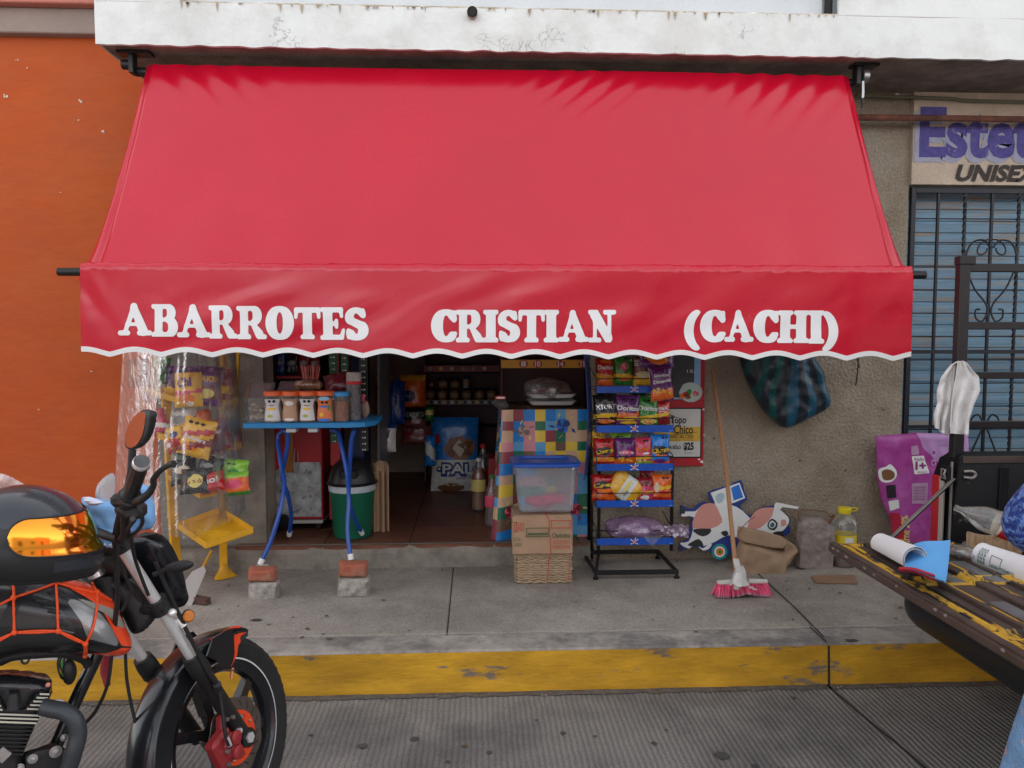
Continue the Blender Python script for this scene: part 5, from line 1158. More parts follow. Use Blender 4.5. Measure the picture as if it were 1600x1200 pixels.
yb('black snack bag high at the left end of the yellow stand', 200, 560, 232, 605, 'black', 4.40, [], [bl(.5, .5, .3, .2, k_cream), seals(2, .3, .84)], tilt=.1)
yb('green snack bag high on the yellow stand', 234, 556, 262, 606, 'green', 4.42, [(.1, .3, k_wht, .3)], [], tilt=-.2)
yb('yellow and red bag leaning on the middle shelf of the yellow stand', 284, 654, 332, 714, 'yellow', 4.17, [(.2, .4, F['dred'], -.3), (.55, .7, F['red'], -.2)], [seals(3, .25, .88), tx('Runners', .15, .43, .85, .55, k_wht, .03, -.1), chips(.5, .2, k_org, 4)], tilt=-.25)
yb('small red bag with a blue corner on the middle shelf of the yellow stand', 264, 664, 296, 698, 'yellow', 4.25, [(0, .4, F['red'], .2)], [bl(.35, .6, .2, .15, k_dblu)], tilt=.3)
yb('crimson bag hanging out left of the yellow upright', 236, 640, 262, 680, 'pink', 4.38, [(.3, .5, k_wht, .3)], [], tilt=.35)
yb('dark red bag lying behind the yellow and red one', 320, 656, 358, 706, 'dred', 4.26, [(.1, .4, F['brown'], 0)], [tx('papas', .2, .5, .8, .64, k_wht)], tilt=.3)
yb('silver grey bag upright behind the yellow and red one', 268, 640, 308, 672, 'white', 4.44, [(.3, .7, k_gry, .2)], [], tilt=.15)
yb('black bag on the third shelf of the yellow stand, left', 268, 716, 306, 758, 'black', 4.24, [], [bl(.5, .5, .3, .15, k_cream)], tilt=.2, lean=.5)
yb('black and gold bag in front on the third shelf of the yellow stand', 284, 730, 328, 772, 'black', 4.15, [], [bl(.55, .4, .26, .26, k_lyel), tx('Palomix', .25, .3, .8, .5, k_dred)], tilt=.1, lean=.6)
yb('second black bag on the third shelf of the yellow stand, at the back', 308, 712, 346, 756, 'black', 4.25, [], [bl(.5, .6, .2, .1, k_gry)], tilt=-.3, lean=.4)
yb('red bag with white lettering on the third shelf of the yellow stand', 316, 738, 350, 770, 'red', 4.16, [], [tx('sol', .2, .4, .8, .7, k_wht)], tilt=.3, lean=.5)
yb('bright green candy bag at the right end of the third shelf', 348, 718, 386, 752, 'lime', 4.27, [(0, .3, F['yellow'], 0)], [seals(2, .3, .8), bl(.5, .4, .25, .2, k_grn)], tilt=-.1)
yb('salmon and green candy bag at the right end of the third shelf', 348, 738, 388, 774, 'orange', 4.22, [(.8, 1, F['lime'], 0), (0, .15, F['green'], 0)], [bl(.5, .5, .3, .2, k_pnk)], tilt=.1)
yb('brown chip bag poking out at the right of the middle shelf', 358, 676, 378, 700, 'brown', 4.42, [], [chips(.5, .5, k_org, 4)], tilt=.1)
yb('maroon bag crowded at the right end of the top shelf of the yellow stand', 338, 576, 366, 630, 'dred', 4.44, [(.3, .5, k_yel, .1)], [seals(2, .3, .84)], tilt=-.08)
yb('orange bag upright at the back of the middle shelf of the yellow stand', 300, 640, 330, 682, 'orange', 4.46, [(.4, .6, k_red, .1)], [chips(.5, .3, k_yel, 5)], tilt=.1)
yb('red bag lying low in front of the middle shelf of the yellow stand', 262, 684, 292, 706, 'red', 4.30, [(.3, .6, k_wht, .3)], [], tilt=.5, lean=.5)
yb('green and black bag at the back left of the third shelf', 268, 704, 296, 734, 'dgreen', 4.44, [(.2, .4, k_lyel, .2)], [seals(2, .3, .8)], tilt=-.15)
yb('white and red bag at the back right of the third shelf', 332, 708, 356, 742, 'white', 4.46, [(.3, .7, k_red, .2)], [], tilt=.2)
yb('purple bag hanging at the upper left edge of the yellow stand', 222, 580, 246, 628, 'purple', 4.46, [(.3, .5, k_yel, .2)], [], tilt=.25)
# draped clear cover
m_cov = film('cover_film', (.98, .97, .95), haze=.035, gloss=.015, rough=.36, bscale=12, bstr=.6)
def cover(u, v):
    x0 = 196-26*v+8*v*v; x1 = 366+18*v
    px = x0+(x1-x0)*u; bot = 800+45*math.sin(u*3.0)-10*u+8*nz(u*6); py = 505+(bot-505)*v
    Y = 4.07+.30*(abs(2*u-1.05))**2.5-.03*v*math.sin(math.pi*u)+.008*math.sin(u*30+3*nz(u*2, v*1.5)+v*2)+.010*math.sin((u*1.3+v*.8)*24+4*nz(u*3, v*3, 2))*(.5+nz(u*2, v*2, 7))+.010*nz(u*24, v*3)
    return P(px, py, Y)
mb = MB(); mb.grid(cover, 110, 46, m_cov)
solo(mb, 'clear_cover', 'clear plastic sheet draped over the yellow snack stand', 'plastic cover', smooth_ang=80)
mb = MB(); c0 = G(312, 945, .19); mb.box(c0+V((0, .02, .018)), (.10, .04, .034), M('dark_brick', (.10, .05, .04), .9, var=.2, bump=.4), .003, Matrix.Rotation(-.45, 3, 'Z')); solo(mb, 'brick_piece', 'dark brown brick piece on the pavement below the yellow stand', 'brick')
mb = MB(); q = [P(318, 884, 4.1), P(322, 892, 4.1), P(298, 950, 4.0), P(272, 952, 4.0), P(284, 915, 4.06), P(300, 893, 4.08)]
mb.prism(q, (0, -1, .1), .003, M('pale_card', (.42, .38, .36), .7, var=.08), None); solo(mb, 'pale_sheet', 'pale grey sheet leaning on the foot of the yellow stand', 'sheet')

# ================================================================ blue folding table with sweet jars
m_bt = M('blue_table_paint', (.008, .07, .36), .35, var=.06, spec=.6, coat=.3); m_btop = M('blue_table_edge', (.02, .22, .50), .4, var=.08)
ftz = P(450, 664, 4.22).z; fy0, fy1 = 4.22, 4.66
ft = thing('folding_table', 'blue folding table with curved crossed tube legs at the left of the doorway', 'table', (P(480, 700, 4.4).x, 4.4, .19))
xL, xR = P(380, 665, fy0).x, P(566, 665, fy0).x
mb = MB(); ring_ = []
def ttop(z, ins): 
    r_ = []
    cxm = (xL+xR+.06)/2; hxm = (xR+.06-xL)/2-ins; hym = (fy1-fy0)/2-ins; cym = (fy0+fy1)/2
    return [V((cxm-hxm, cym-hym, z)), V((cxm+hxm-.14, cym-hym, z)), V((cxm+hxm-.05, cym-hym+.03, z)), V((cxm+hxm, cym-hym+.11, z)), V((cxm+hxm, cym+hym-.05, z)), V((cxm+hxm-.05, cym+hym, z)), V((cxm-hxm, cym+hym, z))]
loft(mb, [ttop(ftz-.018, .002), ttop(ftz-.016, 0), ttop(ftz+.008, 0), ttop(ftz+.010, .004)], m_btop); mb.build('table_top', ft)
def leg(pts, foot):
    q = [P(*p) for p in pts]; mb = MB(); mb.tube(q, .0125, m_bt, 10, sub=6); o = mb.build('leg', ft)
    mb = MB(); d = (q[-1]-q[-2]).normalized(); mb.tube([q[-1]-d*.018, q[-1]+d*.014], .0155, k_wht, 12); mb.build('rubber_foot', o); return q
ys = 4.3
leg([(452, 672, 4.46), (438, 676, 4.45), (434, 690, 4.44), (440, 730, 4.36), (444, 755, 4.30), (437, 800, 4.22), (422, 848, 4.18), (408, 878, 4.15)], 1)
leg([(440, 672, 4.34), (450, 680, 4.34), (446, 715, 4.40), (441, 745, 4.48), (450, 775, 4.56), (455, 805, 4.66), (452, 834, 4.74)], 1)
leg([(515, 672, 4.46), (528, 676, 4.46), (534, 700, 4.42), (542, 740, 4.36), (545, 780, 4.28), (543, 830, 4.22), (548, 871, 4.17)], 1)
leg([(554, 672, 4.34), (549, 690, 4.36), (546, 740, 4.44), (545, 775, 4.52), (552, 805, 4.62), (565, 832, 4.72)], 1)
for x0, x1 in ((448, 464), (482, 497)):
    mb = MB(); a = P(x0, 676, fy0+.04); b = P(x1, 667, fy0+.04); mb.bb(a.x, b.x, fy0+.02, fy0+.08, ftz-.045, ftz-.02, C('pale_clip', .45, .45, .44), .004); mb.build('clip', ft)
m_brick = M('red_brick', (.42, .12, .07), .9, var=.2, scale=14, bump=.5, bscale=50, col2=(.32, .15, .10), mscale=10); m_cob = M('rough_concrete_block', (.40, .37, .33), .95, var=.25, scale=30, bump=1.0, bscale=40, col2=(.28, .26, .23), mscale=12)
def rough_block(name, label, cat, x0, y0, x1, y1, Y, m, dep, amp=.01, grp=None):
    o, pl = pf([(x0, y1), (x1, y1), (x1, y0), (x0, y0)], Y+dep/2); mb = MB()
    inflate(mb, pl, o, X3, Z3, dep/2, .02, m, res=.008, disp=lambda x, y: amp*nz(x*25+x0, y*25), sm=0); 
    for v in mb.v: v.x += .006*nz(v.z*20, v.y*20, x0); v.z += .004*nz(v.x*20, v.y*20, x0+4)
    return solo(mb, name, label, cat, grp)
rough_block('concrete_block', 'rough concrete lump under the left front leg of the blue table', 'block', 389, 905, 437, 937, G(412, 937, .19).y, m_cob, .10, .014, 'props under the blue table')
rough_block('red_brick', 'red brick with a pale stone on it under the left front table leg', 'brick', 389, 885, 432, 907, G(412, 937, .19).y, m_brick, .10, .006, 'props under the blue table')
mb = MB(); mb.ell(P(410, 884, 4.17), (.035, .022, .010), C('pale_stone', .5, .47, .42, .8), 14, 8); solo(mb, 'flat_stone', 'pale flat stone between the left table foot and its brick', 'stone')
rough_block('concrete_block', 'rough concrete lump under the right front leg of the blue table', 'block', 528, 899, 579, 932, G(552, 933, .19).y, m_cob, .10, .014, 'props under the blue table')
rough_block('red_brick', 'red brick directly under the right front table leg', 'brick', 530, 876, 575, 900, G(552, 933, .19).y, m_brick, .10, .006, 'props under the blue table')
# jars
m_gl = M('jar_plastic', (.93, .93, .92), .08, var=0, trans=.92, ior=1.2)
m_ol = C('orange_lid', .78, .13, .03, .4); m_bl = C('light_blue_lid', .03, .28, .62, .4)
def jar(label, px, py0, py1, rpx, Y, fill, lid, waist=0, art=None, lab=None):
    zb = ftz+.011; top = P(px, py0, Y).z; r = rpx*(Y/1200); x = P(px, 650, Y).x; H = top-zb
    j = thing('sweet_jar', label, 'jar', (x, Y, zb), 'sweet jars on the blue table')
    w = lambda q: 1-waist*math.exp(-((q-.62)/.18)**2)
    lh = .86 if lid else 1
    pr = [(0, .001)]+[(r*w(q)*(1 if .04 < q < .95 else .92), q*H*lh) for q in [i/10 for i in range(11)]]
    mb = MB(); mb.lathe(pr, (x, Y, zb), m_gl, n=22); mb.build('jar_body', j)
    mb = MB(); mb.lathe([(0, .003)]+[(r*w(q)*.9, .004+q*H*lh*.96) for q in [i/8*.8 for i in range(9)]]+[(0, H*lh*.80)], (x, Y, zb), fill, n=22); mb.build('sweets', j)
    if lid: mb = MB(); mb.lathe([(r*.98, H*.85), (r*1.04, H*.86), (r*1.04, H*.97), (r*.98, H*1.0), (0, H)], (x, Y, zb), lid, n=26, ripple=lambda i, q: .012*math.cos(q*26)); mb.build('lid', j)
    if lab:
        sf = lambda a, b, o_=0: V((x+math.sin(a*1.25)*(r*w(b)*1.0+.0035+o_), Y-math.cos(a*1.25)*(r*w(b)*1.0+.0035+o_), zb+H*lh*b))
        mb = MB(); mb.grid(lambda u, v: sf((u-.5)*1.5*(1-.12*math.sin(v*3.1)), .08+.8*v), 12, 10, lab[0])
        for k_, (a, b, ra, rb_, m_) in enumerate(lab[1]): shape(mb, [(a+ra*math.cos(i*.52), b+rb_*math.sin(i*.52)) for i in range(12)], lambda u, v, k_=k_: sf(u, v, .0012+.0003*k_), m_)
        mb.build('label', j)
m_candy = M('pale_sweets', (.55, .46, .34), .6, var=.45, scale=40, bump=.6, bscale=60); m_candy2 = M('peanut_sweets', (.42, .24, .12), .6, var=.4, scale=45, bump=.6, bscale=60); m_candy3 = M('dark_red_sweets', (.20, .03, .03), .5, var=.4, scale=40, bump=.5)
sl_ = [(-.16, .80, .14, .055, k_blk), (.22, .80, .14, .055, k_blk), (0, .52, .4, .05, k_yel), (-.1, .25, .22, .06, C('leaf_green', .4, .45, .08)), (0, .64, .3, .015, k_dred)]
YJ = 4.28
jar('orange lidded jar with a white label and two black seals, nearest the left', 428, 611, 664, 14, YJ, m_candy, m_ol, .16, lab=(C('label_white', .68, .66, .66), sl_))
jar('orange lidded jar with a plain label and brown sweets, second of the row', 455, 611, 664, 13.5, YJ, m_candy2, m_ol, .12, lab=(C('label_tan', .48, .28, .17), [(0, .72, .42, .09, k_wht), (0, .12, .45, .05, k_wht)]))
jar('orange lidded jar with a white label over dark red sweets, third of the row', 482, 611, 664, 13.5, YJ, m_candy3, m_ol, .14, lab=(C('label_white', .68, .66, .66), sl_))
jar('orange lidded jar with an orange and blue label, fourth of the row', 509, 611, 664, 13.5, YJ, m_candy2, m_ol, .12, lab=(C('label_orange', .70, .18, .06), [(0, .9, .5, .07, C('label_lightblue', .3, .55, .75)), (-.14, .76, .14, .05, k_blk), (.24, .76, .14, .05, k_blk), (0, .6, .42, .04, k_blu), (0, .1, .6, .05, k_blu), (-.2, .3, .2, .08, k_yel), (.45, .55, .12, .12, k_grn)]))
jar('blue lidded clear jar of orange tamarind sweets', 533, 612, 662, 12.5, YJ+.02, M('tamarind', (.30, .09, .03), .5, var=.5, scale=40, bump=.4), m_bl, 0)
jar('tall clear jar with a red band and pale cap', 553, 581, 660, 11.5, YJ+.08, M('dark_wrapped_sweets', (.10, .09, .10), .3, var=.8, scale=50, bump=.8), None, 0, lab=None)
j = thing('jar_top', 'pale screw cap with a red ring on the tall clear jar', 'jar lid', P(553, 590, YJ+.08)); mb = MB(); c = P(553, 600, YJ+.08); rr = 11.8*YJ/1200
mb.lathe([(rr, 0), (rr*1.03, .002), (rr*1.03, .016), (rr, .018)], c, k_red, n=24); mb.build('red_ring', j); mb = MB(); mb.lathe([(rr*.98, .018), (rr*.98, .064), (rr*.9, .068), (0, .068)], c, C('pale_cap', .45, .42, .40), n=24); mb.build('cap', j)
# clear boxes with sloping lids at the left, biscuit pack, straws
def cbox(label, x0, x1, y0, y1, Y, dep):
    a = P(x0, y1, Y); b = P(x1, y0, Y); zb = ftz+.011; zm = zb+(b.z-zb)*.62
    t = thing('sweet_box', label, 'container', ((a.x+b.x)/2, Y+dep/2, zb)); mb = MB()
    loft(mb, [rrect((a.x+b.x)/2, Y+dep/2, (b.x-a.x)/2, dep/2, .012, zb), rrect((a.x+b.x)/2, Y+dep/2, (b.x-a.x)/2+.004, dep/2, .012, zm)], m_gl, True, False); mb.build('box_body', t)
    mb = MB(); q = [V((a.x, Y-.003, zm)), V((a.x+.02, Y+dep*.45, b.z)), V((a.x+.02, Y+dep, b.z)), V((a.x, Y+dep, zm))]; w = V((b.x-a.x+.004, 0, 0))
    mb.add(q+[p+w for p in q], [[0, 1, 5, 4], [1, 2, 6, 5], [2, 3, 7, 6], [0, 3, 2, 1], [4, 5, 6, 7]], M('smoky_lid', (.62, .52, .54), .15, var=0, trans=.85, ior=1.15)); mb.build('lid', t)
    mb = MB(); rnd = random.Random(int(x0))
    for i in range(34): mb.ell((rnd.uniform(a.x+.018, b.x-.016), rnd.uniform(Y+.014, Y+dep-.01), zb+.014+rnd.uniform(0, .02 if i < 20 else .09)), (.016, .014, .011), m_candy, 8, 6)
    mb.build('sweets', t)['kind'] = 'stuff'
cbox('clear box of wrapped sweets with a sloping lid at the left table end', 381, 415, 599, 663, 4.27, .12)
cbox('second clear sweet box behind the orange lidded jars', 430, 462, 597, 655, 4.44, .12)
mb = MB(); m_bis = M('biscuit', (.52, .24, .10), .75, var=.25, scale=30, bump=.3)
for i in range(15): c = P(463+i*2.55, 602, YJ+.13); mb.lathe([(0, 0), (.026, 0), (.027, .003), (.026, .006), (0, .006)], c, m_bis, axis=(1, .1, .1), n=16)
mb.ell(P(482, 601, YJ+.13), (.085, .035, .033), film('wrap_clear', (1, .95, .9), haze=.05, gloss=.1), 20, 10)
solo(mb, 'biscuit_pack', 'row of round brown wafers in clear wrap on top of the jars', 'biscuits')
mb = MB(); rs_ = random.Random(3); m_stw = C('straw_pink', .62, .25, .22, .3); m_stw2 = C('straw_red', .45, .04, .05, .3)
for i in range(26):
    t = rs_.random(); a = P(474+22*t, 597, YJ+.16+rs_.uniform(-.02, .02)); b = P(469+32*t, 571+rs_.uniform(-3, 4), YJ+.17+rs_.uniform(-.03, .03)); mb.tube([a, b], .0028, m_stw if i % 3 else m_stw2, 6, cap=False)
solo(mb, 'straw_bundle', 'bundle of pink and red straws standing behind the jars', 'straws')
bag('snack_bag', 'maroon plastic packet lying behind the blue lidded jar', 508, 582, 550, 614, YJ+.2, foil('maroon_film', (.16, .02, .03)), [], [], tilt=.2, lean=.4, group='packets behind the sweet jars', nu=12, nv=12)
mb = MB(); mb.ell(P(570, 640, YJ+.22), (.025, .03, .05), C('pale_packet', .45, .30, .25), 12, 8, fn=lambda p: p*(1+.4*nz(p.x*30, p.z*20))); mb.ell(P(567, 622, YJ+.22), (.012, .014, .028), k_pnk, 10, 6)
solo(mb, 'sweet_packet', 'pale crumpled packet at the right end of the blue table', 'packet')
# ---- red drinks cart / cooler behind the table
rc = thing('red_cooler', 'red metal cooler cabinet with grey quilted foil on its lower door, behind the blue table', 'cooler', (P(470, 800, 4.95).x, 5.0, .33))
m_cool = M('cooler_red', (.38, .015, .02), .4, var=.1, scale=5, spec=.5); m_quilt = M('grey_quilted_foil', (.36, .38, .38), .5, metal=.2, var=.4, scale=16, bump=.9, bscale=18, col2=(.15, .15, .16), mscale=14, mth=(.58, .62))
cy_ = 4.92; mb = MB(); a = P(428, 812, cy_); b = P(503, 662, cy_); mb.bb(a.x, b.x, cy_, cy_+.45, a.z, b.z+.0, m_cool, .006); 
mb.build('cooler_body', rc)
mb = MB(); a = P(432, 808, cy_-.006); b = P(501, 722, cy_-.006)
mb.grid(lambda u, v: V((a.x+(b.x-a.x)*u, cy_-.004-.006*abs(math.sin(u*9)*math.sin(v*8)), a.z+(b.z-a.z)*v*(1-.14*(1-min(1, u*2.2))))), 30, 20, m_quilt); mb.build('foil_panel', rc)
mb = MB(); a = P(428, 818, cy_); b = P(505, 812, cy_); mb.bb(a.x, b.x, cy_-.01, cy_+.45, a.z, b.z, C('cooler_trim', .42, .40, .38), .002); mb.build('base_trim', rc)
mb = MB(); a = P(515, 812, 4.86); b = P(534, 560, 4.86)
mb.bb(a.x, P(530, 700, 4.86).x, 4.86, 4.9, a.z, P(515, 744, 4.86).z, m_cool, .003); mb.bb(P(516, 700, 4.86).x, P(531, 700, 4.86).x, 4.86, 4.9, P(515, 728, 4.86).z, P(515, 480, 4.86).z, m_cool, .003); mb.build('red_post', rc)
mb = MB(); wc = P(441, 815, 4.86); mb.lathe([(.028, -.02), (.045, -.018), (.05, 0), (.045, .018), (.028, .02)], wc, m_black, axis=(.9, -.45, 0), n=22); mb.lathe([(0, -.014), (.028, -.016), (.028, .016), (0, .016)], wc, C('wheel_cream', .55, .48, .36), axis=(.9, -.45, 0), n=18); mb.build('wheel', rc)
mb = MB(); mb.lathe([(.02, 0), (.03, .01), (.03, .05), (0, .06)], (P(497, 825, 5.0).x, 5.02, .33), m_black, n=14); mb.lathe([(.02, 0), (.03, .01), (.03, .05), (0, .06)], (P(497, 825, 5.0).x, 5.3, .33), m_black, n=14); mb.lathe([(.02, 0), (.03, .01), (.03, .05), (0, .06)], (P(440, 825, 5.3).x, 5.3, .33), m_black, n=14); mb.build('castor', rc)
mb = MB(); mb.tube([P(461, 700, cy_-.02), P(459, 730, cy_-.03), P(463, 740, cy_-.02), P(466, 728, cy_-.02), P(465, 705, cy_-.015)], .003, C('wire_grey', .3, .3, .3), 6, sub=5)
mb.bb(P(446, 700, cy_).x, P(459, 700, cy_).x, cy_-.012, cy_-.002, P(450, 738, cy_).z, P(450, 675, cy_).z, C('amber_panel', .32, .12, .02, .3), .002); mb.build('amber_panel', rc)
# upper shelf with dark bags
us = thing('red_shelf', 'dark unit with a red shelf edge holding dark packets above the sweet jars', 'shelf unit', (P(470, 600, 5.0).x, 5.1, .33))
mb = MB(); a = P(428, 660, 5.05); b = P(520, 480, 5.05); mb.bb(a.x, b.x, 5.38, 5.42, .34, b.z, m_indark, 0); mb.bb(a.x, a.x+.02, 5.05, 5.379, a.z, b.z, m_indark, 0); mb.bb(b.x-.01, b.x, 5.05, 5.379, a.z, b.z, m_indark, 0); mb.build('cabinet_body', us)
mb = MB(); a = P(432, 592, 5.0); b = P(498, 587, 5.0); mb.bb(a.x, b.x, 5.0, 5.37, a.z, b.z, m_cool, .002); mb.build('shelf', us)
for lab, x0, x1, m_, t in (('dark blue packet above the sweet jars', 432, 445, 'dblue', 'M'), ('shiny black packet above the sweet jars', 446, 466, 'black', ''), ('dark red packet above the sweet jars', 466, 484, 'dred', ''), ('maroon packet right of the dark red one above the jars', 484, 500, 'dred', '')):
    bag('packet', lab, x0, 548, x1, 587, 5.06, F[m_], [], [bl(.5, .5, .3, .1, k_gry)], group='packets on the red shelf', nu=10, nv=12, T=.02)
# green bin
m_bin = M('green_bin_plastic', (.008, .13, .07), .42, var=.08, scale=3); m_bl2 = M('black_bin_plastic', (.014, .014, .015), .35, var=.15)
by = 4.84; bxx = P(551, 800, by).x; R0 = (P(581, 830, by).x-P(521, 830, by).x)/2; R1 = (P(587, 770, by).x-P(516, 770, by).x)/2
bn = thing('trash_bin', 'round green trash bin with a black domed lid inside the doorway', 'bin', (bxx, by, .33))
zr = P(551, 757, by).z
mb = MB(); mb.lathe([(0, .335), (R0*.96, .335), (R0, .345), (R1, zr), (R1*1.02, zr+.005), (R1*.96, zr+.004), (R1*.9, zr-.03)], (bxx, by, 0), m_bin, n=40); mb.build('bin_body', bn)
mb = MB(); mb.lathe([(R1*1.03, zr-.03), (R1*1.05, zr), (R1*1.04, zr+.02)], (bxx, by, 0), M('bin_liner', (.50, .56, .60), .25, var=.2, scale=18, bump=.6, bscale=20), n=40, ripple=lambda i, q: .02*nz(q*4, i*2)); mb.build('bin_liner', bn)
dz = P(551, 714, by).z-zr
mb = MB(); mb.lathe([(R1*1.12, zr+.012), (R1*1.13, zr+.02), (R1*1.03, zr+.026), (R1*1.0, zr+dz*.3), (R1*.88, zr+dz*.62), (R1*.62, zr+dz*.88), (R1*.3, zr+dz*.98), (0, zr+dz)], (bxx, by, 0), m_bl2, n=40)
mb.bb(bxx-.06, bxx+.06, by-R1*.98, by-R1*.5, zr+dz*.25, zr+dz*.72, m_bl2, .02); mb.build('dome_lid', bn)
mb = MB(); cc = P(598, 818, 4.90); 
for i, (x0, x1, y0, y1) in enumerate([(582, 604, 722, 818), (588, 607, 726, 812), (584, 600, 738, 816)]):
    a = P(x0, y1, 4.93-i*.02); b = P(x1, y0, 4.93-i*.02); mb.grid(lambda u, v: V((a.x+(b.x-a.x)*u, 4.95-i*.02-.02*math.sin(u*7+i)-.004*nz(u*4, v*5), .335+(b.z-.335)*v*(1-.03*nz(u*3, i*2)))), 12, 8, m_card, th=.004)
solo(mb, 'cardboard_sheets', 'folded brown cardboard standing beside the green bin', 'cardboard')
# grey panel (door leaf) and bead strings
mb = MB(); q = [P(590, 470, 4.98), P(607, 470, 5.35), P(607, 712, 5.35), P(590, 740, 4.98)]; 
mb.prism(q, (q[1]-q[0]).cross(q[3]-q[0]).normalized(), .012, C('grey_door', .09, .09, .10)); solo(mb, 'door_leaf', 'narrow dark grey metal door leaf standing open behind the bin', 'door')
m_bead = C('bead_white', .85, .9, .8, .2)
for k_, (px, yt, yb_, Y, lb, c1) in enumerate([(521, 480, 692, 4.62, 'string of beads left of the tall jar', k_dgrn), (538, 480, 600, 4.62, 'short string of beads behind the tall jar', k_dgrn), (568, 480, 705, 4.60, 'string of white beads on a black band right of the tall jar', k_blk)]):
    s = thing('bead_string', lb, 'bead string', P(px, yb_, Y)); mb = MB(); a = P(px-5, yb_, Y+.006); b = P(px+5, yt, Y+.006); mb.bb(a.x, b.x, Y+.004, Y+.012, a.z, b.z, c1, .001); mb.build('band', s)
    mb = MB(); z = a.z+.01
    while z < b.z: 
        for dx in (-.008, .006): mb.ell(((a.x+b.x)/2+dx, Y-.002, z), (.004 if dx < 0 else .0055,)*3, m_bead, 6, 4)
        z += .036
    mb.build('beads', s)['kind'] = 'stuff'
mb = MB(); a = P(550, 715, 4.98); b = P(566, 480, 4.98); mb.bb(a.x, b.x, 4.98, 5.3, .34, b.z, C('navy_cabinet', .008, .02, .07), .003); solo(mb, 'navy_cabinet', 'tall navy cabinet behind the bead strings', 'cabinet')

# ================================================================ shop interior
def ib(label, x0, y0, x1, y1, Y, m, bands=(), arts=(), **k): bag('pet_food_bag', label, x0, y0, x1, y1, Y, m, bands, arts, cat='pet food bag', group='pet food bags in the shop', nu=14, nv=18, T=.05, **k)
PY = G(710, 770, .33).y+.1
ib('big upright white and blue dog food bag on the tiled floor', 676, 652, 745, 770, PY, F['white'], [(.42, 1, F['blue'], .0), (0, .02, k_dblu, 0)],
   [bl(.62, .60, .34, .16, C('kibble_print', .34, .15, .08), 2, j=.12), chips(.6, .6, C('kibble_dark', .20, .08, .04), 9, .16, 4), lambda mb, sf: shape(mb, [(.45, .6), (.6, .72), (.75, .6), (.62, .48)], lambda a, b: sf(a, b)+V((0, -.002, 0)), k_cream),
    tx('·PAL·', .10, .225, 1.02, .415, k_dblu, .12), lambda mb, sf: text(mb, '·PAL·', lambda a, b: sf(a, b)+V((0, -.004, 0)), .13, .265, .99, .39, k_wht, .02), tx('Gourmet', .52, .19, .95, .26, C('pal_violet', .2, .1, .25), .01, 0, .2), bl(.42, .08, .28, .06, k_brn), bl(.45, .13, .16, .03, k_cream), lambda mb, sf: shape(mb, [(.06, .66), (.18, .66), (.18, .78), (.06, .78)], sf, k_red), tx('25 kg', .78, .08, .94, .12, k_gry)], lean=.05)
ib('small hanging white bag with sideways lettering above the bin', 589, 662, 618, 706, 5.3, F['white'], [(.85, 1, F['dblue'], 0)], [lambda mb, sf: text(mb, 'PAL', sf, .15, .30, .85, .62, k_blk, .06, 0, R(80))], tilt=-.02)
ib('amber dog food bag high on the left interior wall', 588, 588, 612, 655, 5.9, F['orange'], [(.8, 1, F['yellow'], 0)], [])
ib('dark blue upright bag between the two amber bags', 602, 595, 632, 662, 5.7, F['dblue'], [], [lambda mb, sf: text(mb, 'DOG CHOW', sf, -.1, .4, 1.1, .56, k_blu, .02, 0, R(84))])
ib('amber bag with a dark round emblem at the shop rear', 626, 586, 664, 640, 6.1, F['orange'], [(.86, 1, F['yellow'], 0)], [bl(.35, .38, .26, .17, k_dblu, 3, j=.03), tx('Pedi', .15, .34, .55, .44, C('emblem_cream', .5, .4, .2))])
ib('dark bag with grey lettering under the amber emblem bag', 628, 636, 665, 668, 6.0, F['black'], [(0, .4, F['brown'], 0)], [tx('ADULTO', .08, .52, .92, .76, k_gry)])
ib('green small bag beside the dark lettered bag', 664, 634, 678, 658, 6.0, F['green'], [(.4, .7, k_lyel, 0)], [])
ib('brown low bag in the shadow under the dark lettered bag', 628, 664, 672, 694, 6.05, F['brown'], [(.4, .6, k_dred, .1)], [])
ib('clear and blue roll leaning left of the big dog food bag', 664, 680, 680, 728, 6.0, F['blue'], [(.3, .7, k_wht, .3)], [])
bs = thing('back_shelf', 'wall shelves with a red price strip at the rear of the shop', 'shelf unit', (P(720, 600, 6.6).x, 6.7, .33))
byy = 6.55; mb = MB(); a = P(664, 700, byy); b = P(786, 480, byy); mb.bb(a.x, b.x, byy+.3, byy+.32, .34, 2.2, m_cab, 0); 
for x in (a.x, b.x): mb.bb(x-.008, x+.008, byy+.02, byy+.3, .34, 2.2, m_cab, 0)
mb.build('cabinet_body', bs)
for y_ in (582, 628, 668): mb = MB(); z = P(700, y_, byy).z; mb.bb(a.x+.009, b.x-.009, byy+.01, byy+.299, z-.01, z, m_indark, .001); mb.build('shelf', bs)
mb = MB(); za, zb2 = P(700, 581, byy).z, P(700, 571, byy).z; mb.bb(a.x, b.x, byy-.004, byy+.004, za, zb2, C('price_red', .42, .03, .04), .001)
for i, m_ in enumerate((k_gry, k_yel, k_cream, k_gry, k_gry, k_cream, k_dblu)): disc(mb, (672+i*17, 576), 3.2, 3.2, lambda p, q: P(p, q, byy-.006), m_)
mb.build('price_strip', bs)
mb = MB(); za, zb2 = P(700, 632, byy).z, P(700, 625, byy).z; mb.bb(a.x, b.x, byy-.004, byy+.004, za, zb2, k_gry, .001)
for i in range(18): shape(mb, [(666+i*6.5, 631), (669.5+i*6.5, 631), (669.5+i*6.5, 626), (666+i*6.5, 626)], lambda p, q: P(p, q, byy-.006), (k_yel, k_blk, k_wht, k_blk)[i % 4])
mb.build('label_strip', bs)
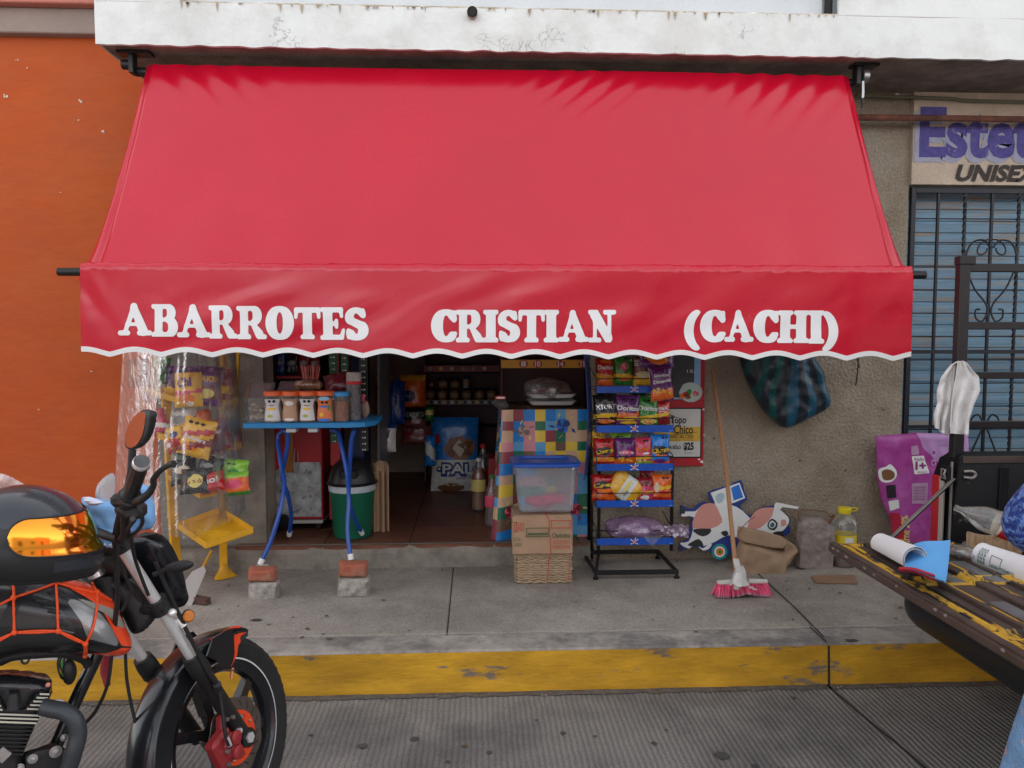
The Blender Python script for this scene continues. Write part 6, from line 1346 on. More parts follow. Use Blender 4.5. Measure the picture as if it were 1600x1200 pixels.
def smalljar(px, py, r, h, m_, lb):
    mb = MB(); c = P(px, py, byy+.08); mb.lathe([(0, 0), (r, 0), (r*1.02, h*.1), (r*1.02, h*.75), (r*.85, h*.82), (r*.88, h*.84), (r*.88, h), (0, h)], c, m_, n=16, mats=[m_, m_, m_, m_, k_blk, k_blk, k_blk, k_blk])
    shape(mb, [(-.8, .2), (.8, .2), (.8, .6), (-.8, .6)], lambda a, b: c+V((math.sin(a)*(r+.002), -math.cos(a)*(r+.002), h*b)), C('jar_label_tan', .42, .25, .15)); solo(mb, 'food_jar', lb, 'jar', 'food jars on the back shelf')
ORD = {672: 'first', 691: 'second', 692: 'first', 710: 'third', 711: 'second', 729: 'fourth', 749: 'fifth', 768: 'sixth'}
for py, xs_ in ((624, (672, 691, 710, 729, 749, 768)), (582+24, (692, 711))):
    for px in xs_: smalljar(px, py, .045, .10 if py == 624 else .085, k_brn, f'brown jar on the rear shop shelf, {ORD[px]} of the {"lower" if py == 624 else "upper"} row')
smalljar(674, 604, .022, .05, k_red, 'tiny red jar on the rear shelf of the shop'); smalljar(729, 606, .03, .10, k_gry, 'upright pale grey pack on the rear shelf of the shop')
# soda bottles by the cloth
def bottle(label, px, pyb, pyt, Y, liquid, lab, cap, glass=m_clr, name='soda_bottle'):
    zb = .333 if pyb > 700 else P(px, pyb, Y).z; zt = P(px, pyt, Y).z; H = zt-zb; r = H*.145; x = P(px, 750, Y).x
    b_ = thing(name, label, 'bottle', (x, Y, zb)); pr = [(0, 0), (r*.8, 0), (r, H*.04), (r*.98, H*.25), (r*.9, H*.35), (r, H*.5), (r*.98, H*.62), (r*.6, H*.8), (r*.3, H*.9), (r*.28, H*.94)]
    mb = MB(); mb.lathe(pr, (x, Y, zb), glass, n=18); mb.build('bottle_body', b_)
    if liquid: mb = MB(); mb.lathe([(0, .004)]+[(q*.92, z) for q, z in pr[2:8]]+[(0, H*.8)], (x, Y, zb), liquid, n=16); mb.build('liquid', b_)
    mb = MB(); mb.lathe([(r*1.0, H*.38), (r*1.03, H*.4), (r*1.03, H*.58), (r*1.0, H*.6)], (x, Y, zb), lab, n=18); mb.build('label', b_)
    mb = MB(); mb.lathe([(r*.34, H*.94), (r*.34, H), (0, H)], (x, Y, zb), cap, n=14); mb.build('cap', b_)
bottle('tall dark soda bottle with a red label left of the patchwork cloth', 755, 776, 694, 5.7, k_blk, k_red, k_red)
bottle('soda bottle with a yellow label in front of the red labelled one', 748, 778, 716, 5.5, C('liquid_amber', .3, .1, .02, .2), k_lyel, k_wht)
bottle('pale clear bottle with a pink label and green cap beside the cloth', 769, 812, 742, 5.05, None, k_pnk, k_grn)
mb = MB(); a = P(763, 765, 5.2); b = P(778, 716, 5.2); mb.bb(a.x, b.x, 5.2, 5.45, .335, b.z, k_dred, .004); solo(mb, 'red_crate', 'plain red carton standing on the tiles left of the patchwork cloth', 'carton')
# ================================================================ motorcycle (steering locked to the left, leaning on its stand)
m_gb = M('gloss_black_plastic', (.012, .013, .016), .22, var=.1, spec=.6, coat=.3); m_mb = M('satin_black', (.018, .018, .019), .5, var=.12, scale=15); m_tyre = M('tyre_rubber', (.022, .022, .022), .8, var=.2, scale=20, bump=.3)
m_grm = M('dark_grey_metal', (.09, .09, .095), .35, metal=.6, var=.1); m_chr = M('chrome', (.95, .95, .95), .3, metal=.6, var=0); m_neon = M('neon_orange_paint', (.90, .075, .015), .35, var=.04, coat=.4)
m_tank = M('metallic_charcoal', (.045, .045, .048), .32, metal=.55, var=.1, coat=.6); m_tsil = M('silver_grey_paint', (.28, .28, .28), .3, metal=.5, var=.08, coat=.4); m_cal = M('red_caliper_paint', (.30, .025, .028), .4, var=.1, spec=.6)
m_bolt = M('plated_bolt', (.42, .42, .42), .35, metal=.9, var=.2, scale=40); m_disc = M('brake_disc_steel', (.20, .17, .15), .45, metal=.8, var=.25, scale=14); m_amber = M('amber_lens', (.70, .20, .01), .15, var=.1, spec=.8, coat=.5)
mc = thing('motorcycle', 'black and orange motorcycle parked at the kerb with its front wheel turned', 'motorcycle', (-1.3, 2.0, 0))
AZ, RK, LN = R(22), R(25.5), R(10)
mf = V((math.sin(AZ), math.cos(AZ), 0)); mr0 = V((math.cos(AZ), -math.sin(AZ), 0))
mr_ = mr0*math.cos(LN)+Z3*math.sin(LN); mu = Z3*math.cos(LN)-mr0*math.sin(LN); ms = mu*math.cos(RK)-mf*math.sin(RK)
WC = G(343, 1152, .31)
def wheel(W, f, u, r, name, front=True):
    def wp(th, rad, lat): return W+f*math.cos(th)*rad+u*math.sin(th)*rad+r*lat
    def rev(mb, prof, mat, n=72, mats=None, closed=True):
        vs = [wp(2*math.pi*j/n, rad, lat) for rad, lat in prof for j in range(n)]; k = len(prof)
        fs = []; mm = []
        for i in range(k if closed else k-1):
            for j in range(n): fs.append([i*n+j, i*n+(j+1) % n, ((i+1) % k)*n+(j+1) % n, ((i+1) % k)*n+j]); mm.append(mats[i] if mats else mat)
        mb.add(vs, fs, mm)
    mb = MB(); prof = [(.262, -.040), (.240, -.030), (.228, -.028), (.228, .028), (.240, .030), (.262, .040), (.285, .043), (.302, .032), (.311, .014), (.3125, 0), (.311, -.014), (.302, -.032), (.285, -.043)]
    rev(mb, prof, m_tyre)
    for j in range(54):                                   # tread blocks
        for sg in (-1, 1):
            th = 2*math.pi*(j+(.5 if sg > 0 else 0))/54; q = [wp(th, .3128, sg*.004), wp(th+.05, .3126, sg*.014), wp(th+.09, .3030, sg*.033), wp(th+.055, .3032, sg*.033), wp(th+.02, .3126, sg*.013)]
            mb.add(q, [list(range(5))], m_mb, flat=True)
    ty = mb.build(name+'_tyre' if False else 'tyre', None)
    wh = mb2 = MB(); rev(mb2, [(.229, -.030), (.238, -.034), (.240, -.031), (.232, -.026), (.205, -.020), (.198, 0), (.205, .020), (.232, .026), (.240, .031), (.238, .034), (.229, .030), (.21, 0.006), (.21, -.006)], m_gb)
    for k in range(3):
        for dth in (-.27, .27):
            th0 = 2*math.pi*k/3+.2; th1 = th0+dth*1.55
            a = [wp(th0+dth*1.2, .03, 0), wp(th0+dth*1.25, .10, 0), wp(th1, .204, 0)]
            for q in range(2):
                p0, p1 = a[q], a[q+1]; d = (p1-p0).normalized(); sd_ = r.cross(d).normalized(); w0 = (.020, .015, .017)[q]; w1 = (.020, .015, .017)[q+1]
                vs = [p0+sd_*w0+r*.018, p0-sd_*w0+r*.018, p0-sd_*w0-r*.018, p0+sd_*w0-r*.018, p1+sd_*w1+r*.012, p1-sd_*w1+r*.012, p1-sd_*w1-r*.012, p1+sd_*w1-r*.012]
                mb2.add(vs, [[0, 1, 5, 4], [1, 2, 6, 5], [2, 3, 7, 6], [3, 0, 4, 7], [0, 3, 2, 1], [4, 5, 6, 7]], m_gb)
    rev(mb2, [(.0, -.055), (.030, -.055), (.045, -.03), (.048, .03), (.032, .058), (0, .058)], m_gb, closed=False)
    rim = mb2.build('rim', None)
    mb3 = MB(); rev(mb3, [(.2365, .0352), (.2415, .0345)], C('rim_tape', .75, .75, .75, .3), closed=False); rev(mb3, [(.2365, -.0352), (.2415, -.0345)], C('rim_tape', .75, .75, .75, .3), closed=False)
    tape = mb3.build('rim_tape', None)
    hub = MB(); rev(hub, [(.0, -.08), (.011, -.08), (.011, .085), (0, .085)], m_grm, closed=False); w_o = hub.build(name, mc)
    for o_ in (ty, rim, tape):
        o_.parent = w_o
        o_.data.transform(Matrix.Translation(-WO[mc.name])); WO[o_.name] = WO[mc.name]
    return wp, rev, w_o
wp, rev, wobj = wheel(WC, mf, mu, mr_, 'front_wheel')
mb = MB(); n = 72                                          # wavy brake disc
vs = []; 
for rad0, lat in ((.072, .062), (.122, .062), (.122, .066), (.072, .066)):
    for j in range(n): th = 2*math.pi*j/n; rad = rad0+(.0035*math.sin(9*th) if rad0 > .1 else 0); vs.append(wp(th, rad, lat))
mb.add(vs, [[i*n+j, i*n+(j+1) % n, ((i+1) % 4)*n+(j+1) % n, ((i+1) % 4)*n+j] for i in range(4) for j in range(n)], m_disc)
for j in range(18):
    th = 2*math.pi*j/18; mb.add([wp(th, .084, .0664), wp(th+.05, .092, .0664), wp(th+.17, .110, .0664), wp(th+.13, .110, .0664), wp(th+.02, .094, .0664)], [list(range(5))], m_mb, flat=True)
d_o = mb.build('brake_disc', wobj)
mb = MB()
for k in range(5):
    t0 = 2*math.pi*k/5+.4
    pts = [(t0-.5, .040), (t0-.42, .06), (t0-.34, .078), (t0+.34, .078), (t0+.42, .06), (t0+.5, .040)]
    mb.prism([wp(t, q, .074) for t, q in pts], mr_, .006, m_neon)
rev(mb, [(.068, .067), (.081, .067), (.081, .073), (.068, .073)], m_neon)
for k in range(5): c = wp(2*math.pi*k/5+.4, .066, .076); mb.ell(c, (.005, .005, .004), m_bolt, 8, 6)
rev(mb, [(.030, .06), (.042, .06), (.042, .076), (.030, .078)], m_grm); mb.build('disc_carrier', wobj)
# fork
def fk(L_, lat, fwd=0): return WC+ms*L_+mr_*lat+mf*fwd
for lat in (.095, -.095):
    mb = MB(); mb.tube([fk(-.01, lat, .004), fk(.04, lat), fk(.28, lat), fk(.29, lat), fk(.33, lat), fk(.36, lat)], [.024, .026, .026, .031, .031, .027], m_mb, 18); mb.tube([fk(.355, lat), fk(.80, lat)], .0165, m_chr, 16); mb.build('fork_leg', mc)
mb = MB(); mb.tube([WC+mr_*.085, WC+mr_*.125], .017, m_chr, 6); mb.tube([WC+mr_*.07, WC+mr_*.118], .030, m_mb, 16); mb.tube([fk(.045, .10, -.02), fk(.045, .125, -.02)], .009, m_chr, 6); mb.build('axle', mc)
for L_ in (.56, .79):
    mb = MB(); mb.tube([fk(L_, .12), fk(L_, .06, -.02), fk(L_, -.06, -.02), fk(L_, -.12)], .020, m_mb, 10); 
    for lat in (.095, -.095): mb.tube([fk(L_-.022, lat), fk(L_+.022, lat)], .029, m_mb, 16)
    mb.build('fork_clamp', mc)
mb = MB(); mb.tube([fk(.50, .11, .02), fk(.47, .12, .015)], .009, m_chr, 8); mb.ell(fk(.815, .095), (.018, .018, .012), m_chr, 12, 6); mb.ell(fk(.815, 0), (.02, .02, .012), m_chr, 12, 6); mb.ell(fk(.53, .125), (.014, .014, .012), m_chr, 10, 6); mb.build('clamp_bolt', mc)['kind'] = 'stuff'
# caliper
mb = MB(); cc = wp(R(172), .098, .092)
rotc = Matrix((mf, mu, mr_)).transposed()
def lb(mb, c, size, m_, bev=.006, ang=0): mb.box(c, size, m_, bev, rotc @ Matrix.Rotation(ang, 3, 'Z'))
lb(mb, cc+mr_*.005, (.085, .105, .045), m_cal, .010, .35); lb(mb, cc+mf*.02+mr_*.016-mu*.00, (.065, .078, .055), m_cal, .018, .35)
lb(mb, cc+mu*.066+mf*.016, (.026, .06, .03), m_cal, .008, -.2); 
for dx, dy in ((.022, .024), (.020, -.020)): mb.lathe([(0, 0), (.021, 0), (.021, .008), (.015, .012), (0, .012)], cc+mf*dx+mu*dy+mr_*.040, m_cal, axis=mr_, n=18)
mb.build('brake_caliper', mc)
mb = MB()
for dx, dy, rr in ((.006, .088, .008), (.032, .082, .009), (-.012, -.002, .010), (-.016, -.04, .008)): mb.lathe([(0, 0), (rr*.8, 0), (rr*.8, .010), (0, .011)], cc+mf*dx+mu*dy+mr_*.03, m_bolt, axis=mr_, n=6)
mb.build('caliper_bolt', mc)['kind'] = 'stuff'
mb = MB(); mb.tube([cc+mf*-.008+mu*.01+mr_*.045, cc+mf*-.02+mu*.055+mr_*.045, fk(.22, .13, -.01), fk(.30, .13, -.01), fk(.5, .12, .02), fk(.7, .12, .05)], [.007, .006, .0065, .006, .006, .006], m_mb, 8, sub=6)
mb.tube([cc+mf*-.01+mu*.015+mr_*.045, cc+mf*-.018+mu*.045+mr_*.045], .0075, m_chr, 8); mb.tube([fk(.215, .12, -.01), fk(.245, .135, -.01)], .013, m_mb, 10); mb.build('brake_hose', mc)
# front mudguard: U-section strip round the tyre
def mg(a, v, R0=.333):
    """a: angle along, v: -1..1 across"""
    ang = R(a); flare = max(0, (a-165)/52); tipf = max(0, (78-a)/22)
    wdt = .054*(1-.55*tipf**1.4)*(1-.25*flare**2); drop = .060*(1-.8*tipf)*(1-.35*flare)
    q = abs(v); sg = 1 if v > 0 else -1
    if q < .55: lat = wdt*math.sin(q/.55*math.pi/2*.9); rad = R0-.016*(q/.55)**2
    else: t = (q-.55)/.45; lat = wdt*(.99+.05*t); rad = R0-.016-drop*t
    rad += .03*flare**2+.012*tipf
    return wp(ang, rad, sg*lat)
mb = MB(); mb.grid(lambda u, v: mg(57+160*u, 2*v-1), 70, 26, m_gb, th=.0035); fo = mb.build('front_mudguard', mc, 40)
mb = MB()
def ear(sg):                                               # side blades reaching down the fork
    pts = [(96, .335), (84, .338), (77, .30), (79, .25), (86, .218), (90, .218), (97, .26), (104, .30)]
    mb.prism([wp(R(a), q, sg*.075) for a, q in pts], mr_*sg, .006, m_gb)
ear(1); mb.build('mudguard_blade', mc); mb = MB(); ear(-1); mb.build('mudguard_blade', mc)
mb = MB()
stripe = [(60, .338), (66, .344), (76, .343), (86, .341), (95, .340), (86, .333), (79, .330), (76, .328)]
def latm(a, q): 
    tip = max(0, (78-a)/22); return .0665*(1-.50*tip**1.4)+.004
mb.add([mg(a, v)+ (mg(a, v)-wp(R(a), .2, 0)).normalized()*.0035 for a, v in [(60, .12), (64, .30), (70, .42), (78, .50), (86, .54), (94, .50), (94, .42), (86, .40), (78, .26), (70, .16), (64, .05)]], [list(range(11))], m_neon, flat=True)
a_pts = [(61, .62), (70, .60), (80, .60), (84, .66), (80, .72), (74, .82), (73, .98), (68, .95), (69, .78), (68, .72)]
mb.add([mg(a, v)+mr_*.0045 for a, v in a_pts], [list(range(len(a_pts)))], m_neon, flat=True)
mb.prism([wp(R(a), q, .0772) for a, q in [(80, .31), (76, .30), (78, .25), (85, .222), (82, .235), (80, .26)]], mr_, .002, m_neon)
mb.build('mudguard_graphic', fo)['kind'] = 'stuff'
mb = MB(); 
for a, v in ((190, .7), (200, .6)): mb.ell(mg(a, .62)+mr_*.004, (.009, .009, .009), m_chr, 10, 6)
mb.build('mudguard_bolt', mc)['kind'] = 'stuff'
mb = MB(); mb.ell(wp(R(66), .205, .02), (.006, .006, .006), m_amber, 8, 6); mb.tube([wp(R(66), .198, .02), wp(R(66), .175, .02)], .006, m_amber, 8); mb.tube([wp(R(66), .225, .0), wp(R(66), .2, .02)], .004, m_chr, 6); mb.build('valve_cap', wobj)
# ---------------------------------------------- body frame
HD = WC+ms*.72; BA = R(60); bf = V((math.sin(BA), math.cos(BA), 0)); bn0 = V((math.cos(BA), -math.sin(BA), 0)); bl_ = R(8)
bn = bn0*math.cos(bl_)+Z3*math.sin(bl_); bu = Z3*math.cos(bl_)-bn0*math.sin(bl_)          # bf x bu = bn (towards the street)
def bp_(px, py, off=0): return PL(px, py, HD+bn*off, bn)
def bpoly(lst, off):
    o = HD+bn*off; return o, [((bp_(x, y, off)-o).dot(bf), (bp_(x, y, off)-o).dot(bu)) for x, y in lst]
def part(name, lst, off, thick, rnd, mat, res=.008, back=1.0, sm=3, parent=mc, decals=(), disp=None, ang=50):
    o, pl = bpoly(lst, off); mb = MB(); inflate(mb, pl, o, bf, bu, thick, rnd, mat, res=res, back=back, sm=sm, disp=disp); ob1 = mb.build(name, parent, ang)
    for k, (nm, reg, m_, s_) in enumerate(decals):
        _, rg = bpoly(reg, off); mb = MB(); relief(mb, pl, rg, o, bf, bu, thick, rnd, m_, res=.005, off=.0012+.0004*k, sm=sm, rsm=s_, disp=disp); 
        if mb.v: mb.build(nm, ob1, 60)
    return ob1, o, pl
tank = [(-170, 905), (-100, 885), (20, 888), (86, 900), (140, 911), (170, 932), (186, 950), (196, 978), (206, 1007), (184, 1023), (140, 1020), (66, 1018), (20, 1022), (-60, 1040), (-170, 1035), (-230, 980)]
tk, tko, tkp = part('fuel_tank', tank, .03, .125, .09, m_tank, back=1.3, sm=4, res=.007, decals=[
 ('silver_panel', [(104, 928), (130, 934), (160, 958), (180, 996), (150, 992), (128, 984), (108, 950)], m_tsil, 3),
 ('black_panel', [(66, 912), (98, 925), (122, 958), (132, 985), (206, 1006), (184, 1022), (66, 1018), (112, 1004), (120, 990), (108, 960), (86, 930)], m_gb, 0),
 ('upper_orange_flash', [(84, 899), (140, 909), (172, 934), (188, 953), (182, 956), (160, 944), (130, 925), (105, 912)], m_neon, 0),
 ('front_orange_flash', [(156, 946), (184, 956), (196, 978), (208, 1006), (184, 998)], m_neon, 0),
 ('lower_orange_flash', [(206, 1007), (184, 1024), (95, 1016), (160, 1012), (184, 1001)], m_neon, 0),
 ('cream_lamp_strip', [(118, 926), (150, 936), (176, 948), (190, 968), (193, 976), (182, 972), (160, 950), (140, 940)], C('lamp_cream', .32, .31, .26, .2), 3)])
Ht = hgt(smooth([V((p[0], p[1], 0)) for p in tkp], 4, True)[0], .125, .09)
def tsurf(px, py, off=.004):
    _, q = bpoly([(px, py)], .03); x, y = q[0]; return tko+bf*x+bu*y+bn*(max(Ht(x, y), .0)+off)
mb = MB()
for i in range(8):                                          # vent slats
    t = i/7; x0, y0 = 50+38*t+4*t*t, 925+34*t*t+12*t; x1, y1 = x0+16+3*t, y0+2+3*t
    mb.tube([tsurf(x0, y0, .003), tsurf((x0+x1)/2, (y0+y1)/2, .004), tsurf(x1, y1, .003)], .0035, m_grm if i % 2 else m_mb, 6)
mb.build('vent_slat', tk)['kind'] = 'stuff'
part('seat', [(-560, 850), (-400, 860), (-220, 905), (-160, 900), (-160, 960), (-260, 990), (-450, 960), (-560, 930)], .0, .13, .06, m_mb, res=.02)
part('side_cover', [(-400, 950), (-230, 985), (-150, 1035), (-220, 1110), (-330, 1080), (-420, 1000)], .03, .10, .05, m_gb, res=.02)
# chassis tubes
mb = MB(); mb.tube([bp_(165, 990, 0), bp_(152, 1022, 0), bp_(118, 1095, 0), bp_(84, 1172, 0), bp_(60, 1200, 0)], .0175, m_gb, 14, sub=3)
mb.tube([bp_(158, 985, 0), bp_(40, 1012, 0), bp_(-120, 1025, 0), bp_(-300, 1000, 0)], .018, m_mb, 10, sub=3); mb.tube([bp_(165, 900, 0), bp_(168, 1010, 0)], .030, m_mb, 14)
mb.tube([bp_(-280, 1010, 0), bp_(-300, 1200, 0), bp_(-420, 1290, 0)], .018, m_mb, 10, sub=3); mb.build('frame', mc)
mb = MB(); mb.tube([bp_(0, 1034, .04), bp_(20, 1026, .05), bp_(60, 1022, .05), bp_(100, 1021, .05), bp_(130, 1030, .03), bp_(138, 1040, .02)], .012, m_mb, 8, sub=4); mb.tube([bp_(33, 1030, .06), bp_(36, 1036, .06), bp_(42, 1036, .06), bp_(46, 1029, .06)], .003, m_mb, 6, sub=3)
for i in range(7):
    x = 90+i*3.4; mb.tube([bp_(x+4, 1022, .03), bp_(x, 1036+3*(i % 3), .035), bp_(x+3+i % 2*4, 1052+i*2 % 9, .04), bp_(x+8, 1060-i, .03), bp_(x+10-i, 1040, .025)], .0028, (m_mb, m_mb, k_grn, m_mb, m_mb, k_yel, m_mb)[i] if i in (2,) else m_mb, 6, sub=4)
mb.ell(bp_(108, 1050, .03), (.018, .02, .035), m_mb, 12, 8); mb.build('cables', mc)['kind'] = 'stuff'
# engine
eng, eo, ep = part('engine', [(-120, 1060), (-40, 1052), (10, 1051), (46, 1053), (80, 1059), (82, 1080), (76, 1094), (57, 1128), (38, 1172), (40, 1200), (20, 1300), (-200, 1320), (-230, 1200), (-120, 1160)], .02, .07, .02, m_mb, res=.012, sm=0, back=1.4)
mb = MB(); m_fin = C('fin_cream_edge', .62, .60, .50, .4); m_finb = M('engine_fin_dark', (.02, .018, .03), .4, var=.1)
def fin(px0, px1, py, edge_m, dz=.0022):
    a = bp_(px0, py, .10); b = bp_(px1, py+(px1-px0)*.035, .10); d = b-a; up_ = bu
    for w0, w1, m_ in ((-.16, -.002, m_finb), (-.002, .0, edge_m)):
        q = [a+bn*w0-up_*dz, b+bn*w0-up_*dz, b+bn*w1-up_*dz, a+bn*w1-up_*dz]; q += [p+up_*dz*2 for p in q]
        mb.add(q, [[0, 3, 2, 1], [4, 5, 6, 7], [0, 1, 5, 4], [1, 2, 6, 5], [2, 3, 7, 6], [3, 0, 4, 7]], m_)
for y, x0, x1 in ((1084.5, 62, 77), (1090.3, 57, 75), (1096, 52, 72), (1101.7, 47, 70), (1107.7, 42, 67), (1084.5, -40, -8), (1090.3, -40, -4), (1096, -40, -1), (1101.7, -40, 2), (1107.7, -40, 4), (1112.6, -100, 63), (1118.5, -100, 60), (1124.6, -100, 57)): fin(x0, x1, y, m_fin)
mb.build('cooling_fin_cream', eng)['kind'] = 'stuff'
mb = MB()
for i in range(8): fin(-100, 53-i*2.4, 1131+i*6.2, m_mb, .0016)
mb.build('cooling_fin', eng)['kind'] = 'stuff'
part('cylinder_head', [(-60, 1056), (10, 1052), (46, 1054), (81, 1061), (82, 1082), (60, 1082), (40, 1108), (5, 1108), (-6, 1085), (-60, 1084)], .06, .045, .02, m_gb, res=.008, sm=0)
mb = MB(); mb.tube([bp_(22, 1083, .13), bp_(22, 1108, .13)], [.012, .016], m_mb, 12); mb.ell(bp_(75, 1070, .11), (.006, .006, .006), C('pink_dot', .8, .3, .2), 8, 6); mb.tube([bp_(78, 1098, .08), bp_(98, 1100, .08)], [.008, .010], m_chr, 10); mb.tube([bp_(84, 1098, .08), bp_(97, 1100, .08)], .011, C('silver_bolt', .6, .6, .6, .3), 6); mb.build('spark_plug', eng)
mb = MB(); mb.tube([bp_(66, 1104, .11), bp_(82, 1108, .12), bp_(100, 1112, .13), bp_(116, 1124, .14), bp_(122, 1146, .14), bp_(116, 1172, .14), bp_(104, 1205, .13), bp_(70, 1250, .12), bp_(0, 1290, .12), bp_(-200, 1310, .13)], .0215, M('exhaust_charcoal', (.055, .062, .07), .42, metal=.3, var=.15), 18, sub=6)
mb.tube([bp_(-200, 1310, .13), bp_(-260, 1300, .14), bp_(-480, 1240, .16)], [.03, .05, .05], m_mb, 18); mb.build('exhaust_pipe', mc)
part('engine_bracket', [(36, 1176), (60, 1168), (80, 1160), (98, 1166), (108, 1176), (104, 1230), (60, 1240), (34, 1200)], .06, .018, .01, m_mb, res=.008, sm=0)
mb = MB()
for x, y, rr in ((87, 1174, .010), (51, 1185, .008), (31, 1199, .007), (100, 1152, .006)): mb.lathe([(0, 0), (rr*1.5, 0), (rr*1.5, .004), (rr, .004), (rr, .012), (0, .013)], bp_(x, y, .08), m_grm, axis=bn, n=16, mats=[m_grm, m_grm, m_bolt, m_bolt, m_bolt])
mb.lathe([(0, 0), (.02, 0), (.02, .01), (0, .01)], bp_(4, 1178, .10), m_bolt, axis=bn, n=4); mb.build('engine_bolt', mc)['kind'] = 'stuff'
# rear wheel and swing arm (outside the picture)
W2 = HD-bf*.98-bn*0; W2 = V((W2.x, W2.y, .31))-bn0*.09
wheel(W2, bf, bu, bn, 'rear_wheel')
mb = MB(); q0 = V(bp_(-180, 1180, 0)); 
for sg in (-1, 1): mb.tube([q0+bn*.07*sg, W2+bn*.09*sg], .017, m_mb, 10)
for sg in (-1, 1): mb.tube([W2+bn*.10*sg, W2+bn*.11*sg+bu*.36+bf*.12], .02, m_chr, 12)
mb.tube([W2-bn*.1, W2+bn*.1], .012, m_chr, 8); mb.build('swing_arm', mc)
mb = MB(); mb.grid(lambda u, v: W2+bf*math.cos(R(30+130*u))*.345+bu*math.sin(R(30+130*u))*.345+bn*(v-.5)*.13, 24, 4, m_mb, th=.004); mb.build('rear_mudguard', mc)
mb = MB(); st = bp_(-120, 1260, -.12); mb.tube([st, V((st.x-.12, st.y+.16, .01))], .010, m_mb, 8); mb.build('side_stand', mc)
# handlebar, controls, mirror
def hp(px, py, Y): return P(px, py, Y)
hb0 = fk(.84, .03, -.03); hbL = fk(.84, -.03, -.03)
g0, g1 = hp(203, 775, 1.80), hp(221, 722, 1.69)
mb = MB(); mb.tube([hbL, hb0, fk(.86, .08, -.05), hp(190, 842, 1.96), hp(196, 800, 1.85), g0, g0.lerp(g1, .6)], .0115, m_mb, 12, sub=5)
far = [hbL, fk(.86, -.12, -.05), fk(.94, -.19, -.07), fk(.97, -.24, -.11), fk(.97, -.35, -.18)]; mb.tube(far, .0115, m_mb, 12, sub=5); mb.build('handlebar', mc)
mb = MB(); d = (g1-g0).normalized(); ln = (g1-g0).length
mb.lathe([(.0115, 0), (.0205, .002), (.022, .012), (.0165, .02), (.017, ln*.5), (.0165, ln*.86), (.019, ln*.9), (.0185, ln*.93)], g0, m_mb, axis=d, n=20, ripple=lambda i, q: .03*math.cos(q*10)); o_ = mb.build('grip', mc)
mb = MB(); mb.lathe([(.0165, ln*.92), (.018, ln*.94), (.018, ln*1.0), (.0165, ln*1.02), (.012, ln*1.03), (0, ln*1.03)], g0, m_chr, axis=d, n=20, mats=[m_chr, m_chr, m_chr, m_grm, m_grm]); mb.build('bar_end', mc)
mb = MB(); mb.tube([far[-2], far[-1]], .0165, m_mb, 14); mb.build('grip', mc)
mb = MB(); mb.lathe([(.012, -.075), (.024, -.07), (.026, -.045), (.020, -.04), (.021, -.018), (.027, -.014), (.026, .0), (.014, .004)], g0, m_mb, axis=d, n=18)
mb.box(g0-d*.05+V((.02, 0, -.012)), (.045, .04, .035), m_mb, .008); mb.box(g0-d*.03+V((-.022, 0, .004)), (.03, .03, .03), m_mb, .008); mb.lathe([(0, 0), (.006, 0), (.006, .006), (0, .006)], g0+V((.02, -.03, -.045)), m_grm, axis=(0, -1, 0), n=10); mb.build('switch_housing', mc)
mb = MB(); mb.tube([g0-d*.03+V((.01, -.01, 0)), hp(222, 779, 1.76), hp(234, 769, 1.74), hp(240, 757, 1.73), hp(240, 749, 1.72), hp(250, 736, 1.70), hp(263, 727, 1.69), hp(272, 725, 1.685)], [.010, .010, .008, .007, .007, .006, .006, .0085], m_mb, 10, sub=5); mb.build('brake_lever', mc)
mb = MB(); mb.tube([g0-d*.02+V((-.012, 0, 0)), hp(202, 745, 1.80), hp(206, 716, 1.80), hp(207, 703, 1.80)], [.006, .0065, .0085, .009], m_mb, 10, sub=4); mir = mb.build('mirror_stalk', mc)
mo = hp(214, 673, 1.79); mn = V((-.70, -.71, .03)).normalized(); mrr = V((0, 0, 1)).cross(mn); mrr = (-mrr).normalized() if mrr.x < 0 else mrr.normalized(); muu = mn.cross(mrr)
outm = [(196, 700), (194, 688), (200, 664), (214, 646), (224, 640), (233, 641), (235, 652), (229, 680), (217, 698), (205, 703)]
def mpl(lst): return [((PL(x, y, mo, mn)-mo).dot(mrr), (PL(x, y, mo, mn)-mo).dot(muu)) for x, y in lst]
mb = MB(); inflate(mb, mpl(outm), mo-mn*.002, mrr, muu, .003, .006, m_mb, res=.004, back=5, sm=2); mir = mb.build('mirror', mc)
cxm = 214; cym = 672; ins = [(cxm+(x-cxm)*.76-1, cym+(y-cym)*.88) for x, y in outm]
m_mirr = M('mirror_glass', (.8, .8, .8), .02, metal=1, var=0)
mb = MB(); pts = [mo+mrr*a+muu*b+mn*.003 for a, b in mpl(ins)]; mb.prism(smooth(pts, 3, True)[0], mn, .002, m_mirr); mb.build('mirror_glass', mir)
mb = MB(); cb_ = [[hp(190, 790, 1.88), hp(184, 830, 1.95), hp(182, 880, 1.98), hp(184, 930, 2.02), hp(179, 985, 2.08), hp(185, 1020, 2.1)], [hp(215, 790, 1.80), hp(221, 803, 1.8), hp(222, 818, 1.83), hp(212, 832, 1.9), hp(196, 842, 1.96)], [hp(200, 788, 1.84), hp(212, 806, 1.82), hp(203, 822, 1.86), hp(190, 838, 1.95)],
     [hp(186, 800, 1.9), hp(178, 850, 2.02), hp(196, 900, 2.08), hp(205, 925, 2.1), hp(190, 955, 2.1)], [hp(196, 1020, 2.2), hp(198, 1060, 2.2), hp(205, 1100, 2.2), hp(212, 1130, 2.2)], [hp(175, 1022, 2.1), hp(168, 1070, 2.1), hp(150, 1110, 2.1), hp(128, 1135, 2.1)], [hp(205, 835, 1.98), hp(210, 870, 2.1), hp(222, 905, 2.14), hp(232, 930, 2.16)]]
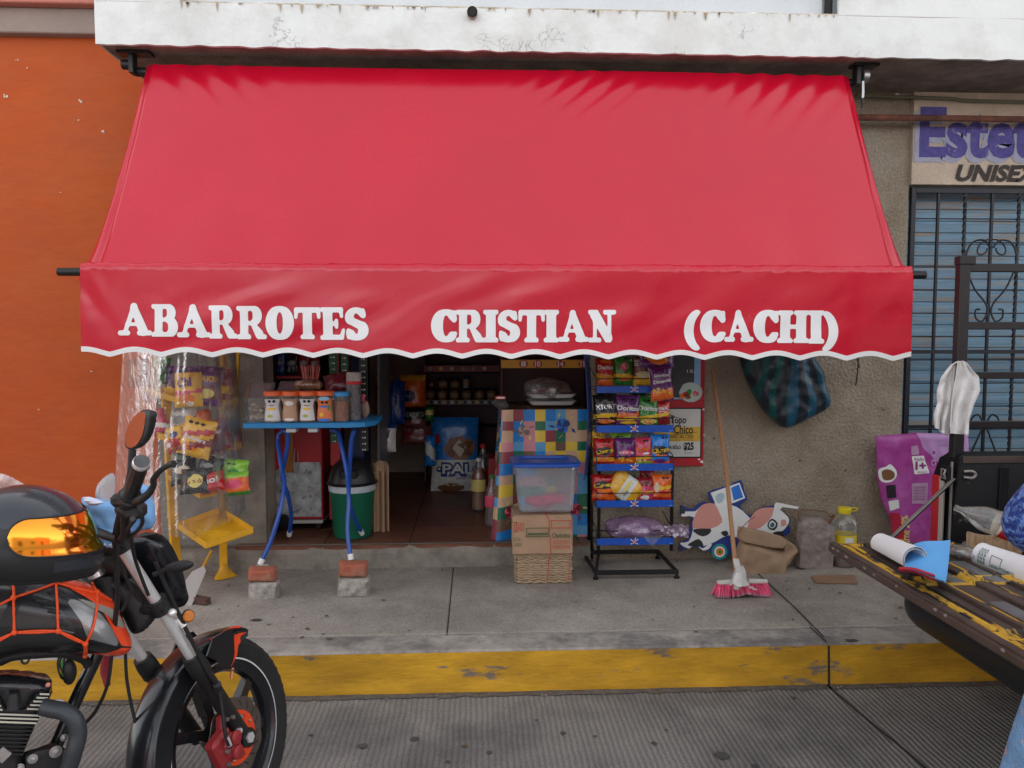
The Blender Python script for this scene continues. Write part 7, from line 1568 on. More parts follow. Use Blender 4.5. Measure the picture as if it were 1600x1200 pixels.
for k, c_ in enumerate(cb_): mb.tube(c_, .0048 if k not in (0,) else .0068, m_mb, 8, sub=7)
mb.build('control_cable', mc)['kind'] = 'stuff'
# instrument block and headlamp unit (seen from the side)
fo2 = fk(.70, 0, .12)
def fpart(name, lst, off, thick, rnd, mat, res=.008, sm=3, back=1.0):      # in the plane of the turned fork
    o = fk(.7, off); n_ = mr_; uu = mu; ff = mf
    pl = [((PL(x, y, o, n_)-o).dot(ff), (PL(x, y, o, n_)-o).dot(uu)) for x, y in lst]
    mb = MB(); inflate(mb, pl, o, ff, uu, thick, rnd, mat, res=res, sm=sm, back=back); return mb.build(name, mc, 50)
fpart('headlight_unit', [(196, 845), (214, 834), (232, 832), (246, 846), (262, 878), (272, 918), (274, 948), (262, 952), (240, 940), (224, 908), (206, 880)], -.02, .085, .05, m_gb, back=1.2)
fpart('headlight_cowl', [(222, 836), (234, 832), (250, 848), (270, 892), (282, 934), (276, 946), (262, 900), (240, 862)], .02, .05, .02, m_mb)
part('instrument_block', [(148, 862), (165, 850), (190, 848), (204, 864), (214, 890), (202, 905), (175, 900), (150, 885)], .0, .06, .03, m_mb)
part('frame_cover', [(142, 905), (160, 895), (200, 905), (236, 940), (244, 962), (226, 984), (206, 990), (190, 960), (168, 930)], -.02, .05, .03, m_mb)
mb = MB(); mb.lathe([(.018, 0), (.022, .003), (.022, .016), (.02, .018)], bp_(152, 902, .0), m_chr, axis=bu*.9+bf*-.3, n=18); mb.lathe([(0, .016), (.013, .018), (0, .03)], bp_(148, 893, .0), m_chr, axis=bu, n=8); mb.build('steering_nut', mc)
mb = MB(); mb.tube([hp(240, 898, 2.2), hp(262, 889, 2.2)], .007, m_mb, 8); c = hp(280, 885, 2.2); mb.ell(c, (.042, .017, .016), m_mb, 16, 10, rot=Matrix.Rotation(R(-10), 3, 'Y')); ts_ = mb.build('turn_signal', mc)
mb = MB(); c = fk(.50, .135, .035); mb.lathe([(0, .008), (.013, .008), (.017, .004), (.0185, 0), (.0185, -.008), (0, -.008)], c, m_amber, axis=(mr_*.9-mf*.5), n=20, mats=[m_amber]*2+[m_mb]*4); mb.build('side_reflector', mc)
# ---------------------------------------------- things on the bike
cn = thing('cargo_net', 'bright orange elastic net stretched over the motorcycle tank below the helmet', 'cargo net', tsurf(88, 972))
mb = MB(); m_net = M('neon_orange_cord', (.95, .10, .02), .5, var=.12, scale=60, bump=.3, bscale=150)
N_ = dict(a=(22, 923), b=(86, 906), c=(149, 921), d=(88, 972), e=(129, 993), f=(23, 974), g=(132, 1024), h=(-30, 1000), i=(172, 935), j=(-30, 900), k=(18, 900), l=(88, 899), m=(143, 909), n=(-25, 945), o=(0, 897))
for p, q, bend in (('a', 'b', 0), ('b', 'c', 0), ('c', 'i', 0), ('a', 'f', 0), ('f', 'd', 1.2), ('f', 'd', -1.4), ('b', 'd', 0), ('d', 'e', 1.2), ('d', 'e', -1.2), ('c', 'e', 4), ('e', 'g', 1.3), ('e', 'g', -1.3), ('f', 'h', 1.2), ('f', 'h', -1), ('a', 'n', 0), ('b', 'l', 0), ('c', 'm', 0), ('o', 'k', 0), ('k', 'a', 2)):
    A_, B_ = N_[p], N_[q]; pts = []
    for t in range(9):
        t = t/8; x = A_[0]+(B_[0]-A_[0])*t; y = A_[1]+(B_[1]-A_[1])*t; L2 = math.hypot(B_[0]-A_[0], B_[1]-A_[1]); s_ = math.sin(math.pi*t)*bend
        pts.append(tsurf(x+s_*(B_[1]-A_[1])/L2, y-s_*(B_[0]-A_[0])/L2, .006))
    mb.tube(pts, .0032, m_net, 8)
mb.build('cord', cn)
mb = MB()
for k in 'abcdefg': mb.ell(tsurf(*N_[k], .008), (.0075,)*3, m_net, 8, 6)
mb.build('knot', cn)['kind'] = 'stuff'
mb = MB(); pts = [tsurf(42, 888, .01), tsurf(34, 905, .008), tsurf(22, 935, .008), tsurf(8, 965, .008), tsurf(-6, 995, .008)]
for i in range(4):
    a, b = pts[i], pts[i+1]; w = bf*.014; mb.add([a-w, a+w, b+w, b-w], [[0, 1, 2, 3]], m_mb, flat=True)
solo(mb, 'black_strap', 'black strap hanging over the motorcycle tank under the helmet', 'strap')
# helmet
hel = thing('helmet', 'matt black full face helmet with a mirrored orange visor resting on the motorcycle tank', 'helmet', P(72, 905, 1.86))
HC = P(42, 840, 1.86); HA = R(72); hx_ = V((math.sin(HA), math.cos(HA), 0)); hy_ = V((-math.cos(HA), math.sin(HA), 0)); HT = Matrix((hx_, hy_, Z3)).transposed() @ Matrix.Rotation(R(6), 3, 'Y')
m_hel = M('matt_black_shell', (.022, .022, .024), .42, var=.08, scale=4, spec=.5); m_hel2 = M('gloss_slate_shell', (.03, .036, .045), .28, var=.15, scale=6, coat=.4)
def hshape(lon, lat, s=1.0):
    cl, sl = math.cos(lat), math.sin(lat); x = .146*cl*math.cos(lon); y = .120*cl*math.sin(lon); z = .126*sl
    if sl < 0:
        q = min(1, -sl/.7); fr = max(0, math.cos(lon)); x += .040*q*fr**2; x *= 1+.10*q; y *= 1+.16*q*(1-q*.5); z *= .90
    if sl > 0: z *= 1.0; x -= .010*sl
    return HC+HT @ (V((x, y, z))*s)
mb = MB(); mb.grid(lambda u, v: hshape(2*math.pi*u, R(-46+136*v)), 72, 40, m_hel, mfn=lambda u, v: m_hel2 if -46+136*v > 24+10*math.cos(2*math.pi*u) else m_hel)
mb.grid(lambda u, v: hshape(2*math.pi*u, R(-46), 1)+HT @ V((0, 0, -.012*math.sin(v*math.pi)))+(HC-hshape(2*math.pi*u, R(-46)))*.10*v, 72, 4, m_mb); mb.build('shell', hel, 60)
def ndl(name, grad, rough=.12):
    m = bpy.data.materials.new(name); m.use_nodes = True; N = m.node_tree.nodes; L = m.node_tree.links; b = N['Principled BSDF']; b.inputs['Metallic'].default_value = .9; b.inputs['Roughness'].default_value = rough
    tc = N.new('ShaderNodeTexCoord'); ns = N.new('ShaderNodeTexNoise'); ns.inputs['Scale'].default_value = 6; L.new(tc.outputs['Object'], ns.inputs[0]); lw = N.new('ShaderNodeLayerWeight'); lw.inputs[0].default_value = .42
    ad = N.new('ShaderNodeMath'); ad.operation = 'MULTIPLY_ADD'; ad.inputs[1].default_value = .15; L.new(ns.outputs[0], ad.inputs[0]); L.new(lw.outputs['Facing'], ad.inputs[2])
    cr = N.new('ShaderNodeValToRGB'); el = cr.color_ramp.elements; el[0].position = grad[0][0]; el[0].color = grad[0][1]+(1,); el[1].position = grad[-1][0]; el[1].color = grad[-1][1]+(1,)
    for p_, c_ in grad[1:-1]: e = el.new(p_); e.color = c_+(1,)
    L.new(ad.outputs[0], cr.inputs[0]); L.new(cr.outputs[0], b.inputs['Base Color']); b.inputs['Coat Weight'].default_value = .5; return m
m_vis = ndl('iridescent_visor', [(.05, (1.0, .42, .02)), (.25, (1.0, .18, .02)), (.45, (1.0, .52, .02)), (.75, (.5, .55, .03)), (.95, (.06, .22, .06))])
def vis(u, v, s=1.028):
    lon = R(-96+192*u); e = abs(2*u-1); rr = math.sqrt(max(0, 1-max(0, (e-.80)/.20)**2)); mid = 9+2*e; hh = (23-4*e)*max(rr, .03)
    return hshape(lon, R(mid+2+hh*(2*v-1)), s)
mb = MB(); mb.grid(lambda u, v: vis(u, v), 90, 16, m_vis, th=.003); vo_ = mb.build('visor', hel, 60)
mb = MB(); edge_ = [vis(i/90, 1, 1.026) for i in range(91)]+[vis(1-i/90, 0, 1.026) for i in range(91)]; mb.tube(edge_, .0024, m_mb, 6, closed=True); mb.build('visor_seal', hel)
mb = MB(); c = hshape(R(-108), R(-22), 1.03); ax_ = (c-HC).normalized(); mb.lathe([(0, .002), (.011, .002), (.011, -.004)], c, k_wht, axis=ax_, n=18); mb.lathe([(.003, .0035), (.006, .0035)], c, k_blk, axis=ax_, n=14); mb.build('round_badge', hel)
mb = MB(); mb.grid(lambda u, v: hshape(R(-60+120*u), R(-30+14*v), 1.012), 20, 4, m_hel2, th=.006); mb.build('chin_vent', hel)
mb = MB()
def slv(u, v): return P(-30+100*u-6*math.sin(v*3), 792-50*v+18*u*(v)-8*math.sin(u*5)*(v), 1.93-.08*u*(1-v)+.02*nz(u*4, v*4))
mb.grid(slv, 16, 10, film('milky_film', (.97, .95, .96), haze=.38, gloss=.12, rough=.2, bscale=10)); mb.grid(lambda u, v: P(-40+80*u, 835-48*v+10*math.sin(u*3), 1.95+.03*nz(u*3, v*3, 5)), 12, 8, M('white_poly', (.66, .62, .64), .35, var=.1, bump=.3, bscale=10))
solo(mb, 'plastic_sheet', 'milky plastic sheet behind the helmet on the motorcycle', 'plastic sheet')
m_cl1 = M('light_blue_cloth', (.20, .42, .74), .75, var=.06, scale=12, bump=.15, bscale=60); m_cl2 = M('white_lilac_cloth', (.66, .68, .80), .75, var=.05)
clo = thing('blue_cloth', 'light blue and white cloth stuffed behind the motorcycle handlebar', 'cloth', P(185, 855, 2.15))
def cpart(name, lst, Y, th_, m_, amp=.03, sm=1, seed=0):
    o = P(lst[0][0], lst[0][1], Y); pl = [((P(x, y, Y)-o).x, (P(x, y, Y)-o).z) for x, y in lst]; mb = MB(); inflate(mb, pl, o, X3, Z3, th_, .02, m_, res=.006, sm=sm, disp=lambda x, y: amp*nz(x*13+seed, y*11)+amp*.5*abs(nz(x*24, y*24+seed))); mb.build(name, clo, 50)
cpart('cloth_fold', [(127, 778), (150, 778), (182, 786), (190, 800), (182, 840), (172, 856), (160, 842), (148, 820), (138, 800)], 2.08, .02, m_cl1)
cpart('white_side', [(126, 777), (140, 776), (164, 784), (152, 790), (140, 790)], 2.03, .012, m_cl2, .01)
cpart('cloth_fold', [(190, 765), (218, 754), (232, 760), (240, 785), (244, 812), (238, 826), (215, 830), (198, 834), (184, 838), (180, 800)], 2.16, .02, m_cl1, seed=4)
cpart('white_side', [(154, 838), (168, 852), (180, 846), (176, 856), (164, 854)], 2.04, .012, m_cl2, .01)
mb = MB(); o = P(150, 777, 2.12)
lst = [(150, 775), (154, 755), (168, 742), (176, 739), (180, 748), (177, 785), (162, 782)]; pl = [((P(x, y, 2.12)-o).x, (P(x, y, 2.12)-o).z) for x, y in lst]
inflate(mb, pl, o, X3, Z3, .02, .02, M('milky_plastic', (.72, .70, .70), .3, var=.1, trans=.5, bump=.4, bscale=20), res=.006, sm=2, disp=lambda x, y: .02*nz(x*20, y*12)); solo(mb, 'plastic_wrapper', 'milky plastic wrapper poking up from the blue cloth', 'plastic wrapper')
mb = MB(); mb.tube([P(166, 1020, 3.0), P(164, 1050, 3.0), P(168, 1072, 2.98)], [.02, .018, .012], C('dark_red_rag', .25, .02, .03, .8), 8)
solo(mb, 'red_rag', 'dark red rag hanging low behind the motorcycle frame tube', 'rag')
# ================================================================ pickup truck with its tailgate down
m_tb = M('scuffed_black_paint', (.008, .008, .009), .6, var=.2, scale=8, bump=.08, col2=(.10, .085, .07), mscale=9, mth=(.64, .68), spec=.25)
m_tg = M('worn_tailgate_paint', (.022, .018, .016), .45, var=.25, scale=10, bump=.1, col2=(.60, .34, .03), mscale=3.0, mth=(.49, .515), stretch=(5, 1, 1))
m_tg2 = M('brown_worn_edge', (.075, .052, .042), .5, var=.25, scale=10, col2=(.30, .26, .22), mscale=9, mth=(.64, .68), bump=.15)
m_stl = M('worn_steel', (.30, .28, .26), .45, metal=.6, var=.25, scale=10)
tr = thing('pickup_truck', 'old black pickup truck with its scuffed yellow and brown tailgate hanging open', 'pickup truck', (3.6, 2.4, 0))
tx0 = G(1305, 853, .72).x; ty1 = 3.16; thx = P(1492, 868, 3.16).x; ty0 = ty1-1.55
tz = .72
mb = MB(); mb.bb(tx0, thx, ty0, ty1, tz-.045, tz-.006, m_tg2, .010)
mb.bb(tx0+.004, tx0+.03, ty0+.005, ty1-.005, tz-.010, tz+.002, m_tg2, .004)
tgo = mb.build('tailgate', tr)
mb = MB()                                                   # pressed inner panel with raised ribs
def tgp(u, v):
    x = tx0+.03+(thx-tx0-.035)*u; y = ty0+.02+(ty1-ty0-.04)*v; z = tz-.005
    a = min(u, 1-u)*(thx-tx0); b_ = ((v*3) % 1); b_ = min(b_, 1-b_)*(ty1-ty0)/3
    dd = min(a-.05, b_-.04); rec = .03*max(0, min(1, dd/.014)); lip = .010*math.exp(-((min(a-.05, b_-.04))/.008)**2)
    z += -rec+lip
    if .0 < a-.05 and .42 < u < .55: z += .016*max(0, 1-abs((u-.485)/.06)**4)
    return V((x, y, z))
mb.grid(tgp, 80, 200, m_tg); mb.build('inner_panel', tgo, 60)
mb = MB()
for i in (0, 1, 2, 5, 6, 9, 13, 14, 19, 24): c = V((tx0+.003, ty1-.05-i*.055+.03*nz(i*3.3), tz-.018+.01*nz(i*5.1))); mb.ell(c, (.005, .014+.014*nz(i*1.7), .006), C('chipped_primer', .24, .20, .17, .8), 8, 5)
mb.build('paint_chip', tgo)['kind'] = 'stuff'
m_yw = M('flaking_yellow', (.60, .34, .03), .55, var=.25, scale=14, col2=(.03, .022, .018), mscale=7, mth=(.50, .53), stretch=(5, 1, 1)); m_gs = M('bare_grey_metal', (.20, .20, .20), .4, metal=.4, var=.3, scale=8)
for dx, wd, hh, m_ in ((.036, .030, .006, m_yw), (.135, .016, .014, m_tg2), (.158, .014, .007, m_yw), (.27, .040, .012, m_tg2), (.318, .016, .007, m_yw), (.40, .012, .012, m_tg2)):
    for k in range(3):
        y_0 = ty1-.05-k*.51; y_1 = y_0-.43
        mb = MB(); mb.bb(tx0+dx, tx0+dx+wd, y_1, y_0, tz-.008, tz-.004+hh, m_, .003); mb.build('pressed_rib', tgo)
for k in range(3):
    for dx in (.19, .345): mb = MB(); y_0 = ty1-.30-k*.45; mb.bb(tx0+dx, tx0+dx+.06, y_0-.26, y_0, tz-.008, tz+.001, m_gs, .006); mb.build('recessed_window', tgo)
mb = MB(); 
for y in (ty1-.13, ty0+.13, ty1-.7): mb.tube([(thx-.012, y-.05, tz+.004), (thx-.012, y+.05, tz+.004)], .012, m_stl, 8)
mb.build('hinge', tgo)
bx1 = thx+1.75; zt_ = P(1500, 711, 3.16).z
sy0, sy1 = ty1+.0, ty1+.13
mb = MB(); mb.bb(thx+.005, bx1, ty0, ty1, tz-.03, tz, m_tb, .003)
for i in range(9): y = ty0+.12+i*.16; mb.bb(thx+.03, bx1-.02, y-.03, y+.03, tz, tz+.012, m_tb, .004)
mb.build('bed_floor', tr)
def side(ya, yb2, nm):
    mb = MB(); pr = [(ya, tz-.03), (ya, zt_-.012), (ya+.008*(1 if yb2 > ya else -1), zt_), (yb2-.03*(1 if yb2 > ya else -1), zt_), (yb2-.004*(1 if yb2 > ya else -1), zt_-.03), (yb2, zt_-.10), (yb2, .48), (yb2-.02*(1 if yb2 > ya else -1), .42), (ya, .42)]
    xs_ = [thx-.025+.0, thx+.02, bx1]; vs = []
    for k, x in enumerate(xs_):
        for y, z in pr: vs.append(V((x+(.03*max(0, (z-zt_+.10)/.10) if k == 0 else 0), y, z-(.012 if k == 0 and z > zt_-.01 else 0))))
    n = len(pr); mb.add(vs, [[k*n+i, k*n+(i+1) % n, (k+1)*n+(i+1) % n, (k+1)*n+i] for k in range(2) for i in range(n)]+[list(range(n))[::-1], [2*n+i for i in range(n)]], m_tb)
    sg = 1 if yb2 > ya else -1
    mb.bb(thx-.028, thx-.020, min(ya, ya+sg*.012), max(ya, ya+sg*.012), tz, zt_-.03, m_stl, .002)
    mb.bb(thx+.02, bx1, ya-sg*.004 if sg > 0 else ya, ya if sg > 0 else ya-sg*.004, zt_-.035, zt_-.006, m_tg2, .001)
    for i in range(5): x = thx+.2+i*.35; mb.bb(x-.02, x+.02, ya-.012 if sg > 0 else ya, ya if sg > 0 else ya+.012, tz+.01, zt_-.05, m_tb, .004)
    o = mb.build(nm, tr); return o
side(ty1, sy1, 'bed_side'); side(ty0, ty0-.13, 'bed_side')
for ya, sg in ((ty1, 1), (ty0, -1)):
    mb = MB(); q0, q1 = ya+sg*.075, ya+sg*.13; mb.bb(thx-.034, thx-.005, min(q0, q1)-.0, max(q0, q1)+.004, .50, zt_-.105, M('tail_lamp_red', (.42, .012, .02), .2, var=.1, spec=.7, coat=.5), .006); mb.bb(thx-.036, thx-.024, min(ya+sg*.045, ya+sg*.073), max(ya+sg*.045, ya+sg*.073), .50, zt_-.11, C('lamp_trim', .38, .35, .30, .4), .003); mb.build('tail_lamp', tr)
    mb = MB(); c = V((thx-.03, ya+sg*.03, zt_-.085)); mb.bb(c.x-.012, c.x+.004, c.y-.03, c.y+.03, c.z-.035, c.z+.035, m_tb, .006); mb.tube([c+V((-.014, -.015, -.018)), c+V((-.022, -.015, .0)), c+V((-.014, -.015, .018)), c+V((-.014, .015, .018)), c+V((-.014, .015, -.018))], .005, m_stl, 8, closed=True); mb.build('latch', tr)
    mb = MB(); a = V((thx-.02, ya-sg*.006, zt_-.10)); b = PL(1387, 838, V((0, ty1-.015, 0)), V((0, 1, 0))) if sg > 0 else V((tx0+.12, ya+.015, tz+.006)); bar3(mb, a, V((b.x, ya-sg*.02, tz+.005)), .022, .006, m_stl, .001); bar3(mb, a+V((0, -.004*sg, .0)), V((b.x, ya-sg*.024, tz+.005)), .026, .003, m_tb, .001); mb.build('tailgate_strap', tr)
mb = MB(); c = P(1514, 741, ty1-.008); mb.tube([c+V((-.022, 0, .012)), c+V((.008, -.01, .014)), c+V((.022, -.012, 0)), c+V((.008, -.01, -.014)), c+V((-.022, 0, -.012))], .006, m_stl, 8, sub=4); mb.build('tie_hook', tr)
mb = MB(); mb.bb(bx1, bx1+.03, ty0, ty1, .5, zt_+.1, m_tb, .005); mb.build('bed_front', tr)
# bumper (end rounded), number plate, rack
bxr = P(1408, 925, 3.18).x; 
def bmp(u, v):
    y = 3.22-1.72*u; e = min(1, min(u, 1-u)*14); rr = math.sqrt(max(0, 1-(1-e)**2)); a = 2*math.pi*v
    return V((bxr+.075+.07*math.cos(a)*(.35+.65*rr), y, .44+.08*math.sin(a)*(.55+.45*rr)*(1 if math.sin(a) > 0 else 1.2)))
mb = MB(); mb.grid(bmp, 60, 18, M('bumper_black', (.012, .014, .018), .4, var=.2, scale=6)); mb.build('bumper', tr, 60)
mb = MB(); mb.bb(bxr-.02, bxr+.01, 2.36, 2.66, .515, .60, m_tb, .003); mb.bb(bxr-.026, bxr-.018, 2.38, 2.635, .52, .597, m_stl, .003); mb.bb(bxr-.029, bxr-.0262, 2.40, 2.615, .53, .587, C('plate_dark', .06, .06, .07), .001); mb.build('number_plate', tr)
def rackside(y):
    mb = MB(); yf = ty1+.05; x0 = P(1490, 600, yf).x; x1 = P(1506, 600, yf).x; zt2_ = P(1500, 413, yf).z
    mb.bb(x0, x1, y-.02, y+.02, zt_-.02, zt2_, m_black, .003); mb.bb(x0-.004, x1+.02, y-.023, y+.023, zt2_-.002, zt2_+.034, m_black, .003)
    mb.bb(bx1-.06, bx1-.02, y-.02, y+.02, zt_-.02, zt2_, m_black, .003)
    for pa, pb_ in ((412, 425), (503, 515), (581, 592), (658, 669)): mb.bb(x1+.001, bx1-.061, y-.012, y+.012, P(1500, pb_, yf).z, P(1500, pa, yf).z, m_black, .003)
    mb.build('side_rack', tr)
rackside(ty1+.05); rackside(ty0-.06)
# cab, wheels, running gear beyond the frame
cx0, cx1 = bx1+.06, bx1+1.5; m_cab2 = M('truck_cab_paint', (.014, .014, .017), .3, var=.12, coat=.5); m_glz = M('dark_glass', (.02, .025, .03), .05, var=0, spec=.9)
mb = MB(); ya, yb2 = ty0-.13, ty1+.13
def ext(mb, prof, y0_, y1_, mat, inset=.0):
    n = len(prof); vs = [V((x, y0_+(inset if z > 1.15 else 0), z)) for x, z in prof]+[V((x, y1_-(inset if z > 1.15 else 0), z)) for x, z in prof]
    mb.add(vs, [list(range(n)), [n+i for i in range(n)][::-1]]+[[(i+1) % n, i, n+i, n+(i+1) % n] for i in range(n)], mat)
ext(mb, [(cx0, .42), (cx0, 1.12), (cx0+.06, 1.62), (cx0+.85, 1.64), (cx0+1.30, 1.16), (cx1+.75, 1.02), (cx1+.86, .95), (cx1+.86, .42)], ya, yb2, m_cab2, .12); mb.build('cab', tr)
mb = MB(); ext(mb, [(cx0+.12, 1.18), (cx0+.15, 1.56), (cx0+.80, 1.57), (cx0+1.14, 1.19)], ya+.02, yb2-.02, m_glz, .08); mb.build('cab_window', tr)
for x in (thx+.75, cx1+.2):
    for y, sg in ((ty0-.06, -1), (ty1+.06, 1)):
        mb = MB(); mb.lathe([(.20, -.09), (.30, -.09), (.33, -.06), (.33, .06), (.30, .09), (.20, .09)], (x, y, .33), m_tyre, axis=(0, 1, 0), n=36); wv = mb.build('wheel', tr)
        mb = MB(); mb.lathe([(0, .03), (.08, .03), (.12, .0), (.19, .02), (.205, .08), (.20, .09), (.2, -.08), (0, -.08)], (x, y, .33), m_stl, axis=(0, sg, 0), n=28); mb.build('rim', wv)
mb = MB(); mb.bb(thx+.1, cx1+.6, ty0+.35, ty0+.43, .36, .46, m_tb, .01); mb.bb(thx+.1, cx1+.6, ty1-.43, ty1-.35, .36, .46, m_tb, .01); mb.tube([(thx+.75, ty0-.03, .33), (thx+.75, ty1+.03, .33)], .05, m_tb, 12); mb.tube([(cx1+.2, ty0-.03, .33), (cx1+.2, ty1+.03, .33)], .04, m_tb, 12); mb.build('chassis', tr)
# ---------------------------------------------- loads on the truck
m_pap = M('white_paper', (.76, .76, .77), .6, var=.04); m_pb = M('sky_blue_print', (.13, .42, .82), .5, var=.04); m_pr = C('crimson_print', .48, .02, .05, .5)
a = G(1376, 846, tz+.045); b = G(1424, 872, tz+.045); d = (b-a).normalized(); mb = MB()
def roll(u, v):
    side_ = d.cross(Z3).normalized(); q = -.5+v*6.283*1.6; rr = .042-.012*v+.008*u; p = a.lerp(b+d*.03, u)
    return p+side_*rr*math.cos(q)+Z3*(rr*math.sin(q)-.006+.01*u)
mb.grid(roll, 14, 44, m_pap, th=.0012); rl = solo(mb, 'paper_roll', 'rolled white poster lying on the open tailgate', 'paper roll', smooth_ang=70)
mb = MB()
def blue_(u, v):
    p = G(1415, 872, tz+.05).lerp(G(1480, 893, tz+.05), u); qd = (G(1448, 858, tz+.05)-G(1436, 900, tz+.05))
    return p+qd*(v-.55)*(.9+.2*u)+Z3*(.030*abs(2*v-1.0)**2*(1+u)-.02+.035*u*v+.006*math.sin(u*5))
mb.grid(blue_, 20, 16, m_pb, th=.002); mb.build('blue_page', rl)
mb = MB(); mb.grid(lambda u, v: blue_(u*.82-.02, -.16+.22*v)+Z3*(-.01+.016*math.sin(v*3)), 14, 6, m_pr, th=.0015); mb.build('red_page', rl)
# bottle, cardboard, cup, film in the bed
bt = thing('cola_bottle', 'empty clear soda bottle with a red label lying in the truck bed', 'bottle', P(1545, 825, 3.0)-V((0, 0, .04)))
A = P(1492, 793, 2.97); B = P(1580, 826, 2.90); d = (B-A).normalized(); L0 = (B-A).length; rb_ = .052; s = L0/.24
pr = [(0, 0), (.013, 0), (.013, .02), (.016, .03), (.03, .06), (.048, .10), (rb_, .13), (rb_*.97, .16), (rb_*.94, .22), (rb_, .25), (rb_, .30), (.04, .32), (0, .315)]
mb = MB(); mb.lathe(pr, A, m_clr, axis=d, n=28); mb.build('bottle_body', bt)
mb = MB(); mb.lathe([(rb_*.975, .165), (rb_*.98, .17), (rb_*.98, .245), (rb_*.97, .25)], A, k_red, axis=d, n=28); mb.lathe([(rb_*.985, .158), (rb_*.985, .168)], A, k_cream, axis=d, n=28)
rf_ = V((0, -1, 0)); rf_ = (rf_-d*rf_.dot(d)).normalized(); tf_ = d.cross(rf_)
def lsf(q, z): return A+d*z+(rf_*math.cos(q)+tf_*math.sin(q))*(rb_*.985+.0015)
text(mb, 'Soda', lambda u, v: lsf(u, v), -.6, .185, .6, .225, k_wht, .02, .2); mb.build('label', bt)
mb = MB(); m_cc = M('corrugated_card', (.34, .22, .125), .9, var=.15, scale=20, bump=.3)
mb.grid(lambda u, v: P(1512+85*u, 868-38*v+6*math.sin(u*4), 2.92+.14*v+.02*math.sin(u*40)*.3+.02*nz(u*5, v*5)), 60, 12, m_cc, th=.006); solo(mb, 'cardboard_piece', 'torn corrugated brown card under the soda bottle in the truck', 'cardboard')
cu_ = thing('paper_cup', 'white printed paper cup lying on its side in the truck bed', 'cup', P(1565, 890, 2.75)-V((0, 0, .04)))
A = P(1531, 866, 2.86); B = P(1610, 897, 2.66); d = (B-A).normalized(); L0 = .25
mb = MB(); mb.lathe([(0, .002), (.042, 0), (.048, .004), (.0485, .012), (.047, .016), (.060, L0), (.062, L0+.003), (.058, L0), (.045, .02)], A, m_pap, axis=d, n=32); mb.build('cup_body', cu_)
rf_ = V((0, -1, 0)); rf_ = (rf_-d*rf_.dot(d)).normalized(); tf_ = d.cross(rf_)
def csf(q, z): return A+d*z+(rf_*math.cos(q)+tf_*math.sin(q))*(.0475+(z-.016)*.055+.0012)
mb = MB(); m_cg2 = C('cup_green_print', .10, .22, .18, .6)
for k, z0 in enumerate((.03, .042, .054)): text(mb, 'CAFE', lambda u, v, z0=z0: csf(-.7+1.3*u, z0+.009*v), 0, 0, 1, 1, m_cg2, .03)
text(mb, 'VASO TERMICO', lambda u, v: csf(.5-v*.25, .09+.1*u), 0, 0, 1, 1, m_cg2, .02); outq = [(.45, .085), (-.35, .085), (-.3, .13), (.4, .13)]
for i in range(4): p0, p1 = outq[i], outq[(i+1) % 4]; mb.tube([csf(*p0), csf((p0[0]+p1[0])/2, (p0[1]+p1[1])/2), csf(*p1)], .0012, m_cg2, 5)
mb.build('cup_print', cu_)
mb = MB(); mb.ell(G(1510, 862, tz+.03), (.06, .05, .022), m_cf, 24, 10, fn=lambda p: p*(1+.5*nz(p.x*30, p.y*30, p.z*30))); solo(mb, 'plastic_film', 'scrap of clear film beside the cup in the truck bed', 'plastic film')
# white cloth knotted on the rack post
ry_ = ty1+.02; rg = thing('white_rag', 'white cloth hanging over the black rack post of the truck', 'cloth', P(1490, 680, ry_))
m_rag = M('white_cotton', (.70, .68, .66), .85, var=.06, scale=10, bump=.3, bscale=120)
def lerpl(l, t): t = min(max(t, 0), .9999)*(len(l)-1); k = int(t); return l[k]+(l[k+1]-l[k])*(t-k)
for xl_, xr_, y0_, yl_, yr_, off, sd_ in (([1487, 1470, 1464, 1466, 1460, 1462], [1492, 1490, 1490, 1489, 1486, 1480], 569, 668, 682, .0, 1), ([1496, 1493, 1489, 1486, 1485, 1484], [1508, 1529, 1530, 1520, 1513, 1512], 564, 677, 679, -.045, 5)):
    mb = MB()
    def rgf(u, v):
        px = lerpl(xl_, v)+(lerpl(xr_, v)-lerpl(xl_, v))*u; py = y0_+(yl_+(yr_-yl_)*u-y0_)*v+6*(u-.5)**2*(1-v)
        return P(px, py, ry_+off+.013*math.sin(u*11+sd_+2.5*v+2*nz(u*2, v*2, sd_))*(.25+.75*v)+.012*nz(u*4, v*5, sd_)-.02*(1-v)**3)
    mb.grid(rgf, 36, 48, m_rag, th=.004); mb.build('cloth_fold', rg, 70)
mb = MB(); mb.grid(lambda u, v: P(1487+22*u, 570-6*math.sin(math.pi*u)+4*v, ry_-.05+.07*v+.006*math.sin(u*9)), 14, 8, m_rag, th=.004); mb.build('top_fold', rg, 70)
# big purple pet-food sack leaning on the wall
m_mag = M('magenta_sack', (.36, .045, .26), .38, var=.10, scale=5, bump=.35, bscale=12, spec=.6, col2=(.45, .11, .38), mscale=2)
sY = 4.62; sk = thing('feed_sack', 'flat magenta pet food sack leaning on the wall behind the truck', 'sack', (P(1440, 870, sY).x, sY, .19))
lst = [(1368, 681), (1400, 679), (1430, 676), (1470, 677), (1512, 676), (1514, 720), (1508, 800), (1500, 878), (1402, 878), (1395, 845), (1390, 810), (1376, 780), (1370, 740)]
o = P(1440, 780, sY); pl = [((P(x, y, sY)-o).x, (P(x, y, sY)-o).z) for x, y in lst]; dsp = lambda x, y: .010*nz(x*9, y*9)+.006*nz(x*22, y*14)
mb = MB(); inflate(mb, pl, o, X3, Z3, .022, .04, m_mag, res=.010, sm=1, disp=dsp); sb = mb.build('sack_body', sk, 60)
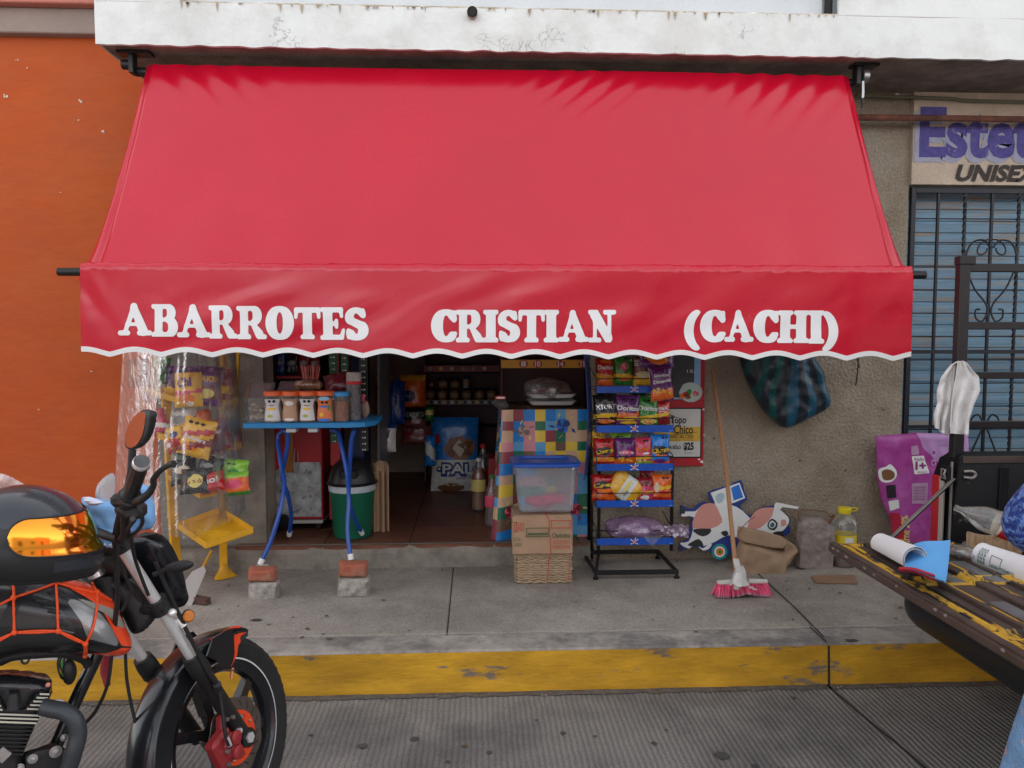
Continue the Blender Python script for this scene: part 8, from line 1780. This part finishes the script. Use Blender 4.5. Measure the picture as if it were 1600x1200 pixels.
def srel(lst2, m_, off=.002, name='print', rsm=0):
    rg_ = [((P(x, y, sY)-o).x, (P(x, y, sY)-o).z) for x, y in lst2]; mb = MB(); relief(mb, pl, rg_, o, X3, Z3, .022, .04, m_, res=.006, off=off, sm=1, rsm=rsm, disp=dsp); mb.build(name, sb, 60)
srel([(1430, 676), (1512, 676), (1514, 720), (1508, 740), (1460, 720), (1440, 700)], M('lilac_sack', (.48, .26, .52), .4, var=.1, scale=6, bump=.3, bscale=12), .0015, 'lilac_print')
srel([(1388, 800), (1402, 800), (1410, 830), (1418, 878), (1400, 878), (1394, 845)], M('crimson_sack', (.45, .02, .05), .4, var=.1), .0018, 'crimson_print')
srel([(1421, 712), (1440, 711), (1448, 738), (1425, 740)], k_wht, .0024, 'white_panel', 0)
srel([(1420, 696), (1431, 695), (1433, 709), (1421, 710)], C('sack_pale', .5, .3, .46), .0026, 'pale_panel'); srel([(1421, 754), (1446, 753), (1444, 786), (1422, 786)], C('sack_pale', .5, .3, .46), .0026, 'pale_panel')
srel([(1372, 732), (1382, 728), (1388, 724), (1397, 734), (1397, 745), (1388, 752), (1375, 752), (1371, 742)], k_wht, .0024, 'emblem', 2); srel([(1375, 736), (1383, 732), (1393, 736), (1394, 745), (1386, 749), (1377, 748)], k_brn, .0034, 'emblem_centre', 2)
srel([(1381, 757), (1396, 756), (1397, 776), (1383, 778)], C('sack_black', .03, .02, .03), .0026, 'black_panel'); srel([(1385, 782), (1400, 779), (1402, 792), (1388, 797)], k_wht, .0026, 'white_tag')
Hs = hgt(smooth([V((p[0], p[1], 0)) for p in pl], 1, True)[0], .022, .04, dsp)
def ssf(px, py): p = P(px, py, sY)-o; return o+V((p.x, -(Hs(p.x, p.z)+.0045), p.z))
mb = MB(); m_pm = C('sack_plum', .25, .03, .18)
text(mb, 'Adulto', ssf, 1424, 719, 1440, 713, m_pm); text(mb, '1+', ssf, 1426, 733, 1443, 720, m_pm, .05); text(mb, 'ADULT', ssf, 1429, 738, 1444, 735, m_pm)
text(mb, 'Carne 20%', lambda a_, b_: ssf(a_, b_), 1385, 836, 1437, 824, k_lyel, .02, 0, -1.62); text(mb, '100% COMPLETO', ssf, 1464, 694, 1500, 690, C('sack_lilac_txt', .62, .5, .66)); text(mb, 'Y BALANCEADO', ssf, 1466, 702, 1500, 698, C('sack_lilac_txt', .62, .5, .66))
for k, y in enumerate((706, 722)): disc(mb, (1455, y), 4, 5, ssf, C('sack_lilac_txt', .62, .5, .66)); disc(mb, (1455, y), 2.8, 3.6, lambda a_, b_: ssf(a_, b_)+V((0, -.001, 0)), m_mag)
for k in range(5): text(mb, 'INGREDIENTES Y NUTRIENTES', ssf, 1424, 762+k*4.6, 1443, 759+k*4.6, m_pm, .0)
mb.build('lettering', sb)['kind'] = 'stuff'

# ================================================================ person at the right edge, busy at the truck
def skin(name, verts, edges, radii, mat, parent=None, sub=2, root=0):
    me = bpy.data.meshes.new(name); off = WO[parent.name] if parent else V((0, 0, 0)); me.from_pydata([V(v)-off for v in verts], edges, []); o = bpy.data.objects.new(name, me); COL.objects.link(o)
    md = o.modifiers.new('s', 'SKIN'); md.use_smooth_shade = True
    for i, rr in enumerate(radii):
        rr = rr if isinstance(rr, tuple) else (rr, rr); me.skin_vertices[0].data[i].radius = rr; me.skin_vertices[0].data[i].use_root = (i == root)
    sb_ = o.modifiers.new('u', 'SUBSURF'); sb_.levels = sub; sb_.render_levels = sub
    dg = bpy.context.evaluated_depsgraph_get(); dg.update(); m2 = bpy.data.meshes.new_from_object(o.evaluated_get(dg)); o.modifiers.clear(); o.data = m2; m2.materials.clear(); m2.materials.append(mat)
    for p in m2.polygons: p.use_smooth = True
    if parent: o.parent = parent
    WO[o.name] = off; return o
pc = V((1.43, 1.42, 0)); f_ = V((.80, .60, 0)).normalized(); l_ = V((-.60, .80, 0)).normalized()      # facing the truck
pe = thing('person', 'person in dark blue patterned top and mottled jeans at the right edge of the picture', 'person', (1.43, 1.42, 0))
def bpnt(f, l, z): return pc+f_*f+l_*l+Z3*z
m_skin = M('skin', (.36, .19, .12), .55, var=.08, scale=8, spec=.4); m_hair = M('black_hair', (.012, .010, .009), .5, var=.3, scale=60, stretch=(1, 1, .1))
m_top = M('blue_patterned_top', (.012, .035, .20), .8, var=.5, scale=55, bump=.8, bscale=70, col2=(.12, .22, .48), mscale=60, mth=(.48, .56)); m_jean = M('mottled_blue_jeans', (.14, .28, .48), .85, var=.2, scale=14, bump=.4, bscale=120, col2=(.48, .36, .34), mscale=11, mth=(.52, .56)); m_shoe = M('dark_shoe', (.03, .025, .025), .6)
BD = [bpnt(0, .05, .93), bpnt(.01, 0, 1.10), bpnt(.03, 0, 1.28), bpnt(.05, 0, 1.38), bpnt(.065, 0, 1.45), bpnt(.085, 0, 1.54), bpnt(.09, 0, 1.63),
      bpnt(.04, .17, 1.36), bpnt(-.02, .30, 1.17), bpnt(.20, .30, 1.10), bpnt(.27, .285, 1.085), bpnt(.33, .28, 1.08),
      bpnt(.04, -.17, 1.36), bpnt(.06, -.24, 1.10), bpnt(.28, -.20, 1.06), bpnt(.35, -.19, 1.06), bpnt(.41, -.185, 1.06),
      bpnt(0, .17, .88), bpnt(.0, .28, .48), bpnt(-.03, .30, .09), bpnt(.09, .31, .035),
      bpnt(0, -.09, .88), bpnt(.03, -.10, .48), bpnt(.01, -.10, .09), bpnt(.13, -.11, .035)]
E_ = [(0, 1), (1, 2), (2, 3), (3, 4), (4, 5), (5, 6), (3, 7), (7, 8), (8, 9), (9, 10), (10, 11), (3, 12), (12, 13), (13, 14), (14, 15), (15, 16), (0, 17), (17, 18), (18, 19), (19, 20), (0, 21), (21, 22), (22, 23), (23, 24)]
RR = [(.115, .085), (.095, .075), (.105, .08), (.085, .07), .052, .088, .070, .058, .040, .030, (.036, .02), (.034, .014), .058, .040, .030, (.036, .02), (.034, .014), .088, .058, .042, (.042, .03), .088, .058, .042, (.042, .03)]
body = skin('body', BD, E_, RR, m_skin, pe)
# fingers: short chains from each palm, joined to the body mesh
def fingers(base, sgn):
    out = []
    for k in range(4):
        o0 = base+l_*(.022-.015*k)*1.0; ln_ = (.060, .068, .063, .050)[k]
        out.append((o0, [o0+f_*ln_*.45+Z3*.004, o0+f_*ln_*.8-Z3*.012, o0+f_*ln_*.92-Z3*.030]))
    out.append((base-f_*.035+l_*.026*sgn, [base-f_*.01+l_*.048*sgn-Z3*.008, base+f_*.018+l_*.052*sgn-Z3*.016])); return out
fin_o = []
for hand, sgn in ((BD[11], -1), (BD[16], 1)):
    for b0, ch in fingers(hand, sgn): fin_o.append(skin('finger', [b0-f_*.012]+[b0]+ch, [(i, i+1) for i in range(len(ch)+1)], [.009]*2+[.0085, .0075, .006][:len(ch)], m_skin, pe, 1))
import bmesh
bm = bmesh.new(); bm.from_mesh(body.data)
for o in fin_o: bm.from_mesh(o.data)
bm.to_mesh(body.data); bm.free()
for o in fin_o: bpy.data.objects.remove(o)
# face features set into the head
bm_ = MB(); hc = bpnt(.095, 0, 1.575)
bm_.ell(hc+f_*.098+Z3*-.004, (.013, .012, .022), m_skin, 10, 8)
for s_ in (-1, 1): bm_.ell(hc+l_*.088*s_, (.012, .02, .030), m_skin, 10, 8)
bm_.build('nose_and_ears', body)
bm_ = MB()
for s_ in (-1, 1): bm_.ell(hc+f_*.083+l_*.032*s_+Z3*.018, (.010, .013, .008), k_wht, 10, 6); bm_.ell(hc+f_*.090+l_*.032*s_+Z3*.018, (.005, .006, .006), k_blk, 8, 6)
bm_.ell(hc+f_*.088-Z3*.045, (.010, .024, .007), C('lips', .35, .1, .09), 10, 6); bm_.build('eyes_and_mouth', body)
bm_ = MB(); bm_.ell(hc+V((0, 0, .035))-f_*.02, (.105, .100, .105), m_hair, 24, 16, fn=lambda p: V((p.x, p.y, p.z if p.z > -.02 else p.z*1.5))*(1+.06*nz(p.x*20, p.y*20, p.z*4))); bm_.build('hair', pe)
top = skin('blouse', [BD[0]-Z3*.10]+[BD[i] for i in (1, 2, 3)]+[BD[7], BD[8], BD[8].lerp(BD[9], .55), BD[12], BD[13], BD[13].lerp(BD[14], .5)], [(0, 1), (1, 2), (2, 3), (3, 4), (4, 5), (5, 6), (3, 7), (7, 8), (8, 9)], [(.20, .155), (.175, .14), (.18, .14), (.11, .09), .075, .066, .06, .075, .062, .055], m_top, pe)
jn = skin('jeans', [BD[0]-Z3*.01, BD[17], BD[18], BD[19]+Z3*.03, BD[21], BD[22], BD[23]+Z3*.03], [(0, 1), (1, 2), (2, 3), (0, 4), (4, 5), (5, 6)], [(.175, .135), .115, .082, .070, .112, .082, .070], m_jean, pe)
for s_, kk in ((1, 19), (-1, 23)): mb = MB(); mb.ell(BD[kk]+f_*.05-Z3*.045, (.05, .05, .045), m_shoe, 18, 10, fn=lambda p: V((p.x, p.y, max(p.z, -.04)))); mb.ell(BD[kk]+f_*.10-Z3*.055, (.075, .045, .035), m_shoe, 18, 10, rot=Matrix((f_, l_, Z3)).transposed(), fn=lambda p: V((p.x, p.y, max(p.z, -.033)))); mb.build('shoe', pe)
